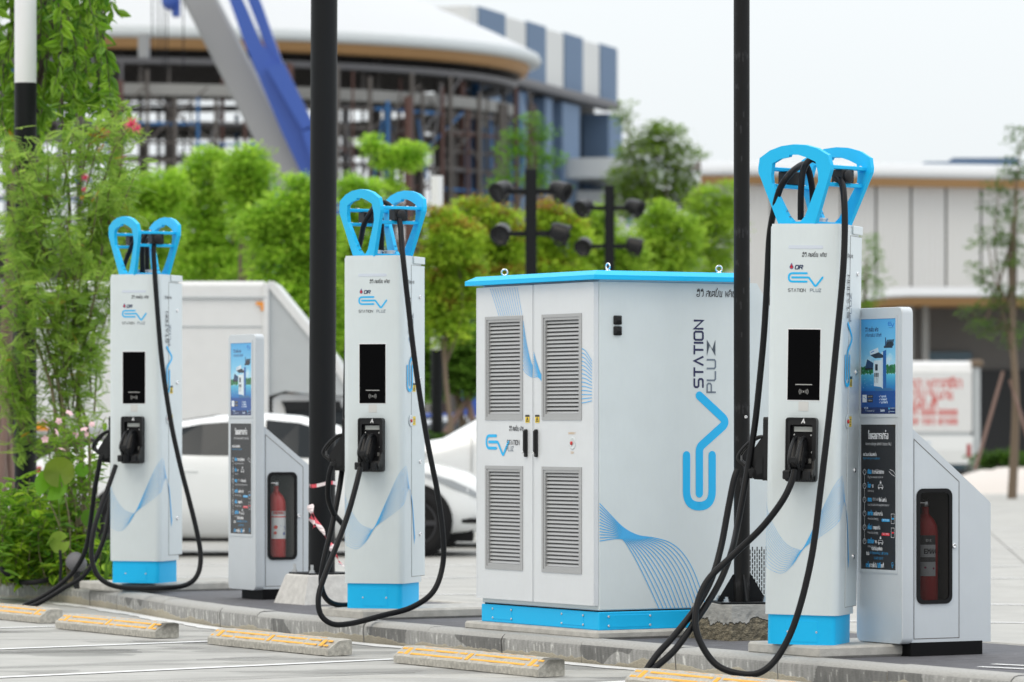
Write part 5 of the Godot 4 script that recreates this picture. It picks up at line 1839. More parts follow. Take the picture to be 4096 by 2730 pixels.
# ------------------------------------------------------------------ posts
func poles() -> void:
	var a := thing("black_post", "thick round black post standing between the farther pillar and the middle charger", "post", Vector3(-1.293, 0.325, -28.86))
	var m := MB.new()
	m.tube(PackedVector3Array([Vector3(0, 0.0, 0), Vector3(0.022, 4.9, 0)]), 0.0905, 0.0905, 28)
	part(a, "shaft", m, mats.black_steel)
	m = MB.new()
	m.box(Vector3(0, 0.006, 0), Vector3(0.31, 0.012, 0.34), Transform3D(Basis(Vector3.UP, KERB_YAW), Vector3.ZERO), 0.002)
	part(a, "flange", m, mats.black_steel)
	for p in [[-0.125, -0.14], [0.125, -0.14], [-0.125, 0.14], [0.125, 0.14]]:
		bolt(a, Basis(Vector3.UP, KERB_YAW) * Vector3(p[0], 0.012, p[1]), 0.055)
	var f := thing("concrete_footing", "smooth pale tapered concrete footing under the thick black post", "footing", Vector3(-1.293, 0.127, -28.86), KERB_YAW)
	m = MB.new()
	frustum(m, 0.22, 0.25, 0.165, 0.19, 0.198)
	part(f, "block", m, mats.footing_pale)
	# striped tape tied round it
	var t := thing("barrier_tape", "red and white striped barrier tape knotted round the thick black post", "barrier tape")
	m = MB.new()
	var c := Vector3(-1.293 + 0.006, 0, -28.86)
	for i in 24:
		var u0 := TAU * i / 24
		var u1 := TAU * (i + 1) / 24
		var p0 := c + Vector3(cos(u0), 0, sin(u0)) * 0.0935
		var p1 := c + Vector3(cos(u1), 0, sin(u1)) * 0.0935
		var y0 := 0.936 + 0.012 * sin(u0 * 2.0)
		var y1 := 0.936 + 0.012 * sin(u1 * 2.0)
		m.quaduv(p0 + Vector3(0, y0 - 0.014, 0), p1 + Vector3(0, y1 - 0.014, 0), p1 + Vector3(0, y1 + 0.010, 0), p0 + Vector3(0, y0 + 0.010, 0), Vector2(i * 0.2, 0), Vector2(i * 0.2 + 0.2, 0), Vector2(i * 0.2 + 0.2, 1), Vector2(i * 0.2, 1))
	part(t, "loop", m, mats.tape)
	for tail in [[[712, 1160, 28.72], [722, 1185, 28.66], [740, 1220, 28.62], [757, 1250, 28.60], [772, 1275, 28.6], [786, 1300, 28.62]], [[712, 1162, 28.72], [716, 1185, 28.70], [718, 1200, 28.70], [722, 1212, 28.70]]]:
		m = MB.new()
		var pp := []
		for q in tail: pp.append(atd(q[0], q[1], q[2]))
		var ps := smooth_path(pp, 4)
		for i in ps.size() - 1:
			var w0 := 0.026 * (0.75 + 0.35 * sin(i * 1.1))
			var w1 := 0.026 * (0.75 + 0.35 * sin(i * 1.1 + 1.1))
			var d0 := Vector3(cos(i * 0.45), 0.35, sin(i * 0.45)).normalized()
			var d1 := Vector3(cos(i * 0.45 + 0.45), 0.35, sin(i * 0.45 + 0.45)).normalized()
			m.quaduv(ps[i] - d0 * w0, ps[i] + d0 * w0, ps[i + 1] + d1 * w1, ps[i + 1] - d1 * w1, Vector2(i * 0.16, 0), Vector2(i * 0.16, 1), Vector2(i * 0.16 + 0.16, 1), Vector2(i * 0.16 + 0.16, 0))
		part(t, "tail", m, mats.tape)
	# the thin post by the cabinet
	var b := thing("black_post", "thin scratched black post with gussets, standing between the power cabinet and the nearest charger", "post", Vector3(1.308, 0.327, -24.18))
	m = MB.new()
	m.tube(PackedVector3Array([Vector3(0, 0.0, 0), Vector3(-0.002, 4.4, 0)]), 0.0458, 0.0458, 24)
	part(b, "shaft", m, mats.post_worn)
	m = MB.new()
	m.box(Vector3(0, 0.006, 0), Vector3(0.30, 0.012, 0.30), Transform3D(Basis(Vector3.UP, 0.15), Vector3.ZERO), 0.002)
	part(b, "flange", m, mats.black_steel)
	for k in 4:
		var g := MB.new()
		g.prism(PackedVector2Array([Vector2(0.04, 0.012), Vector2(0.140, 0.012), Vector2(0.140, 0.020), Vector2(0.052, 0.165), Vector2(0.04, 0.165)]), -0.005, 0.005, Transform3D(Basis(Vector3.UP, 0.15 + k * PI / 2), Vector3.ZERO))
		part(b, "gusset", g, mats.black_steel)
	for k in 4:
		bolt(b, Basis(Vector3.UP, 0.15 + PI / 4 + k * PI / 2) * Vector3(0.155, 0.012, 0), 0.030)
	var sc := part_mesh(b, "screw", screw_mesh(), mats.steel)
	sc.transform = Transform3D(Basis(Vector3.RIGHT, PI / 2).scaled(Vector3.ONE * 0.010), Vector3(0.020, 1.060, 0.0405))
	var fb := thing("concrete_footing", "concrete footing with a crumbling mortar coat, under the thin black post", "footing", isl(0.245, 0.965, 0.127), KERB_YAW)
	m = MB.new()
	var seg := 14
	for face in 4:
		for i in seg:
			for j in 6:
				var q := []
				for d in [[0, 0], [1, 0], [1, 1], [0, 1]]:
					var u: float = float(i + d[0]) / seg
					var vv: float = float(j + d[1]) / 6.0
					var hx := lerpf(0.222, 0.205, vv)
					var bump := 0.004 * sin((u + face) * 37.0 + vv * 11.0) + 0.003 * sin(u * 83.0 + vv * 29.0) if vv < 0.7 and u > 0.0 and u < 1.0 else 0.0
					var p := Vector3(lerpf(-hx, hx, u), vv * 0.20, hx + bump)
					q.append([Basis(Vector3.UP, face * PI / 2) * p, Vector2((u + face) * 0.25, 1.0 - vv)])
				m.quaduv(q[0][0], q[1][0], q[2][0], q[3][0], q[0][1], q[1][1], q[2][1], q[3][1])
	m.quaduv(Vector3(-0.205, 0.2, 0.205), Vector3(0.205, 0.2, 0.205), Vector3(0.205, 0.2, -0.205), Vector3(-0.205, 0.2, -0.205), Vector2(0, 0.05), Vector2(0.2, 0.05), Vector2(0.2, 0.1), Vector2(0, 0.1))
	part(fb, "block", m, mats.broken_footing)
	# lamp posts: white glowing tube on a black foot, unlit by day
	lamp_post("tall lamp post among plants at the left edge, white tube above black lower half", at(25.5, 420, 34.0).x, -34.0, 4.065, 5.6, 0.0888)
	lamp_post("distant white tube lamp post above the shrubs, between the middle charger and the floodlight masts", at(437, 420, 62.0).x, -62.0, 2.4, 4.93, 0.088)
	lamp_post("small distant white tube lamp post among the bright shrubs left of the thin black post", at(642.5, 420, 78.0).x, -78.0, 2.6, 4.3, 0.088)


func lamp_post(label: String, x: float, z: float, y_mid: float, y_top: float, r: float) -> void:
	var o := thing("lamp_post", label, "lamp post", Vector3(x, 0.0, z), 0.0, "white tube lamp posts")
	var m := MB.new()
	m.tube(PackedVector3Array([Vector3(0, 0, 0), Vector3(0, y_mid, 0)]), r, r, 22)
	part(o, "pole", m, mats.black_steel)
	m = MB.new()
	m.tube(PackedVector3Array([Vector3(0, y_mid, 0), Vector3(0, y_top, 0)]), r * 0.985, r * 0.985, 22)
	part(o, "diffuser_tube", m, mats.lamp_white)


func frustum(m: MB, bx: float, bz: float, tx: float, tz: float, h: float) -> void:
	var a := PackedVector3Array([Vector3(-bx, 0, bz), Vector3(bx, 0, bz), Vector3(bx, 0, -bz), Vector3(-bx, 0, -bz)])
	var b := PackedVector3Array([Vector3(-tx, h * 0.96, tz), Vector3(tx, h * 0.96, tz), Vector3(tx, h * 0.96, -tz), Vector3(-tx, h * 0.96, -tz)])
	var k := 0.94
	var c := PackedVector3Array([Vector3(-tx * k, h, tz * k), Vector3(tx * k, h, tz * k), Vector3(tx * k, h, -tz * k), Vector3(-tx * k, h, -tz * k)])
	m.ring_wall(a, b)
	m.ring_wall(b, c)
	m.quad(c[0], c[1], c[2], c[3])


func bolt(parent: Node, p: Vector3, h: float) -> void:
	var m := MB.new()
	m.lathe(PackedVector2Array([Vector2(0.024, 0), Vector2(0.024, 0.004), Vector2(0.017, 0.005), Vector2(0.017, 0.018), Vector2(0.010, 0.019), Vector2(0.010, h), Vector2(0.0, h)]), 6, Transform3D(Basis(), p), false)
	part(parent, "anchor_bolt", m, mats.steel)


# ------------------------------------------------------------------ the round hall under construction
func bar_between(m: MB, a: Vector3, b: Vector3, w: float, d: float, bev := 0.0) -> void:
	var y := (b - a).normalized()
	var x := y.cross(Vector3.FORWARD).normalized()
	m.box(Vector3.ZERO, Vector3(w, a.distance_to(b), d), Transform3D(Basis(x, y, x.cross(y)), (a + b) / 2.0), bev)


func pipe(parent: Node, nm: String, a: Vector3, b: Vector3, r: float, mat: Material) -> void:
	if not mats.has("_pipe"):
		var m := MB.new()
		m.tube(PackedVector3Array([Vector3(0, -0.5, 0), Vector3(0, 0.5, 0)]), 1.0, 1.0, 6, false)
		mats["_pipe"] = m.done()
	var o := part_mesh(parent, nm, mats["_pipe"], mat)
	var y := (b - a)
	var x := y.normalized().cross(Vector3(0.31, 0.2, 0.93)).normalized()
	o.transform = Transform3D(Basis(x * r, y, x.cross(y.normalized()) * r), (a + b) / 2.0)


func construction_hall() -> void:
	var o := thing("round_hall", "round hall under construction with a shallow white domed roof and wood-coloured eaves", "building", Vector3(-12.2, 0, -119.0))
	var el := Transform3D(Basis(Vector3(13.0, 0, 0), Vector3(0, 1, 0), Vector3(0, 0, 9.5)), Vector3.ZERO)
	var m := MB.new()
	var pr := PackedVector2Array()
	for i in 13:
		var r := 1.0 - i / 12.0
		pr.append(Vector2(maxf(r * 0.997, 0.0), 11.56 + 3.3 * (1.0 - r * r)))
	m.lathe(pr, 72, el)
	var roof := part(o, "roof", m, mats.roof_white)
	m = MB.new()
	m.lathe(PackedVector2Array([Vector2(0.975, 11.26), Vector2(0.998, 11.28), Vector2(1.003, 11.40), Vector2(0.997, 11.56)]), 72, el)
	part(roof, "rim", m, mats.roof_rim)
	m = MB.new()
	m.lathe(PackedVector2Array([Vector2(0.955, 10.98), Vector2(0.972, 11.04), Vector2(0.977, 11.27)]), 72, el)
	part(roof, "eaves_band", m, mats.wood_band)
	m = MB.new()
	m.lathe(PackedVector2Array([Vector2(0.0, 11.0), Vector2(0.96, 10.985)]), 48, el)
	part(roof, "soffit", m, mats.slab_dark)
	for s in [[10.62, 0.16, 0.95, 0.90, "pipe_grey"], [9.80, 0.30, 0.95, 0.80, "slab_grey"], [4.6, 0.4, 0.95, 0.75, "slab_grey"], [9.05, 0.14, 0.80, 0.70, "slab_dark"]]:
		m = MB.new()
		m.lathe(PackedVector2Array([Vector2(s[3], s[0]), Vector2(s[2], s[0]), Vector2(s[2], s[0] + s[1]), Vector2(s[3], s[0] + s[1]), Vector2(s[3], s[0])]), 60, el, false)
		part(o, "ring_beam", m, mats[s[4]])
	var where := func(a: float, r: float, y: float) -> Vector3: return Vector3(cos(a) * 13.0 * r, y, sin(a) * 9.5 * r)
	m = MB.new()
	for i in 24:
		var a := PI * i / 24.0
		var b := PI * (i + 1) / 24.0
		m.quad(where.call(a, 0.74, 9.9), where.call(b, 0.74, 9.9), where.call(b, 0.74, 11.0), where.call(a, 0.74, 11.0))
	part(o, "inner_wall", m, mats.slab_dark)
	for i in 18:                                 # the columns that stay
		var a := TAU * i / 18.0
		pipe(o, "column", where.call(a, 0.86, 0.0), where.call(a, 0.86, 11.0), 0.14, mats.slab_dark if i % 3 else mats.pipe_blue)
	m = MB.new()
	m.lathe(PackedVector2Array([Vector2(0.6, 0.0), Vector2(0.6, 6.2)]), 40, el)
	part(o, "ground_floor_wall", m, mats.slab_dark)
	# scaffolding in front and behind
	var sc := thing("scaffolding", "scaffolding of grey, blue and rusty tubes standing round the unfinished hall", "scaffolding", Vector3(-12.2, 0, -119.0))
	var r := RandomNumberGenerator.new()
	r.seed = 4
	var tubes := [mats.pipe_grey, mats.slab_dark, mats.slab_dark, mats.pipe_blue, mats.pipe_rust, mats.slab_dark]
	for row in 3:
		var rad: float = [0.99, 0.92, 0.78][row]
		var n: int = [64, 52, 44][row]
		for i in n:
			var a := PI * (0.0 + 1.0 * i / (n - 1)) if row < 2 else PI * (1.0 + 1.0 * i / (n - 1))
			a += r.randf_range(-0.015, 0.015)
			pipe(sc, "standard", where.call(a, rad, 0.0), where.call(a, rad, r.randf_range(9.6, 10.7)), [0.03, 0.035, 0.04, 0.05, 0.06, 0.11][r.randi() % 6], tubes[r.randi() % 6])
	for k in 8:
		var y := 9.55 - k * 0.50
		for i in 15:
			var a := PI * i / 15.0
			var b := PI * (i + 1) / 15.0
			if r.randf() < 0.8:
				pipe(sc, "ledger", where.call(a, 0.985, y), where.call(b, 0.985, y + r.randf_range(-0.05, 0.05)), r.randf_range(0.03, 0.055), tubes[r.randi() % 6])
			if r.randf() < (0.55 if k in [1, 3, 6] else 0.12):
				var q := MB.new()
				q.box(Vector3.ZERO, Vector3(where.call(a, 0.95, 0).distance_to(where.call(b, 0.95, 0)), 0.08, 0.6), Transform3D(Basis.looking_at(Vector3(cos((a + b) / 2), 0, sin((a + b) / 2)), Vector3.UP), where.call((a + b) / 2, 0.95, y + 0.06)))
				part(sc, "deck_board", q, mats.slab_dark)
	for i in 60:
		var a := PI * r.randf()
		var y := r.randf_range(6.5, 9.0)
		pipe(sc, "brace", where.call(a, 0.99, y), where.call(a + r.randf_range(-0.22, 0.22), 0.99, y + 1.6), 0.03, tubes[r.randi() % 6])
	for i in 7:
		var a := PI * (0.25 + 0.1 * i)
		pipe(sc, "hoist_mast", where.call(a, 1.03, 0.0), where.call(a, 1.03, 9.9 + 0.1 * (i % 3)), 0.12, mats.pipe_blue if i % 2 else mats.pipe_rust)
	# something pale and busy behind, seen through the tubes
	var st := thing("site_hoarding", "pale site sheeting seen through the scaffolding tubes", "hoarding", Vector3(-12.0, 0, -136.0))
	for i in 14:
		m = MB.new()
		m.box(Vector3(-14.0 + i * 2.05, 3.4, 0.1 * (i % 2)), Vector3(2.0, 6.8, 0.08), Transform3D(), 0.01)
		part(st, "sheet", m, mats.wall_white)


func blue_block() -> void:
	var a := at(470, 420, 124.0)
	var b := at(618, 420, 139.2)
	a.y = 0; b.y = 0
	var d := (b - a).normalized()
	var nn := Vector3(-d.z, 0, d.x)
	if nn.z < 0: nn = -nn
	var t := Transform3D(Basis(d, Vector3.UP, d.cross(Vector3.UP)), a)
	var ln := a.distance_to(b)
	var o := thing("striped_building", "tall building striped in dull blue and white, with dark openings below, behind the round hall", "building")
	o.transform = t
	var m := MB.new()
	m.box(Vector3(ln / 2, 12.58, -0.75), Vector3(ln, 1.76, 1.5))
	part(o, "upper_wall", m, mats.wall_white)
	# where a pixel column falls on the wall
	var u := func(px: float) -> float:
		var q := (px - 512.0) / F
		# a + s d, with x / -z = q
		return (q * -a.z - a.x) / (d.x + q * d.z)
	for p in [[478, 504], [526, 544.5], [563.5, 581.5], [599.5, 615.5]]:
		m = MB.new()
		var x0: float = u.call(p[0])
		var x1: float = u.call(p[1])
		m.box(Vector3((x0 + x1) / 2, 12.55, 0.0), Vector3(x1 - x0, 1.92, 0.10))
		part(o, "pilaster", m, mats.wall_blue)
	m = MB.new()
	m.box(Vector3(ln / 2 - 0.5, 11.55, 0.1), Vector3(ln - 1.0, 0.26, 0.6), Transform3D(), 0.05)
	part(o, "ledge", m, mats.pipe_grey)
	m = MB.new()
	m.box(Vector3(ln / 2, 5.8, -0.95), Vector3(ln, 11.65, 0.3))
	part(o, "recess_wall", m, mats.opening)
	for p in [[486, 497], [515, 523], [541, 548], [558, 575.5], [604.5, 618.0]]:
		m = MB.new()
		var x0: float = u.call(p[0])
		var x1: float = u.call(p[1])
		m.box(Vector3((x0 + x1) / 2, 5.65, -0.30), Vector3(x1 - x0, 11.3, 0.9), Transform3D(), 0.02)
		part(o, "pier", m, mats.wall_blue)
	for p in [[530, 541, 11.1, 10.6], [548, 558, 11.1, 10.5], [548, 558, 10.0, 8.6], [577, 590, 9.0, 5.0]]:
		m = MB.new()
		var x0: float = u.call(p[0])
		var x1: float = u.call(p[1])
		m.box(Vector3((x0 + x1) / 2, (p[2] + p[3]) / 2, -0.76), Vector3(x1 - x0, p[2] - p[3], 0.06))
		part(o, "window", m, mats.wall_blue_deep)
	m = MB.new()
	var c0: float = u.call(560)
	var c1: float = u.call(606)
	m.prism(rrect(c0, -1.1, c1, 1.6, 0.5, 6), 8.95, 9.55, Transform3D(Basis(Vector3(1, 0, 0), Vector3(0, 0, 1), Vector3(0, -1, 0)), Vector3(0, 18.5, 1.0)), true)
	part(o, "canopy_slab", m, mats.roof_rim)
	m = MB.new()
	m.box(Vector3((u.call(572) + u.call(599)) / 2, 4.3, 0.6), Vector3(u.call(599) - u.call(572), 8.6, 1.8))
	var w := part(o, "white_bay", m, mats.wall_white)
	m = MB.new()
	m.box(Vector3(u.call(583), 8.0, 1.52), Vector3(0.5, 0.9, 0.06))
	part(w, "window", m, mats.wall_blue_deep)


func right_building() -> void:
	var z := -95.0
	var o := thing("panelled_building", "low building with pale ribbed panels and curved white roofs edged in wood colour", "building", Vector3(0, 0, z))
	var k := 95.0 / F
	var x_of := func(px: float) -> float: return (px - 512.0) * k
	var y_of := func(py: float) -> float: return CAM_H - (py - 420.0) * k
	# upper roof: a long slab with rounded nose, sagging slightly to the right
	for tier in [[700.0, 1130.0, 159.0, 176.5, 184.0, 0.6, 0.0], [842.0, 1130.0, 288.5, 300.5, 308.0, 2.6, -3.0]]:
		var m := MB.new()
		var w := MB.new()
		var nseg := 16
		for i in nseg:
			var a: float = lerpf(tier[0], tier[1], float(i) / nseg)
			var b: float = lerpf(tier[0], tier[1], float(i + 1) / nseg)
			var sa: float = 5.0 * pow((a - 700.0) / 330.0, 1.2) if a > 700 else 0.0
			var sb: float = 5.0 * pow((b - 700.0) / 330.0, 1.2) if b > 700 else 0.0
			if tier[6] < 0.0:
				sa = -6.0 * pow((1.0 - clampf((a - 842.0) / 60.0, 0, 1)), 2.0) * -1.0
				sb = -6.0 * pow((1.0 - clampf((b - 842.0) / 60.0, 0, 1)), 2.0) * -1.0
			var zf: float = tier[5]
			var pts := [[-6.0, tier[2] - 4.0], [zf - 1.2, tier[2]], [zf - 0.35, tier[2] + 3.0], [zf - 0.05, (tier[2] + tier[3]) / 2 + 2.0], [zf, tier[3] - 1.0], [zf - 0.08, tier[3]]]
			m.smooth(true)
			for j in pts.size() - 1:
				m.quad(Vector3(x_of.call(a), y_of.call(pts[j + 1][1] + sa), pts[j + 1][0]), Vector3(x_of.call(b), y_of.call(pts[j + 1][1] + sb), pts[j + 1][0]), Vector3(x_of.call(b), y_of.call(pts[j][1] + sb), pts[j][0]), Vector3(x_of.call(a), y_of.call(pts[j][1] + sa), pts[j][0]))
			m.smooth(false)
			w.quad(Vector3(x_of.call(a), y_of.call(tier[4] + sa), zf - 0.25), Vector3(x_of.call(b), y_of.call(tier[4] + sb), zf - 0.25), Vector3(x_of.call(b), y_of.call(tier[3] + sb), zf - 0.1), Vector3(x_of.call(a), y_of.call(tier[3] + sa), zf - 0.1))
			w.quad(Vector3(x_of.call(a), y_of.call(tier[4] + sa), -5.0), Vector3(x_of.call(b), y_of.call(tier[4] + sb), -5.0), Vector3(x_of.call(b), y_of.call(tier[4] + sb), zf - 0.25), Vector3(x_of.call(a), y_of.call(tier[4] + sa), zf - 0.25))
		part(o, "roof", m, mats.roof_white)
		part(o, "eaves_band", w, mats.wood_band)
	# wall panels, each with shallow ribs
	var px := 702.0
	var i := 0
	while px < 1130.0:
		var m := MB.new()
		var x0: float = x_of.call(px)
		var x1: float = x_of.call(px + 35.0) - 0.045
		var y0: float = y_of.call(296.0)
		var y1: float = y_of.call(182.0)
		var nr := 6
		for r in nr:
			var a := lerpf(x0, x1, float(r) / nr)
			var b := lerpf(x0, x1, float(r + 1) / nr)
			var mid := (a + b) / 2
			var dep := 0.018
			m.quad(Vector3(a, y0, 0), Vector3(mid - 0.02, y0, dep), Vector3(mid - 0.02, y1, dep), Vector3(a, y1, 0))
			m.quad(Vector3(mid - 0.02, y0, dep), Vector3(b, y0, 0), Vector3(b, y1, 0), Vector3(mid - 0.02, y1, dep))
		part(o, "wall_panel", m, mats.panel if i % 2 else mats.panel_b)
		px += 35.0
		i += 1
	var m := MB.new()
	m.box(Vector3(9.6, 3.4, -4.1), Vector3(9.6, 6.8, 8.0))
	part(o, "core_wall", m, mats.dark_wall)
	for p in [[893.0, 908.0], [916.0, 923.0], [795.0, 806.0], [1048.0, 1062.0]]:
		m = MB.new()
		m.box(Vector3((x_of.call(p[0]) + x_of.call(p[1])) / 2, 2.0, 1.2), Vector3(x_of.call(p[1]) - x_of.call(p[0]), 4.0, 0.4), Transform3D(), 0.02)
		part(o, "column", m, mats.slab_grey)
	for p in [[855.0, 890.0, 360.0, 384.0, "opening"], [926.0, 972.0, 352.0, 470.0, "window_blue"], [976.0, 1036.0, 370.0, 470.0, "opening"]]:
		m = MB.new()
		m.box(Vector3((x_of.call(p[0]) + x_of.call(p[1])) / 2, (y_of.call(p[2]) + y_of.call(p[3])) / 2, -0.05), Vector3(x_of.call(p[1]) - x_of.call(p[0]), y_of.call(p[2]) - y_of.call(p[3]), 0.08))
		part(o, "window", m, mats[p[4]])
	m = MB.new()
	m.box(Vector3(x_of.call(985), y_of.call(158.5), -3.0), Vector3(2.2, 0.16, 1.0))
	m.box(Vector3(x_of.call(1000), y_of.call(156.5), -3.4), Vector3(1.5, 0.3, 1.0))
	part(o, "rooftop_box", m, mats.wall_blue)


# ------------------------------------------------------------------ the crane
func crane() -> void:
	var z := 86.0
	var o := thing("mobile_crane", "mobile crane with broad grey boom and blue luffing arm in front of the hall", "crane")
	var m := MB.new()
	bar_between(m, at(176, -48, z + 1.6), at(322, 236, z), 0.66, 0.72, 0.06)
	var boom := part(o, "boom", m, mats.crane_grey)
	var bp := func(px: float, py: float) -> Vector2: return Vector2((px - 512.0) / F * z, CAM_H - (py - 420.0) / F * z)
	var tz := Transform3D(Basis(), Vector3(0, 0, -z - 0.2))
	m = MB.new()
	m.prism(PackedVector2Array([bp.call(219, -30), bp.call(229, -30), bp.call(248, 10), bp.call(262, 44), bp.call(288, 78), bp.call(314, 132), bp.call(330, 180), bp.call(346, 226), bp.call(322, 226), bp.call(306, 182), bp.call(284, 136), bp.call(262, 84), bp.call(244, 40)]), 0.1, 0.62, tz)
	part(o, "luffing_arm", m, mats.crane_blue)
	m = MB.new()
	m.prism(PackedVector2Array([bp.call(236, -30), bp.call(246, -30), bp.call(262, 4), bp.call(276, 44), bp.call(284, 66), bp.call(272, 66), bp.call(262, 36)]), 0.0, 0.5, tz)
	part(o, "arm_strut", m, mats.crane_blue)
	m = MB.new()
	m.prism(PackedVector2Array([bp.call(268, 70), bp.call(286, 66), bp.call(316, 128), bp.call(304, 132)]), 0.62, 0.95, tz)
	part(o, "arm_cover", m, mats.crane_blue)
	m = MB.new()
	m.prism(PackedVector2Array([bp.call(304, 134), bp.call(318, 130), bp.call(338, 186), bp.call(322, 190)]), 0.62, 1.0, tz)
	part(o, "arm_cover", m, mats.crane_blue)
	m = MB.new()
	m.box(at(143, 48, z + 1) * 0.0 + at(144, 46, z), Vector3(0.22, 0.5, 0.3), Transform3D(), 0.02)
	part(boom, "boom_bracket", m, mats.crane_grey)
	m = MB.new()
	m.lathe(PackedVector2Array([Vector2(0, -0.3), Vector2(0.16, -0.25), Vector2(0.2, 0), Vector2(0.16, 0.25), Vector2(0, 0.3)]), 12, Transform3D(Basis(Vector3.RIGHT, PI / 2), at(171, 1, z)))
	m.box(at(176, 8, z), Vector3(0.16, 0.36, 0.2), Transform3D(), 0.02)
	part(o, "hook_block", m, mats.crane_blue)
	for px in [152.0, 158.0, 163.0, 167.0, 183.0]:
		pipe(o, "hoist_rope", at(px, -60, z), at(px + 0.5, 70.0 if px > 160 else 58.0, z), 0.012, mats.black_steel)
	m = MB.new()
	m.box(Vector3(0, 0, 0), Vector3(1.9, 1.2, 1.6), Transform3D(Basis(), at(330, 330, z)), 0.08)
	part(o, "turntable_house", m, mats.crane_blue)
	m = MB.new()
	m.box(Vector3(0, 1.15, 0), Vector3(7.5, 0.7, 2.3), Transform3D(Basis(), Vector3(at(330, 420, z).x, 0, -z)), 0.06)
	m.box(Vector3(3.4, 1.9, 0), Vector3(1.5, 1.2, 2.2), Transform3D(Basis(), Vector3(at(330, 420, z).x, 0, -z)), 0.1)
	part(o, "carrier", m, mats.crane_blue)
	for wx in [-2.8, -1.4, 1.6, 3.0]:
		m = MB.new()
		m.lathe(PackedVector2Array([Vector2(0, -0.2), Vector2(0.45, -0.2), Vector2(0.52, -0.1), Vector2(0.52, 0.1), Vector2(0.45, 0.2), Vector2(0, 0.2)]), 18, Transform3D(Basis(Vector3.RIGHT, PI / 2), Vector3(at(330, 420, z).x + wx, 0.52, -z + 1.0)))
		part(o, "wheel", m, mats.tyre)
	m = MB.new()
	m.box(Vector3(0, 2.15, 0), Vector3(1.0, 1.5, 1.4), Transform3D(Basis(), Vector3(at(330, 420, z).x, 0, -z)), 0.05)
	part(o, "slew_post", m, mats.crane_grey)


func floodlights() -> void:
	var rows := [
		[531.0, 169.0, 50.0, [440 * 0.43519, 537 * 0.43519], "taller black floodlight mast with four round lamps, left of the two above the cabinet"],
		[609.5, 185.5, 58.0, [478 * 0.43519, 566 * 0.43519], "shorter black floodlight mast with four round lamps, right of the two above the cabinet"]]
	for r in rows:
		var z: float = r[2]
		var base := at(r[0], 420, z)
		base.y = 0
		var o := thing("floodlight_mast", r[4], "floodlight mast", base, 0.0, "black floodlight masts behind the cabinet")
		var top: float = at(r[0], r[1], z).y
		var m := MB.new()
		m.box(Vector3(0, top / 2, 0), Vector3(0.135, top, 0.135), Transform3D(), 0.012)
		part(o, "mast", m, mats.black_steel)
		var k := 0
		for py in r[3]:
			var y: float = at(0, py, z).y
			m = MB.new()
			m.box(Vector3(0, y, 0), Vector3(0.62, 0.06, 0.07), Transform3D(), 0.01)
			part(o, "arm", m, mats.black_steel)
			for s in [-1.0, 1.0]:
				m = MB.new()
				var tilt := Basis(Vector3.UP, s * 0.75 + 0.25 * k) * Basis(Vector3.RIGHT, PI / 2 + 0.35)
				m.lathe(PackedVector2Array([Vector2(0, -0.13), Vector2(0.075, -0.13), Vector2(0.10, -0.08), Vector2(0.115, 0.06), Vector2(0.12, 0.09), Vector2(0.105, 0.09), Vector2(0.10, 0.075), Vector2(0, 0.07)]), 18, Transform3D(tilt, Vector3(s * 0.35, y + 0.01, 0.02)))
				m.tube(PackedVector3Array([Vector3(s * 0.25, y - 0.02, 0.0), Vector3(s * 0.30, y - 0.13, 0.04), Vector3(s * 0.40, y - 0.13, 0.04), Vector3(s * 0.46, y, 0.02)]), 0.014, 0.014, 6)
				part(o, "lamp_head", m, mats.black_plastic)
				k += 1


# ------------------------------------------------------------------ vehicles
func wheel(parent: Node, p: Vector3, r: float, side: float, spokes: int, rim_mat: Material) -> void:
	var t := Transform3D(Basis(Vector3.RIGHT, PI / 2 * side), p)      # y of the lathe looks out of the side
	var m := MB.new()
	m.lathe(PackedVector2Array([Vector2(r * 0.66, -0.10), Vector2(r * 0.94, -0.10), Vector2(r, -0.07), Vector2(r, 0.07), Vector2(r * 0.95, 0.10), Vector2(r * 0.72, 0.105), Vector2(r * 0.68, 0.085)]), 36, t)
	var ty := part(parent, "wheel", m, mats.tyre)
	m = MB.new()
	m.lathe(PackedVector2Array([Vector2(r * 0.69, 0.085), Vector2(r * 0.64, 0.05), Vector2(r * 0.2, 0.04), Vector2(0, 0.04)]), 30, t)
	part(ty, "rim_well", m, mats.tyre)
	m = MB.new()
	for k in spokes:
		var a := TAU * k / spokes
		m.box(Vector3(0, 0, 0), Vector3(r * 0.52, 0.03, r * 0.17), t * Transform3D(Basis(Vector3.UP, a), Basis(Vector3.UP, a) * Vector3(r * 0.38, 0.07, 0)), 0.008)
	m.lathe(PackedVector2Array([Vector2(r * 0.15, 0.06), Vector2(r * 0.14, 0.095), Vector2(0, 0.1)]), 14, t)
	m.lathe(PackedVector2Array([Vector2(r * 0.69, 0.07), Vector2(r * 0.68, 0.092), Vector2(r * 0.62, 0.085)]), 30, t)
	part(ty, "rim", m, rim_mat)


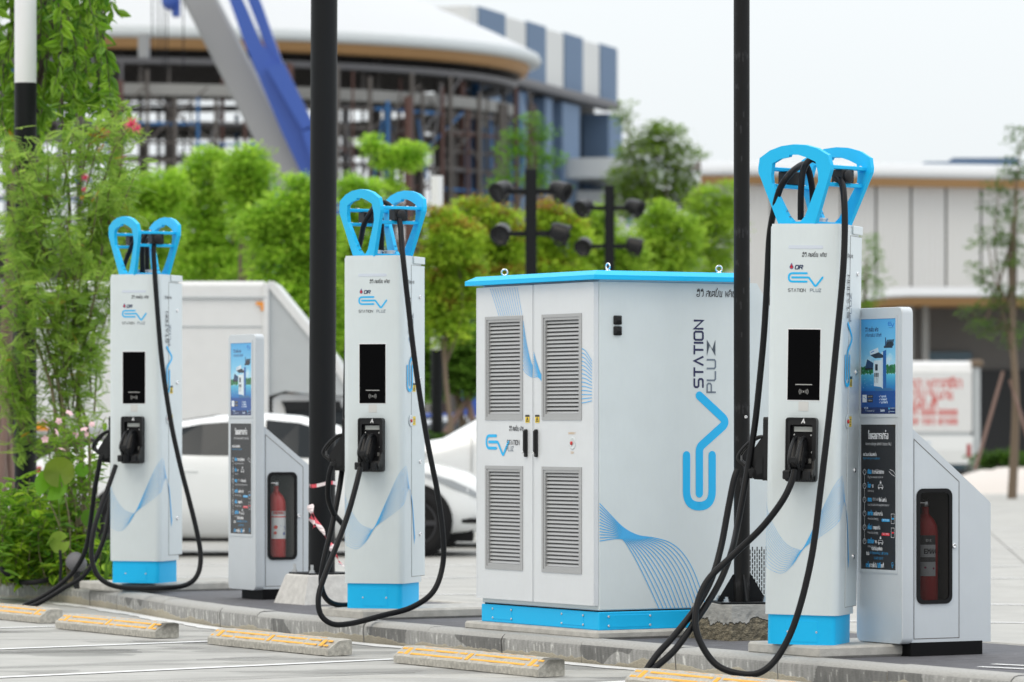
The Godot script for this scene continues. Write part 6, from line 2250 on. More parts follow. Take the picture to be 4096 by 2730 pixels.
# a car pointing along +x, its right side towards +z; stations are [x, sill, belt, top, half width, half width at the roof]
func car(o: Node3D, paint: Material, rim_mat: Material, L: float = 4.69) -> void:
	var k := L / 4.69
	var st := [
		[-2.34, 0.42, 0.72, 0.74, 0.60, 0.58], [-2.30, 0.30, 0.90, 0.96, 0.76, 0.66], [-2.10, 0.24, 0.98, 1.06, 0.86, 0.68], [-1.75, 0.22, 1.00, 1.13, 0.90, 0.66], [-1.40, 0.20, 1.00, 1.24, 0.92, 0.63],
		[-1.00, 0.19, 0.99, 1.345, 0.925, 0.60], [-0.50, 0.18, 0.975, 1.42, 0.925, 0.58], [0.0, 0.18, 0.965, 1.443, 0.925, 0.58], [0.35, 0.18, 0.955, 1.415, 0.925, 0.585], [0.75, 0.18, 0.945, 1.31, 0.925, 0.61],
		[1.15, 0.19, 0.93, 1.10, 0.925, 0.66], [1.42, 0.20, 0.90, 0.965, 0.92, 0.72], [1.75, 0.21, 0.85, 0.915, 0.91, 0.74], [2.05, 0.23, 0.77, 0.84, 0.87, 0.70], [2.24, 0.26, 0.66, 0.72, 0.76, 0.60], [2.34, 0.32, 0.55, 0.58, 0.55, 0.45]]
	var rings := []
	for s in st:
		var half := [Vector2(s[4] * 0.80, s[1]), Vector2(s[4] * 0.97, s[1] + 0.06), Vector2(s[4], lerpf(s[1], s[2], 0.45)), Vector2(s[4] * 0.985, lerpf(s[1], s[2], 0.8)), Vector2(s[4] * 0.955, s[2]), Vector2(lerpf(s[4] * 0.945, s[5], 0.92), lerpf(s[2], s[3], 0.90)), Vector2(s[5] * 0.86, lerpf(s[2], s[3], 0.985)), Vector2(0, s[3])]
		var ring := PackedVector3Array()
		for h in half: ring.append(Vector3(s[0] * k, h.y, h.x))
		for i in range(half.size() - 2, -1, -1): ring.append(Vector3(s[0] * k, half[i].y, -half[i].x))
		rings.append(ring)
	var m := MB.new()
	m.smooth(true)
	for i in rings.size() - 1:
		for j in rings[0].size() - 1:
			m.quad(rings[i][j], rings[i + 1][j], rings[i + 1][j + 1], rings[i][j + 1])
	m.smooth(false)
	for e in [0, rings.size() - 1]:
		var fl := PackedVector2Array()
		for p in rings[e]: fl.append(Vector2(p.z, p.y))
		m.cap(rings[e], fl, e == 0)
	var body := part(o, "body", m, paint)
	m = MB.new()
	m.box(Vector3(0, 0.21, 0), Vector3(4.2 * k, 0.12, 1.5))
	part(o, "underbody", m, mats.tyre)
	# side glass, following the lean of the roof
	var side_pt := func(x: float, t: float, sd: float, out: float) -> Vector3:
		var i := 0
		while i < st.size() - 2 and st[i + 1][0] < x: i += 1
		var f: float = (x - st[i][0]) / (st[i + 1][0] - st[i][0])
		var bw: float = lerpf(st[i][4], st[i + 1][4], f) * 0.955
		var by: float = lerpf(st[i][2], st[i + 1][2], f)
		var tw: float = lerpf(st[i][5], st[i + 1][5], f)
		var ty: float = lerpf(st[i][3], st[i + 1][3], f)
		var p := Vector2(bw, by).lerp(Vector2(lerpf(bw, tw, 0.92), lerpf(by, ty, 0.90)), t)
		return Vector3(x * k, p.y, (p.x + out) * sd)
	for sd in [-1.0, 1.0]:
		for w in [[[-1.62, 0.12, 0.55], [-1.15, 0.12, 0.86], [-0.62, 0.10, 0.93], [-0.08, 0.10, 0.95]], [[0.02, 0.10, 0.95], [0.35, 0.10, 0.93], [0.78, 0.10, 0.86], [1.10, 0.12, 0.55]]]:
			m = MB.new()
			for i in w.size() - 1:
				var a: Vector3 = side_pt.call(w[i][0], w[i][1], sd, 0.008)
				var b: Vector3 = side_pt.call(w[i + 1][0], w[i + 1][1], sd, 0.008)
				var c: Vector3 = side_pt.call(w[i + 1][0], w[i + 1][2], sd, 0.008)
				var d: Vector3 = side_pt.call(w[i][0], w[i][2], sd, 0.008)
				if sd > 0: m.quad(a, b, c, d)
				else: m.quad(b, a, d, c)
			part(o, "side_window", m, mats.car_glass)
		m = MB.new()
		for x in [-1.05, -0.04, 1.12]:
			m.box(Vector3(x * k, 0.62, 0.921 * sd), Vector3(0.008, 0.72, 0.01))
		part(body, "door_seam", m, mats.slab_grey)
		for x in [-0.75, 0.28]:
			m = MB.new()
			m.box(Vector3(x * k, 0.86, 0.912 * sd), Vector3(0.2, 0.02, 0.012), Transform3D(), 0.004)
			part(body, "door_handle", m, paint)
		m = MB.new()
		var hw := func(x: float) -> float:
			var q := 0
			while q < st.size() - 2 and st[q + 1][0] < x: q += 1
			return lerpf(st[q][4], st[q + 1][4], (x - st[q][0]) / (st[q + 1][0] - st[q][0])) * 0.99 + 0.012
		var hl := [[1.56, 0.845, 0.835], [1.72, 0.82, 0.775], [1.90, 0.765, 0.69], [2.08, 0.68, 0.615], [2.20, 0.60, 0.575]]
		for q in hl.size() - 1:
			var pa := Vector3(hl[q][0] * k, hl[q][2], hw.call(hl[q][0]) * sd)
			var pb := Vector3(hl[q + 1][0] * k, hl[q + 1][2], hw.call(hl[q + 1][0]) * sd)
			var pc := Vector3(hl[q + 1][0] * k, hl[q + 1][1], hw.call(hl[q + 1][0]) * sd * 0.985)
			var pd := Vector3(hl[q][0] * k, hl[q][1], hw.call(hl[q][0]) * sd * 0.985)
			if sd > 0: m.quad(pa, pb, pc, pd)
			else: m.quad(pb, pa, pd, pc)
		part(body, "headlight", m, mats.headlight)
		m = MB.new()
		m.box(Vector3(2.10 * k, 0.36, 0.85 * sd), Vector3(0.24, 0.05, 0.03), Transform3D(), 0.01)
		part(body, "bumper_slot", m, mats.tyre)
		m = MB.new()
		m.box(Vector3(-2.2 * k, 0.86, 0.72 * sd), Vector3(0.16, 0.10, 0.10), Transform3D(), 0.02)
		part(body, "tail_light", m, mats.red)
		m = MB.new()
		m.box(Vector3(0.86 * k, 0.99, 0.99 * sd), Vector3(0.12, 0.13, 0.18), Transform3D(), 0.03)
		part(body, "mirror", m, paint)
		for x in [-1.36, 1.515]:
			m = MB.new()
			m.lathe(PackedVector2Array([Vector2(0.385, -0.3), Vector2(0.385, 0.0), Vector2(0.372, 0.006), Vector2(0, 0.004)]), 32, Transform3D(Basis(Vector3.RIGHT, PI / 2 * sd), Vector3(x * k, 0.352, 0.922 * sd)))
			part(body, "wheel_arch", m, mats.tyre)
			wheel(o, Vector3(x * k, 0.338, 0.86 * sd), 0.335, sd, 5, rim_mat)
	# windscreen and rear glass as skins on the loft
	for g in [[9, 11, 4], [3, 6, 4]]:
		m = MB.new()
		m.smooth(true)
		for i in range(g[0], g[1]):
			for j in range(6, 8):
				var f := func(v: Vector3) -> Vector3: return v + Vector3(0, 0.010, 0) + Vector3(0.006 if g[0] > 6 else -0.006, 0, 0)
				m.quad(f.call(rings[i][j]), f.call(rings[i + 1][j]), f.call(rings[i + 1][j + 1]), f.call(rings[i][j + 1]))
		m.smooth(false)
		part(o, "windscreen" if g[0] > 6 else "rear_window", m, mats.car_glass)


func vehicles() -> void:
	# white saloon seen from its right side, behind the far charger
	var z := 43.4
	var c := thing("parked_car", "white saloon car in side view behind the farther information pillar and the middle charger", "car", Vector3(at(268, 420, z).x, 0, -z), 0.0)
	car(c, mats.car_white, mats.rim)
	var c2 := thing("parked_car", "second white car, only its bonnet showing left of the power cabinet, beyond the first", "car", Vector3(at(582, 420, 46.4).x, 0, -46.4), PI - 0.03)
	car(c2, mats.car_white, mats.rim_silver, 4.9)
	c2.scale = Vector3(1.0, 1.22, 1.0)
	var c3 := thing("parked_car", "dark silver car far back under the trees between middle charger and power cabinet", "car", Vector3(at(452, 420, 70.0).x, 0, -70.0), 0.5)
	car(c3, mats.car_silver, mats.rim_silver)
	box_truck()
	pickup()


func box_truck() -> void:
	var z := 48.5
	var k := z / F
	var X := func(px: float) -> float: return (px - 512.0) * k
	var Y := func(py: float) -> float: return CAM_H - (py - 420.0) * k
	var o := thing("box_truck", "white box truck with a sloping wind deflector over its cab, behind the farthest charger", "truck", Vector3(X.call(170.0), 0, -z))
	var ox: float = X.call(170.0)
	var x0: float = X.call(24.0) - ox
	var x1: float = X.call(267.5) - ox
	var y0: float = Y.call(438.0)
	var y1: float = Y.call(281.0)
	var m := MB.new()
	m.box(Vector3((x0 + x1) / 2, (y0 + y1) / 2, -0.9), Vector3(x1 - x0, y1 - y0, 1.8), Transform3D(), 0.05)
	var box := part(o, "cargo_box", m, mats.truck_white)
	for r in [[y1 - 0.19, 0.03, 0.03], [y1 - 0.52, 0.02, 0.012], [y0 + 0.10, 0.06, 0.03]]:
		m = MB.new()
		m.box(Vector3((x0 + x1) / 2, r[0], 0.0), Vector3(x1 - x0 - 0.02, r[1], r[2] * 2), Transform3D(), 0.006)
		part(box, "side_rail", m, mats.truck_grey)
	m = MB.new()
	m.box(Vector3(x1 - 0.02, (y0 + y1) / 2, 0.0), Vector3(0.07, y1 - y0 - 0.04, 0.05), Transform3D(), 0.01)
	part(box, "corner_post", m, mats.truck_white)
	m = MB.new()
	m.prism(PackedVector2Array([Vector2(x1 - 0.13, y1 - 0.24), Vector2(x1 - 0.045, y1 - 0.24), Vector2(x1 - 0.045, y1 - 0.34), Vector2(x1 - 0.075, y1 - 0.34), Vector2(x1 - 0.075, y1 - 0.285), Vector2(x1 - 0.13, y1 - 0.27)]), 0.026, 0.032)
	part(box, "reflector", m, mats.orange)
	m = MB.new()
	m.box(Vector3(X.call(43.0) - ox, Y.call(426.5), 0.028), Vector3(0.17, 0.09, 0.01))
	part(box, "reflector", m, mats.orange)
	# deflector: white rim over a grey flank
	var p := func(px: float, py: float) -> Vector2: return Vector2(X.call(px) - ox, Y.call(py))
	m = MB.new()
	m.prism(PackedVector2Array([p.call(268.5, 284), p.call(275, 290), p.call(331, 360), p.call(344, 384), p.call(345, 396), p.call(300, 393), p.call(285, 391), p.call(268.5, 396)]), -1.74, -0.03, Transform3D())
	var df := part(o, "wind_deflector", m, mats.truck_grey)
	m = MB.new()
	m.prism(PackedVector2Array([p.call(268.0, 281), p.call(273, 281), p.call(336, 358), p.call(349, 384), p.call(345, 386), p.call(329, 361), p.call(268.0, 287)]), -1.78, 0.0, Transform3D())
	part(df, "deflector_rim", m, mats.truck_white)
	# cab
	m = MB.new()
	m.prism(PackedVector2Array([p.call(272, 399), p.call(280, 394), p.call(330, 394), p.call(346, 398), p.call(362, 440), p.call(370, 470), p.call(372, 520), p.call(272, 520)]), -1.62, -0.10, Transform3D())
	var cab := part(o, "cab", m, mats.truck_white)
	m = MB.new()
	m.prism(PackedVector2Array([p.call(284, 404), p.call(326, 403), p.call(344, 408), p.call(356, 438), p.call(288, 441)]), -0.095, -0.088, Transform3D())
	part(cab, "side_window", m, mats.car_glass)
	m = MB.new()
	m.prism(PackedVector2Array([p.call(281, 401), p.call(340, 401), p.call(342, 410), p.call(286, 411)]), -0.088, -0.03, Transform3D())
	part(cab, "window_visor", m, mats.black_plastic)
	m = MB.new()
	m.box(Vector3((x0 + x1) / 2 + 0.2, 0.75, -0.85), Vector3(4.2, 0.22, 0.8))
	part(o, "chassis", m, mats.black_steel)
	for wx in [x0 + 0.7, x1 + 0.72]:
		for wz in [-1.55, -0.15]:
			wheel(o, Vector3(wx, 0.36, wz), 0.36, 1.0 if wz > -1 else -1.0, 6, mats.rim_silver)
	m = MB.new()
	m.box(Vector3(x0 + 1.4, 0.62, -0.06), Vector3(1.6, 0.10, 0.04), Transform3D(), 0.01)
	part(o, "side_guard", m, mats.red)


func pickup() -> void:
	var z := 88.0
	var k := z / F
	var X := func(px: float) -> float: return (px - 512.0) * k
	var Y := func(py: float) -> float: return CAM_H - (py - 420.0) * k
	var ox: float = X.call(930.0)
	var o := thing("pickup_truck", "white pickup truck with tall canopy lettered in red, before the panelled building", "truck", Vector3(ox, 0, -z))
	var x1: float = X.call(972.0) - ox
	var x0: float = x1 - 2.35
	var up := Transform3D(Basis(Vector3(0, 0, 1), Vector3(0, 1, 0), Vector3(-1, 0, 0)), Vector3.ZERO)    # profile across, pushed along -x
	var m := MB.new()
	var y0: float = Y.call(432.0)
	var y1: float = Y.call(361.0)
	m.prism(PackedVector2Array([Vector2(0.0, y0), Vector2(0.0, y1 - 0.22), Vector2(-0.08, y1 - 0.07), Vector2(-0.3, y1), Vector2(-1.3, y1), Vector2(-1.52, y1 - 0.07), Vector2(-1.6, y1 - 0.22), Vector2(-1.6, y0)]), -x1, -x0, up, false)
	var can := part(o, "canopy", m, mats.truck_white)
	m = MB.new()
	m.prism(PackedVector2Array([Vector2(0.02, 0.46), Vector2(0.05, 0.75), Vector2(0.04, y0 - 0.08), Vector2(-1.64, y0 - 0.08), Vector2(-1.65, 0.75), Vector2(-1.62, 0.46)]), -x1 - 0.02, -x0 + 0.0, up, false)
	var bed := part(o, "load_bed", m, mats.car_white)
	m = MB.new()
	m.box(Vector3((x0 + x1) / 2, y0 - 0.04, -0.8), Vector3(x1 - x0 - 0.05, 0.09, 1.55))
	part(o, "canopy_gap", m, mats.truck_grey)
	m = MB.new()
	m.box(Vector3(x1 - 0.07, Y.call(450.5), 0.03), Vector3(0.09, 0.27, 0.05), Transform3D(), 0.01)
	part(bed, "tail_light", m, mats.red)
	m = MB.new()
	m.box(Vector3(x1 + 0.10, (y0 + y1) / 2 - 0.45, -0.75), Vector3(0.16, y1 - y0 + 0.8, 1.35), Transform3D(), 0.02)
	part(o, "rear_frame", m, mats.truck_grey)
	m = MB.new()
	m.box(Vector3(x1 + 0.12, y1 - 0.05, -0.6), Vector3(0.24, 0.16, 1.2), Transform3D(), 0.04)
	part(o, "roof_light", m, mats.trunk)
	# cab
	m = MB.new()
	m.prism(PackedVector2Array([Vector2(x0 - 0.02, 0.46), Vector2(x0 - 0.02, 1.05), Vector2(x0 - 0.1, 1.62), Vector2(x0 - 0.35, 1.72), Vector2(x0 - 1.3, 1.70), Vector2(x0 - 1.95, 1.10), Vector2(x0 - 2.9, 0.98), Vector2(x0 - 3.05, 0.85), Vector2(x0 - 3.05, 0.42)]), -1.6, 0.0, Transform3D())
	var cab := part(o, "cab", m, mats.car_white)
	m = MB.new()
	m.prism(PackedVector2Array([Vector2(x0 - 0.2, 1.1), Vector2(x0 - 0.25, 1.6), Vector2(x0 - 1.25, 1.6), Vector2(x0 - 1.75, 1.12)]), 0.002, 0.01, Transform3D())
	part(cab, "side_window", m, mats.car_glass)
	for wx in [x1 - 0.95, x0 - 2.15]:
		for wz in [-1.5, -0.08]:
			wheel(o, Vector3(wx, 0.36, wz), 0.36, 1.0 if wz > -1 else -1.0, 6, mats.rim_silver)
	var pr := MB.new()
	pr.col = Color(0.62, 0.045, 0.03)
	var f := func(p: Vector2) -> Vector3: return Vector3(p.x, p.y, 0.004)
	var rows := [["บริการรถ พลาสติก", 388.0, 0.17, 971.0 - 8.0], ["ติดตั้งทั่วไป รับงาน", 399.0, 0.15, 954.0], ["ส่งของถึงที่", 408.0, 0.14, 938.0]]
	for r in rows:
		var sw := strokes_of(r[0])
		var wid: float = sw[sw.size() - 1] * r[2] * 0.75
		write_on(pr, r[0], Vector2(X.call(r[3]) - ox - wid, Y.call(r[1])), r[2], 0.024, f, 0.0, 0.75)
	part(can, "lettering", pr, mats.print)
	for r in [["081 888 8888", 416.5], ["089 181 8188", 425.5]]:
		var tm := TextMesh.new()
		var fo := SystemFont.new()
		fo.font_names = PackedStringArray(["Droid Sans"])
		fo.font_weight = 700
		tm.font = fo
		tm.text = r[0]
		tm.font_size = 32
		tm.pixel_size = 0.0058
		tm.depth = 0.004
		tm.horizontal_alignment = HORIZONTAL_ALIGNMENT_RIGHT
		var q := part_mesh(can, "lettering", tm, mats.letter_red)
		q.position = Vector3(X.call(958.0) - ox, Y.call(r[1] - 4.0), 0.004)
	var pl := MB.new()
	pl.col = Color(0.35, 0.50, 0.68)
	for i in 3:
		ribbon(pl, PackedVector2Array([Vector2(X.call(918.0 - i * 3) - ox, Y.call(443.0 + i * 4)), Vector2(X.call(930.0 - i * 2) - ox, Y.call(443.0 + i * 4))]), 0.03, func(p: Vector2) -> Vector3: return Vector3(p.x, p.y, 0.056))
	part(bed, "lettering", pl, mats.print)


# ------------------------------------------------------------------ plants
func leaf_mesh(kind: String) -> ArrayMesh:
	if mats.has("_leaf_" + kind):
		return mats["_leaf_" + kind]
	var m := MB.new()
	var r := RandomNumberGenerator.new()
	r.seed = hash(kind)
	match kind:
		"blade":                                  # one pointed oval leaf along +y, folded on its rib
			m.smooth(true)
			var w := [0.0, 0.17, 0.22, 0.19, 0.11, 0.0]
			for i in 5:
				for s in [-1.0, 1.0]:
					var y0 := i / 5.0
					var y1 := (i + 1) / 5.0
					var d0 := -0.12 * y0 * y0
					var d1 := -0.12 * y1 * y1
					m.quad(Vector3(0, y0, d0), Vector3(s * w[i], y0, d0 + 0.05), Vector3(s * w[i + 1], y1, d1 + 0.05), Vector3(0, y1, d1))
		"feather":                                # a feathery compound leaf along +y
			for i in 11:
				var y := 0.12 + 0.80 * i / 10.0
				var l := 0.26 * sin(PI * (0.15 + 0.75 * i / 10.0))
				for s in [-1.0, 1.0]:
					var b := Vector3(0, y, -0.10 * y * y)
					var t := b + Vector3(s * l, 0.09, -0.03)
					var wv := Vector3(0.0, 0.034, 0.01)
					m.tri(b, (b + t) / 2 + wv, t)
					m.tri(b, t, (b + t) / 2 - wv)
			m.quad(Vector3(-0.008, 0, 0), Vector3(0.008, 0, 0), Vector3(0.004, 1.0, -0.1), Vector3(-0.004, 1.0, -0.1))
		"tuft":                                   # a spray of small leaves, for trees farther off
			for i in 16:
				var c := Vector3(r.randfn(0, 0.42), r.randfn(0, 0.34), r.randfn(0, 0.42))
				var u := r.randf() * TAU
				var a := Vector3(cos(u), r.randfn(-0.05, 0.45), sin(u)).normalized() * r.randf_range(0.34, 0.52)
				var b := a.cross(Vector3(r.randfn(0, 0.35), 1.0, r.randfn(0, 0.35))).normalized() * r.randf_range(0.11, 0.18)
				m.quad(c, c + a * 0.5 + b, c + a, c + a * 0.5 - b)
		"grass":
			for i in 5:
				var a := r.randf() * TAU
				var d := Vector3(cos(a), 0, sin(a))
				var s := Vector3(-d.z, 0, d.x) * 0.035
				var p0 := d * 0.05
				var p1 := d * 0.18 + Vector3(0, 0.55, 0)
				var p2 := d * 0.48 + Vector3(0, r.randf_range(0.75, 1.0), 0)
				m.quad(p0 - s, p0 + s, p1 + s, p1 - s)
				m.tri(p1 - s, p1 + s, p2)
		"puff":
			for i in 70:
				var d := Vector3(r.randfn(0, 1), r.randfn(0.35, 0.8), r.randfn(0, 1)).normalized()
				var s := d.cross(Vector3(r.randf(), r.randf(), r.randf())).normalized() * 0.05
				m.tri(-s, s, d * r.randf_range(0.8, 1.0))
		"petals":
			for i in 5:
				var d := Vector3(cos(TAU * i / 5), 0.3, sin(TAU * i / 5))
				var s := d.cross(Vector3.UP).normalized() * 0.4
				m.quad(Vector3.ZERO, d * 0.6 + s, d, d * 0.6 - s)
		"round":
			m.smooth(true)
			for i in 14:
				var a := TAU * (i + 0.5) / 15.0
				var b := TAU * (i + 1.5) / 15.0
				m.tri(Vector3(0, 0, 0.06), Vector3(sin(a) * 0.5, -cos(a) * 0.5 + 0.3, 0), Vector3(sin(b) * 0.5, -cos(b) * 0.5 + 0.3, 0))
	mats["_leaf_" + kind] = m.done()
	return mats["_leaf_" + kind]


func rand_basis(r: RandomNumberGenerator, droop := 0.0) -> Basis:
	var y := Vector3(r.randfn(0, 1), r.randfn(-droop, 1.0 if droop == 0.0 else 0.45), r.randfn(0, 1)).normalized()
	var x := y.cross(Vector3(r.randfn(0, 1), r.randfn(0, 1), r.randfn(0, 1))).normalized()
	return Basis(x, y, x.cross(y))


func green(r: RandomNumberGenerator, a: Color, b: Color) -> Color:
	var t := clampf(r.randfn(0.5, 0.28), 0, 1)
	var c := a.lerp(b, t)
	var k := r.randf_range(0.85, 1.12)
	return Color(c.r * k, c.g * k, c.b * k)


func leaf_basis(r: RandomNumberGenerator) -> Basis:       # a leaf held out to the light
	var u := r.randf() * TAU
	var y := Vector3(cos(u), r.randfn(-0.05, 0.42), sin(u)).normalized()
	var x := y.cross(Vector3(r.randfn(0, 0.25), 1, r.randfn(0, 0.25))).normalized()
	return Basis(x, y, x.cross(y))


# a tree of leaf tufts: blobs are [px, py, half width px, half height px] at distance z
func tuft_tree(nm: String, label: String, cat: String, group: String, trunk_px: Array, z: float, blobs: Array, dens: float, size: float, ca: Color, cb: Color, trunk_r := 0.06, tips := Color(-1, 0, 0), sd := 1) -> Node3D:
	var r := RandomNumberGenerator.new()
	r.seed = sd * 77 + 5
	var k := z / F
	var foot := at(trunk_px[0], 420, z)
	foot.y = 0.0
	var o := thing(nm, label, cat, foot, 0.0, group)
	var m := MB.new()
	var top: Vector3 = at(trunk_px[1], trunk_px[2], z) - foot
	var spine := smooth_path([Vector3.ZERO, top * 0.35 + Vector3(0.05, 0, 0.05), top * 0.7 + Vector3(-0.04, 0, 0), top], 4)
	m.tube(spine, trunk_r, trunk_r * 0.35, 8)
	var limb_from := spine[int(spine.size() * 0.6)]
	var xf := []
	var cols := []
	for b in blobs:
		var dz: float = r.randfn(0.0, 0.25) * b[2] * k
		var c: Vector3 = at(b[0], b[1], z) - foot + Vector3(0, 0, dz)
		m.tube(smooth_path([spine[mini(r.randi_range(int(spine.size() * 0.4), spine.size() - 1), spine.size() - 1)], (limb_from + c) / 2.0 + Vector3(r.randfn(0, 0.1), 0.05, r.randfn(0, 0.1)), c], 3), trunk_r * 0.32, trunk_r * 0.10, 5)
		var rx: float = maxf(b[2] * k * 1.20 - size * 0.2, 0.05)
		var ry: float = maxf(b[3] * k * 1.16 - size * 0.2, 0.05)
		var n := int(dens * b[2] * b[3] / 10.0 * 1.0)
		for i in n:
			var d := Vector3(r.randfn(0, 1), r.randfn(0, 1), r.randfn(0, 1)).normalized() * (pow(r.randf(), 0.30) + 0.20 * r.randf() * r.randf())
			var hole := sin(d.x * 7.0 + b[0]) * cos(d.y * 8.0 + b[1]) * sin(d.z * 6.0 + b[0] * 0.7)
			if hole > 0.12 and r.randf() < 0.85: continue
			var p := c + Vector3(d.x * rx, d.y * ry, d.z * rx * 0.8)
			xf.append(Transform3D((Basis(Vector3.UP, r.randf() * TAU) * Basis(Vector3.RIGHT, r.randfn(0, 0.3))).scaled(Vector3.ONE * size * r.randf_range(0.6, 1.25)), p))
			var col := green(r, ca, cb)
			if tips.r >= 0.0 and d.y > 0.45 and r.randf() < 0.55:
				col = tips.lerp(col, r.randf() * 0.5)
			cols.append(col)
	part(o, "trunk", m, mats.trunk if trunk_r > 0.03 else mats.trunk_dark)
	var cr := multi(o, "crown", leaf_mesh("tuft"), mats.leaf_far, xf, cols)
	cr.set_meta("kind", "stuff")
	return o


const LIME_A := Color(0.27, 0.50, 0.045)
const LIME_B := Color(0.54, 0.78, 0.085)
const MID_A := Color(0.13, 0.23, 0.035)
const MID_B := Color(0.28, 0.42, 0.07)


func far_trees() -> void:
	var g1 := "bright shrubs and small trees beyond the parked vehicles"
	var g := [
		["dense lime green tree behind the box truck, directly right of the pink flower", [125, 130, 230], 60.0, [[128, 200, 26, 26], [112, 235, 24, 26], [150, 230, 30, 32], [125, 270, 34, 22], [165, 190, 20, 20]], 5.0],
		["lime green tree with a high crown left of the crane boom's foot", [212, 214, 200], 63.0, [[196, 190, 24, 24], [212, 165, 17, 16], [222, 185, 18, 20], [190, 225, 28, 26], [222, 232, 24, 26], [205, 265, 34, 24]], 5.0],
		["clipped lime green tree with one round ball of foliage touching the crane boom", [243, 243, 190], 61.0, [[250, 166, 22, 19], [238, 182, 16, 15], [258, 185, 14, 18], [246, 215, 14, 18]], 5.5],
		["low lime green tree in front of the crane boom's foot", [285, 287, 240], 58.0, [[285, 215, 20, 20], [262, 228, 20, 20], [300, 190, 16, 14], [305, 220, 22, 30], [285, 258, 32, 30], [318, 250, 20, 36], [310, 290, 26, 28], [325, 325, 20, 30], [290, 300, 26, 26]], 5.0],
		["lime green tree between the thick black post and the middle charger", [352, 352, 230], 60.0, [[350, 190, 12, 14], [365, 205, 18, 22], [355, 240, 22, 26], [348, 290, 20, 34], [345, 345, 16, 26], [330, 290, 18, 40], [338, 330, 16, 34]], 4.5],
		["small tree with a ball of leaves standing clear, above the middle charger's hoops", [404, 402, 170], 66.0, [[404, 156, 20, 14], [386, 160, 11, 11], [371, 146, 9, 9], [392, 186, 9, 9]], 6.0]]
	var i := 1
	for t in g:
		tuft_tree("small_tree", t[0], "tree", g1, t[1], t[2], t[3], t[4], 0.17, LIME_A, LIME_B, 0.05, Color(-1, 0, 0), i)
		i += 1
	var orange := Color(0.42, 0.16, 0.05)
	var bushes := [
		["lime bush with orange young leaves, directly right of the middle charger", [448, 448, 300], 58.0, [[440, 222, 18, 16], [455, 245, 24, 24], [436, 268, 18, 24], [462, 285, 22, 24], [446, 318, 24, 26], [428, 300, 12, 30]], 5.0],
		["lime bush with an orange crown, behind the left half of the cabinet roof", [492, 492, 280], 60.0, [[470, 212, 14, 12], [492, 225, 22, 20], [480, 250, 22, 22], [505, 250, 20, 24], [495, 285, 26, 22]], 5.0],
		["yellow green bush behind the nearer floodlight mast", [548, 548, 280], 62.0, [[548, 222, 20, 22], [566, 240, 22, 24], [536, 248, 18, 22], [555, 275, 30, 18], [524, 262, 16, 20]], 5.0]]
	for t in bushes:
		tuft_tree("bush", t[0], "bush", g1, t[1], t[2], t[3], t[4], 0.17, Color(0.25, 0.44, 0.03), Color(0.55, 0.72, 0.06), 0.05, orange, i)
		i += 1
	for t in [["yellow green bush behind the farther floodlight mast", [600, 600, 280], 66.0, [[592, 232, 20, 24], [612, 250, 22, 22], [596, 268, 26, 16], [628, 262, 16, 20]], 4.5], ["bright green rounded tree left of the thin black post, just above the cabinet roof", [668, 668, 260], 68.0, [[660, 222, 20, 18], [676, 240, 22, 22], [655, 252, 20, 20], [672, 268, 26, 14], [640, 255, 14, 20]], 4.5], ["mid green tree close against the thin black post", [712, 712, 250], 72.0, [[706, 212, 18, 24], [722, 235, 18, 26], [708, 262, 24, 18], [730, 205, 12, 24], [695, 240, 14, 22]], 4.0]]:
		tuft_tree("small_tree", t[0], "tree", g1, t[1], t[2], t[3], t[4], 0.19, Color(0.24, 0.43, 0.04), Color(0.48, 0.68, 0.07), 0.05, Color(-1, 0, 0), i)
		i += 1
	tuft_tree("tall_tree", "tall loose mid green tree against the sky, right of the striped building", "tree", "", [660, 662, 190], 104.0, [[660, 140, 22, 12], [640, 155, 24, 14], [680, 160, 22, 16], [655, 180, 34, 20], [625, 185, 16, 18], [690, 190, 24, 18], [700, 205, 20, 20], [640, 205, 34, 18], [668, 131, 16, 8], [626, 120, 7, 16]], 2.2, 0.30, MID_A, MID_B, 0.16, Color(-1, 0, 0), 21)
	tuft_tree("slender_tree", "slender airy tree with pale green leaves above the nearer floodlight mast", "tree", "", [533, 531, 122], 72.0, [[531, 122, 14, 9], [520, 136, 15, 9], [543, 134, 14, 9], [512, 152, 14, 9], [534, 156, 18, 12], [556, 160, 12, 8], [508, 172, 10, 9], [530, 180, 20, 10], [552, 186, 14, 9], [498, 190, 10, 12], [486, 208, 12, 12]], 1.6, 0.17, Color(0.12, 0.28, 0.016), Color(0.18, 0.38, 0.03), 0.05, Color(-1, 0, 0), 22)
	tuft_tree("slender_tree", "thin pale green tree seen just right of the nearest charger, before the ribbed wall", "tree", "", [868, 866, 260], 80.0, [[868, 245, 10, 12], [874, 262, 10, 12], [864, 280, 12, 14], [880, 288, 9, 12], [868, 305, 10, 10]], 1.6, 0.17, Color(0.12, 0.26, 0.018), Color(0.18, 0.34, 0.03), 0.04, Color(-1, 0, 0), 23)
	var tr := tuft_tree("staked_tree", "thin darker tree with reddish trunk and props at the right edge, beside the pickup", "tree", "", [1012, 1014, 220], 74.0, [[1015, 170, 16, 14], [1000, 190, 14, 12], [1012, 215, 24, 18], [988, 240, 16, 12], [1010, 255, 24, 18], [980, 275, 14, 12], [996, 295, 18, 12], [972, 312, 12, 9], [1012, 300, 20, 14], [1014, 335, 16, 14], [985, 330, 16, 10], [1020, 140, 12, 14]], 1.2, 0.17, Color(0.06, 0.13, 0.03), Color(0.15, 0.26, 0.05), 0.085, Color(-1, 0, 0), 24)
	for s in [[[975, 470], [1003, 372]], [[1040, 478], [1010, 380]]]:
		var m := MB.new()
		m.tube(PackedVector3Array([at(s[0][0], s[0][1], 73.4) - tr.position, at(s[1][0], s[1][1], 74.0) - tr.position]), 0.034, 0.03, 7)
		part(tr, "prop", m, mats.stake)
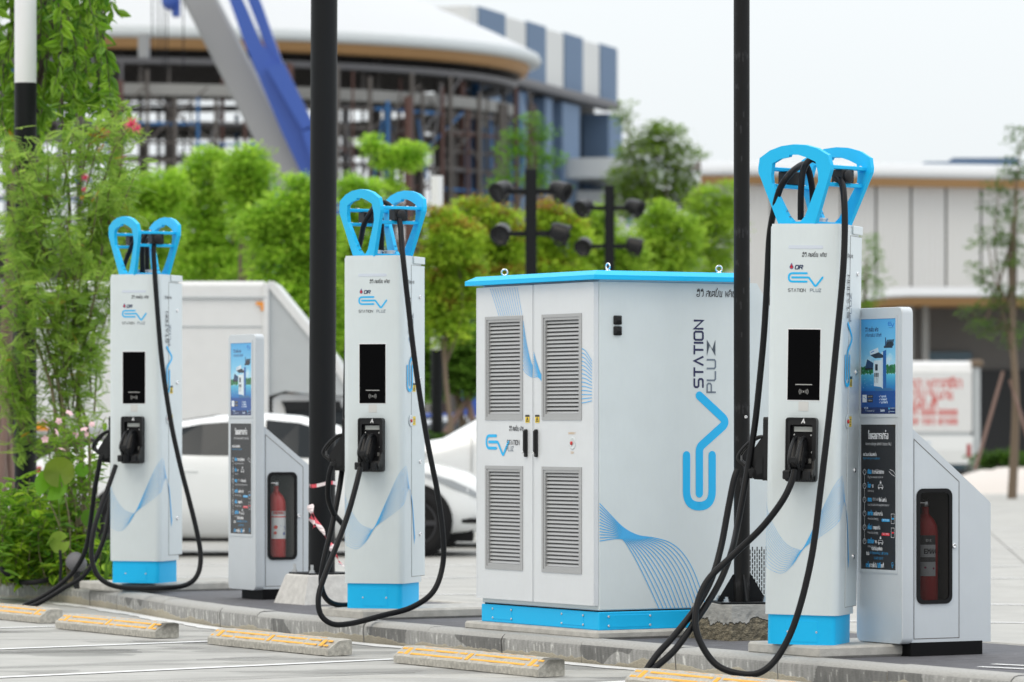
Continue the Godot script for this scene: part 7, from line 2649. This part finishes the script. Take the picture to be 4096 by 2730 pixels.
	# trees in the strip behind the parked cars, dark under the bright crowns
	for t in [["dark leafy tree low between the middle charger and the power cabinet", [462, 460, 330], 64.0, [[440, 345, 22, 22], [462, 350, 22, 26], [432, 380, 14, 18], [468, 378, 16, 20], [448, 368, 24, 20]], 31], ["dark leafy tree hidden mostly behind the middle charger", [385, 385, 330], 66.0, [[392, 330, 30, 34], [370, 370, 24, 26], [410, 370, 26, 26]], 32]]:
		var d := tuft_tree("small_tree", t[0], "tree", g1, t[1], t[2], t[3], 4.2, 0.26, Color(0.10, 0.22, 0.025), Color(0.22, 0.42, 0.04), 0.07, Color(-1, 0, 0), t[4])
		if t[4] == 31:
			for s in [[[440, 442], [472, 392]], [[478, 444], [466, 390]]]:
				var m := MB.new()
				m.tube(PackedVector3Array([at(s[0][0], s[0][1], 63.6) - d.position, at(s[1][0], s[1][1], 64.0) - d.position]), 0.055, 0.05, 7)
				part(d, "prop", m, mats.stake)
	# hedge at the foot of the right building, heap of sand
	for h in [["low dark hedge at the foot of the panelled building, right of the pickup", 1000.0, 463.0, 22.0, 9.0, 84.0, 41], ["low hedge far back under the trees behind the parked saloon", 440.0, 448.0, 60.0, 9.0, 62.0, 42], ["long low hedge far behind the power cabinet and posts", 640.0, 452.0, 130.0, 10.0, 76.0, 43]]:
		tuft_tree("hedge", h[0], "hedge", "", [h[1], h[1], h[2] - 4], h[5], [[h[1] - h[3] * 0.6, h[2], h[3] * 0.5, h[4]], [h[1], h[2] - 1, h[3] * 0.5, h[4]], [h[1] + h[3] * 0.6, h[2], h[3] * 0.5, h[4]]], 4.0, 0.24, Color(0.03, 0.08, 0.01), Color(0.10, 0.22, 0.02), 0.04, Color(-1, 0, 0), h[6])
	var hp := thing("sand_heap", "pale heap of sand bags at the right edge, in front of the hedge", "sand heap", Vector3(at(1012, 420, 80.0).x, 0, -80.0))
	var m := MB.new()
	var nz := fnl(8, 0.6, 3)
	var pr := []
	for a in 7:
		var ring := PackedVector3Array()
		for q in 20:
			var u := TAU * q / 20.0
			var rr := 1.15 * (1.0 - a / 6.0)
			ring.append(Vector3(cos(u) * rr * 1.5, 0.46 * sin(PI / 2 * a / 6.0) * (1.0 + 0.25 * nz.get_noise_2d(cos(u) * 3.0, sin(u) * 3.0 + a)), sin(u) * rr))
		pr.append(ring)
	for a in 6:
		m.smooth(true)
		m.ring_wall(pr[a], pr[a + 1])
	part(hp, "heap", m, mats.sand)


func planting() -> void:
	var r := RandomNumberGenerator.new()
	r.seed = 19
	var gy := 0.127
	# the tree with hanging twigs at the upper left
	var foot := at(3.0, 420, 35.2)
	foot.y = gy
	var o := thing("weeping_tree", "tree with drooping leafy twigs at the upper left corner, round the lamp post", "tree", foot)
	var m := MB.new()
	m.tube(smooth_path([Vector3.ZERO, Vector3(-0.03, 1.0, 0), Vector3(0.05, 2.2, 0.05), Vector3(0.15, 3.6, 0.1), Vector3(0.35, 5.0, 0)], 5), 0.075, 0.03, 9)
	part(o, "trunk", m, mats.trunk)
	m = MB.new()
	m.tube(PackedVector3Array([at(-6, 575, 34.6) - foot, at(8, 380, 35.0) - foot]), 0.035, 0.03, 8)
	m.tube(PackedVector3Array([at(22, 575, 34.7) - foot, at(1, 378, 35.1) - foot]), 0.035, 0.03, 8)
	part(o, "prop", m, mats.stake)
	var xf := []
	var cols := []
	var tw := MB.new()
	for i in 100:
		var px := r.randf_range(-14, 108)
		var py := r.randf_range(-60, 95) if px > 45 else r.randf_range(-60, 130)
		var front := px > 58 or px < 0
		var z := r.randf_range(33.2, 35.6) if front else r.randf_range(34.35, 35.9)
		var ln := r.randf_range(40, 100) * (0.6 if py > 60 else 1.0)
		if px > 92: ln = minf(ln, 75.0 - py * 0.3)
		var a := at(px, py, z) - foot
		var lean := r.randfn(0, 10) if px > 70 else r.randfn(0, 4)
		var b := at(px + lean, py + ln, z + r.randfn(0, 0.1)) - foot
		var path := smooth_path([a, a.lerp(b, 0.5) + Vector3(r.randfn(0, 0.03), 0.02, r.randfn(0, 0.03)), b], 6)
		tw.tube(path, 0.006, 0.002, 4, false)
		for q in range(0, path.size()):
			for s in (2 if r.randf() < 0.35 else 1):
				var p := path[q] + Vector3(r.randfn(0, 0.012), r.randfn(0, 0.02), r.randfn(0, 0.012))
				xf.append(Transform3D(rand_basis(r, 1.1).scaled(Vector3.ONE * r.randf_range(0.09, 0.165)), p))
				cols.append(green(r, Color(0.08, 0.22, 0.014), Color(0.26, 0.46, 0.03)))
	for i in 10:
		var px := r.randf_range(5, 100)
		var q := at(px, r.randf_range(-40, 20), r.randf_range(34.4, 35.6)) - foot
		tw.tube(smooth_path([Vector3(0.15, 3.3, 0.1), (Vector3(0.25, 4.2, 0) + q) / 2.0 + Vector3(0, 0.2, 0), q], 4), 0.02, 0.008, 5, false)
	tw.tube(smooth_path([at(62, 90, 34.0) - foot, at(64, 150, 34.1) - foot, at(70, 210, 34.2) - foot, at(66, 255, 34.2) - foot, at(63, 290, 34.2) - foot], 5), 0.012, 0.016, 6, false)
	tw.tube(smooth_path([at(12, 40, 35.0) - foot, at(6, 120, 35.0) - foot, at(10, 220, 35.0) - foot], 5), 0.012, 0.016, 6, false)
	var bb := part(o, "twigs", tw, mats.trunk_dark)
	bb.set_meta("kind", "stuff")
	multi(o, "leaves", leaf_mesh("blade"), mats.leaf, xf, cols).set_meta("kind", "stuff")
	# the feathery shrub with pink powder puffs
	foot = at(70.0, 420, 33.3)
	foot.y = gy
	var s1 := thing("feathery_shrub", "tall feathery-leaved shrub with pink powder-puff flowers at the left, before the lamp post", "shrub", foot)
	m = MB.new()
	xf = []
	cols = []
	var heads := []
	for i in 60:
		var px := r.randf_range(-10, 128)
		var py := r.randf_range(120, 300)
		if px > 100: py = r.randf_range(115, 290)
		heads.append([px, py, r.randf_range(32.5, 34.0)])
	for i in 15:
		heads.append([r.randf_range(38, 100), r.randf_range(290, 345), r.randf_range(32.8, 33.7)])
	for i in 8:
		heads.append([r.randf_range(48, 92), r.randf_range(345, 430), r.randf_range(32.9, 33.5)])
	for i in 10:
		heads.append([r.randf_range(-10, 13), r.randf_range(290, 400), r.randf_range(33.0, 33.6)])
	for i in 12:
		heads.append([r.randf_range(104, 150), r.randf_range(105, 250), r.randf_range(33.0, 33.8)])
	for h in heads:
		var tip: Vector3 = at(h[0], h[1], h[2]) - foot
		var frm: Vector3 = at(h[0] + (70 - h[0]) * 0.35 + r.randfn(0, 6), h[1] + r.randf_range(30, 80), 33.3) - foot
		var path := smooth_path([frm, frm.lerp(tip, 0.5) + Vector3(r.randfn(0, 0.03), 0.04, r.randfn(0, 0.04)), tip], 4)
		m.tube(path, 0.008, 0.003, 4, false)
		for q in range(0, path.size()):
			for k in 5:
				var p := path[q] + Vector3(r.randfn(0, 0.055), r.randfn(0, 0.05), r.randfn(0, 0.055))
				var y := Vector3(r.randfn(0, 0.8), r.randfn(-0.15, 0.5), r.randfn(0, 0.8)).normalized()
				var x := y.cross(Vector3.UP if absf(y.y) < 0.9 else Vector3.RIGHT).normalized()
				xf.append(Transform3D(Basis(x, y, x.cross(y)).rotated(y, r.randfn(0, 0.5)).scaled(Vector3.ONE * r.randf_range(0.10, 0.17)), p))
				cols.append(green(r, Color(0.18, 0.34, 0.045), Color(0.44, 0.64, 0.10)) if r.randf() > 0.012 else Color(0.55, 0.28, 0.03))
	for st in [[[92, 572], [83, 470], [78, 380], [92, 310], [104, 240]], [[88, 572], [72, 480], [58, 380], [56, 300], [70, 220]], [[84, 572], [66, 470], [62, 400], [40, 320], [30, 240]], [[95, 574], [90, 500], [88, 430], [70, 360], [84, 260]], [[80, 574], [58, 470], [52, 390], [22, 300], [12, 200]]]:
		var pts := []
		for q in st: pts.append(at(q[0], q[1], 33.3 + r.randfn(0, 0.1)) - foot)
		m.tube(smooth_path(pts, 5), 0.020, 0.008, 6, false)
	part(s1, "stems", m, mats.stem).set_meta("kind", "stuff")
	multi(s1, "foliage", leaf_mesh("feather"), mats.leaf, xf, cols).set_meta("kind", "stuff")
	for f in [[131, 125, 0.085, "petal"], [137, 129, 0.055, "petal"], [107, 134, 0.045, "petal"], [97, 128, 0.035, "petal_pale"], [85, 178, 0.05, "petal"], [84, 190, 0.035, "petal"], [176, 243, 0.03, "dead_leaf"], [82, 198, 0.03, "dead_leaf"], [103, 131, 0.04, "dead_leaf"]]:
		var fl := part_mesh(s1, "flower", leaf_mesh("puff"), mats[f[3]])
		fl.transform = Transform3D(Basis(Vector3.BACK, -0.3).scaled(Vector3.ONE * f[2]), at(f[0], f[1], 32.9) - foot)
	m = MB.new()
	m.tube(smooth_path([at(110, 215, 33.0) - foot, at(135, 232, 32.9) - foot, at(160, 230, 32.9) - foot, at(178, 226, 32.9) - foot], 5), 0.006, 0.002, 4, false)
	part(s1, "long_twig", m, mats.stem)
	# the shrub with small pale flowers
	foot = at(72.0, 420, 32.2)
	foot.y = gy
	var s2 := thing("flowering_shrub", "loose shrub with small pale pink flowers left of the farthest charger", "shrub", foot)
	m = MB.new()
	xf = []
	cols = []
	for i in 46:
		var px := r.randf_range(42, 108)
		var py := r.randf_range(412, 500) if px > 60 else r.randf_range(432, 500)
		var tip := at(px, py, r.randf_range(31.8, 32.6)) - foot
		var base := at(80 + r.randfn(0, 8), 560, 32.2) - foot
		var path := smooth_path([base, base.lerp(tip, 0.6) + Vector3(r.randfn(0, 0.05), 0.06, r.randfn(0, 0.05)), tip], 6)
		m.tube(path, 0.005, 0.002, 4, false)
		for q in range(5, path.size()):
			for k in 2:
				xf.append(Transform3D(leaf_basis(r).scaled(Vector3.ONE * r.randf_range(0.05, 0.10)), path[q] + Vector3(r.randfn(0, 0.02), r.randfn(0, 0.02), r.randfn(0, 0.02))))
				cols.append(green(r, Color(0.13, 0.30, 0.02), Color(0.34, 0.54, 0.06)))
	part(s2, "stems", m, mats.stem).set_meta("kind", "stuff")
	multi(s2, "leaves", leaf_mesh("blade"), mats.leaf, xf, cols).set_meta("kind", "stuff")
	for f in [[44, 422], [47, 428], [59, 421], [58, 432], [75, 433], [45, 439], [87, 434], [62, 448], [92, 424], [70, 412], [78, 436], [84, 428]]:
		var fl := part_mesh(s2, "flower", leaf_mesh("petals"), mats.petal_pale)
		fl.transform = Transform3D(rand_basis(r).scaled(Vector3.ONE * r.randf_range(0.022, 0.036)), at(f[0], f[1], 31.9) - foot)
	# the low planting: leafy herbs, then strap leaves, with a few big round leaves
	var herb := thing("garden_herbs", "mixed low leafy plants filling the bed at the lower left", "plants", Vector3(at(40, 420, 32.6).x, gy, -32.6))
	foot = herb.position
	herb.set_meta("kind", "stuff")
	m = MB.new()
	xf = []
	cols = []
	for i in 170:
		var px := r.randf_range(-12, 104)
		var top := 470.0 + 40.0 * absf(px - 30.0) / 70.0 + (30.0 if px > 75 else 0.0)
		var py := r.randf_range(top, 560)
		var tip := at(px, py, r.randf_range(31.6, 33.8)) - foot
		var base := Vector3(tip.x + r.randfn(0, 0.08), 0.0, tip.z + r.randfn(0, 0.08))
		var path := smooth_path([base, (base + tip) / 2.0 + Vector3(r.randfn(0, 0.03), 0, 0), tip], 5)
		m.tube(path, 0.005, 0.002, 4, false)
		var shade := r.randf()
		for q in range(2, path.size()):
			for k in 3:
				xf.append(Transform3D(leaf_basis(r).scaled(Vector3.ONE * r.randf_range(0.07, 0.15)), path[q] + Vector3(r.randfn(0, 0.03), r.randfn(0, 0.02), r.randfn(0, 0.03))))
				cols.append(green(r, Color(0.09, 0.25, 0.02), Color(0.33, 0.58, 0.04)) if shade > 0.35 else green(r, Color(0.30, 0.52, 0.03), Color(0.52, 0.74, 0.06)))
	part(herb, "stems", m, mats.stem).set_meta("kind", "stuff")
	multi(herb, "leaves", leaf_mesh("blade"), mats.leaf, xf, cols).set_meta("kind", "stuff")
	xf = []
	cols = []
	for i in 320:
		var px := r.randf_range(-12, 106)
		var p := at(px, 420, r.randf_range(31.3, 33.6)) - foot
		p.y = 0.0
		if isl_n(p + foot) < kerb_n(isl_s(p + foot)) + 0.17: continue
		xf.append(Transform3D(Basis(Vector3.UP, r.randf() * TAU).scaled(Vector3(1, r.randf_range(0.8, 1.3), 1) * r.randf_range(0.18, 0.38)), p))
		cols.append(green(r, Color(0.04, 0.11, 0.015), Color(0.14, 0.28, 0.03)))
	multi(herb, "strap_leaves", leaf_mesh("grass"), mats.leaf, xf, cols).set_meta("kind", "stuff")
	var big := thing("broad_leaved_plant", "plant with two broad round yellow-green leaves and one hanging leaf, left of the farthest charger", "plant", Vector3(at(66, 420, 31.7).x, gy, -31.7))
	for b in [[61, 482, 0.24, 0.2, Color(0.16, 0.24, 0.012)], [46, 494, 0.25, -0.5, Color(0.15, 0.36, 0.015)], [66, 540, 0.17, 1.9, Color(0.26, 0.40, 0.05)], [84, 466, 0.11, 2.6, Color(0.10, 0.26, 0.015)], [92, 512, 0.15, 2.9, Color(0.08, 0.19, 0.015)]]:
		var lfm := MB.new()
		lfm.col = b[4]
		for i in 14:                                 # a round leaf, notched at the stalk, cupped
			var ua := TAU * (i + 0.5) / 15.0
			var ub := TAU * (i + 1.5) / 15.0
			for q in 2:
				var ra := 0.5 * q
				var rb := 0.5 * (q + 1)
				var f := func(u: float, rr: float) -> Vector3: return Vector3(sin(u) * 0.5 * rr, (-cos(u) * 0.5 * rr) + 0.3, 0.10 * rr * rr + 0.03 * sin(u * 5.0) * rr)
				lfm.smooth(true)
				lfm.quad(f.call(ua, ra), f.call(ub, ra), f.call(ub, rb), f.call(ua, rb))
		var lf := part(big, "leaf", lfm, mats.leaf)
		lf.transform = Transform3D(Basis(Vector3.BACK, b[3]) * Basis(Vector3.RIGHT, -0.35).scaled(Vector3.ONE * b[2]), at(b[0], b[1], 31.6) - big.position)
	m = MB.new()
	for b in [[61, 482], [46, 494], [66, 540], [92, 512]]:
		m.tube(smooth_path([Vector3(0.02, 0, 0), (at(b[0], b[1], 31.65) - big.position) * 0.6 + Vector3(0.05, 0, 0), at(b[0], b[1], 31.62) - big.position], 4), 0.006, 0.004, 5, false)
	part(big, "stalk", m, mats.stem)
	# hose and a small spot lamp in the bed
	var hs := thing("irrigation_hose", "black irrigation hose lying along the kerb in front of the plants", "hose")
	m = MB.new()
	m.tube(smooth_path([at(-6, 562, 32.0), at(6, 573, 31.6), at(14, 580.5, 31.9), at(28, 582.5, 31.7), at(42, 581.0, 31.7), at(56, 577.5, 31.9), at(70, 574, 32.2)], 6), 0.020, 0.020, 8)
	part(hs, "pipe", m, mats.hose)
	m = MB.new()
	m.tube(smooth_path([at(60, 582, 31.4), at(61, 566, 31.4), at(60, 550, 31.4)], 4), 0.012, 0.012, 7)
	part(hs, "riser", m, mats.hose)
	var sp := thing("garden_spot_lamp", "small grey spot lamp on a black bracket among the plants beside the farthest charger", "spot lamp", Vector3(at(77, 420, 31.3).x, gy, -31.3))
	m = MB.new()
	m.lathe(PackedVector2Array([Vector2(0, -0.05), Vector2(0.06, -0.05), Vector2(0.07, 0.0), Vector2(0.07, 0.05), Vector2(0, 0.055)]), 16, Transform3D(Basis(Vector3.RIGHT, 1.2) * Basis(Vector3.BACK, 0.3), Vector3(0, 0.19, 0)))
	part(sp, "head", m, mats.pipe_grey)
	m = MB.new()
	m.box(Vector3(0, 0.07, 0), Vector3(0.05, 0.14, 0.06), Transform3D(), 0.01)
	part(sp, "bracket", m, mats.black_plastic)


func isl_s(p: Vector3) -> float:
	return (p.x - 0.354) * 0.5104 + (-p.z - 23.9) * -0.86


func isl_n(p: Vector3) -> float:
	return (p.x - 0.354) * 0.86 + (-p.z - 23.9) * 0.5104
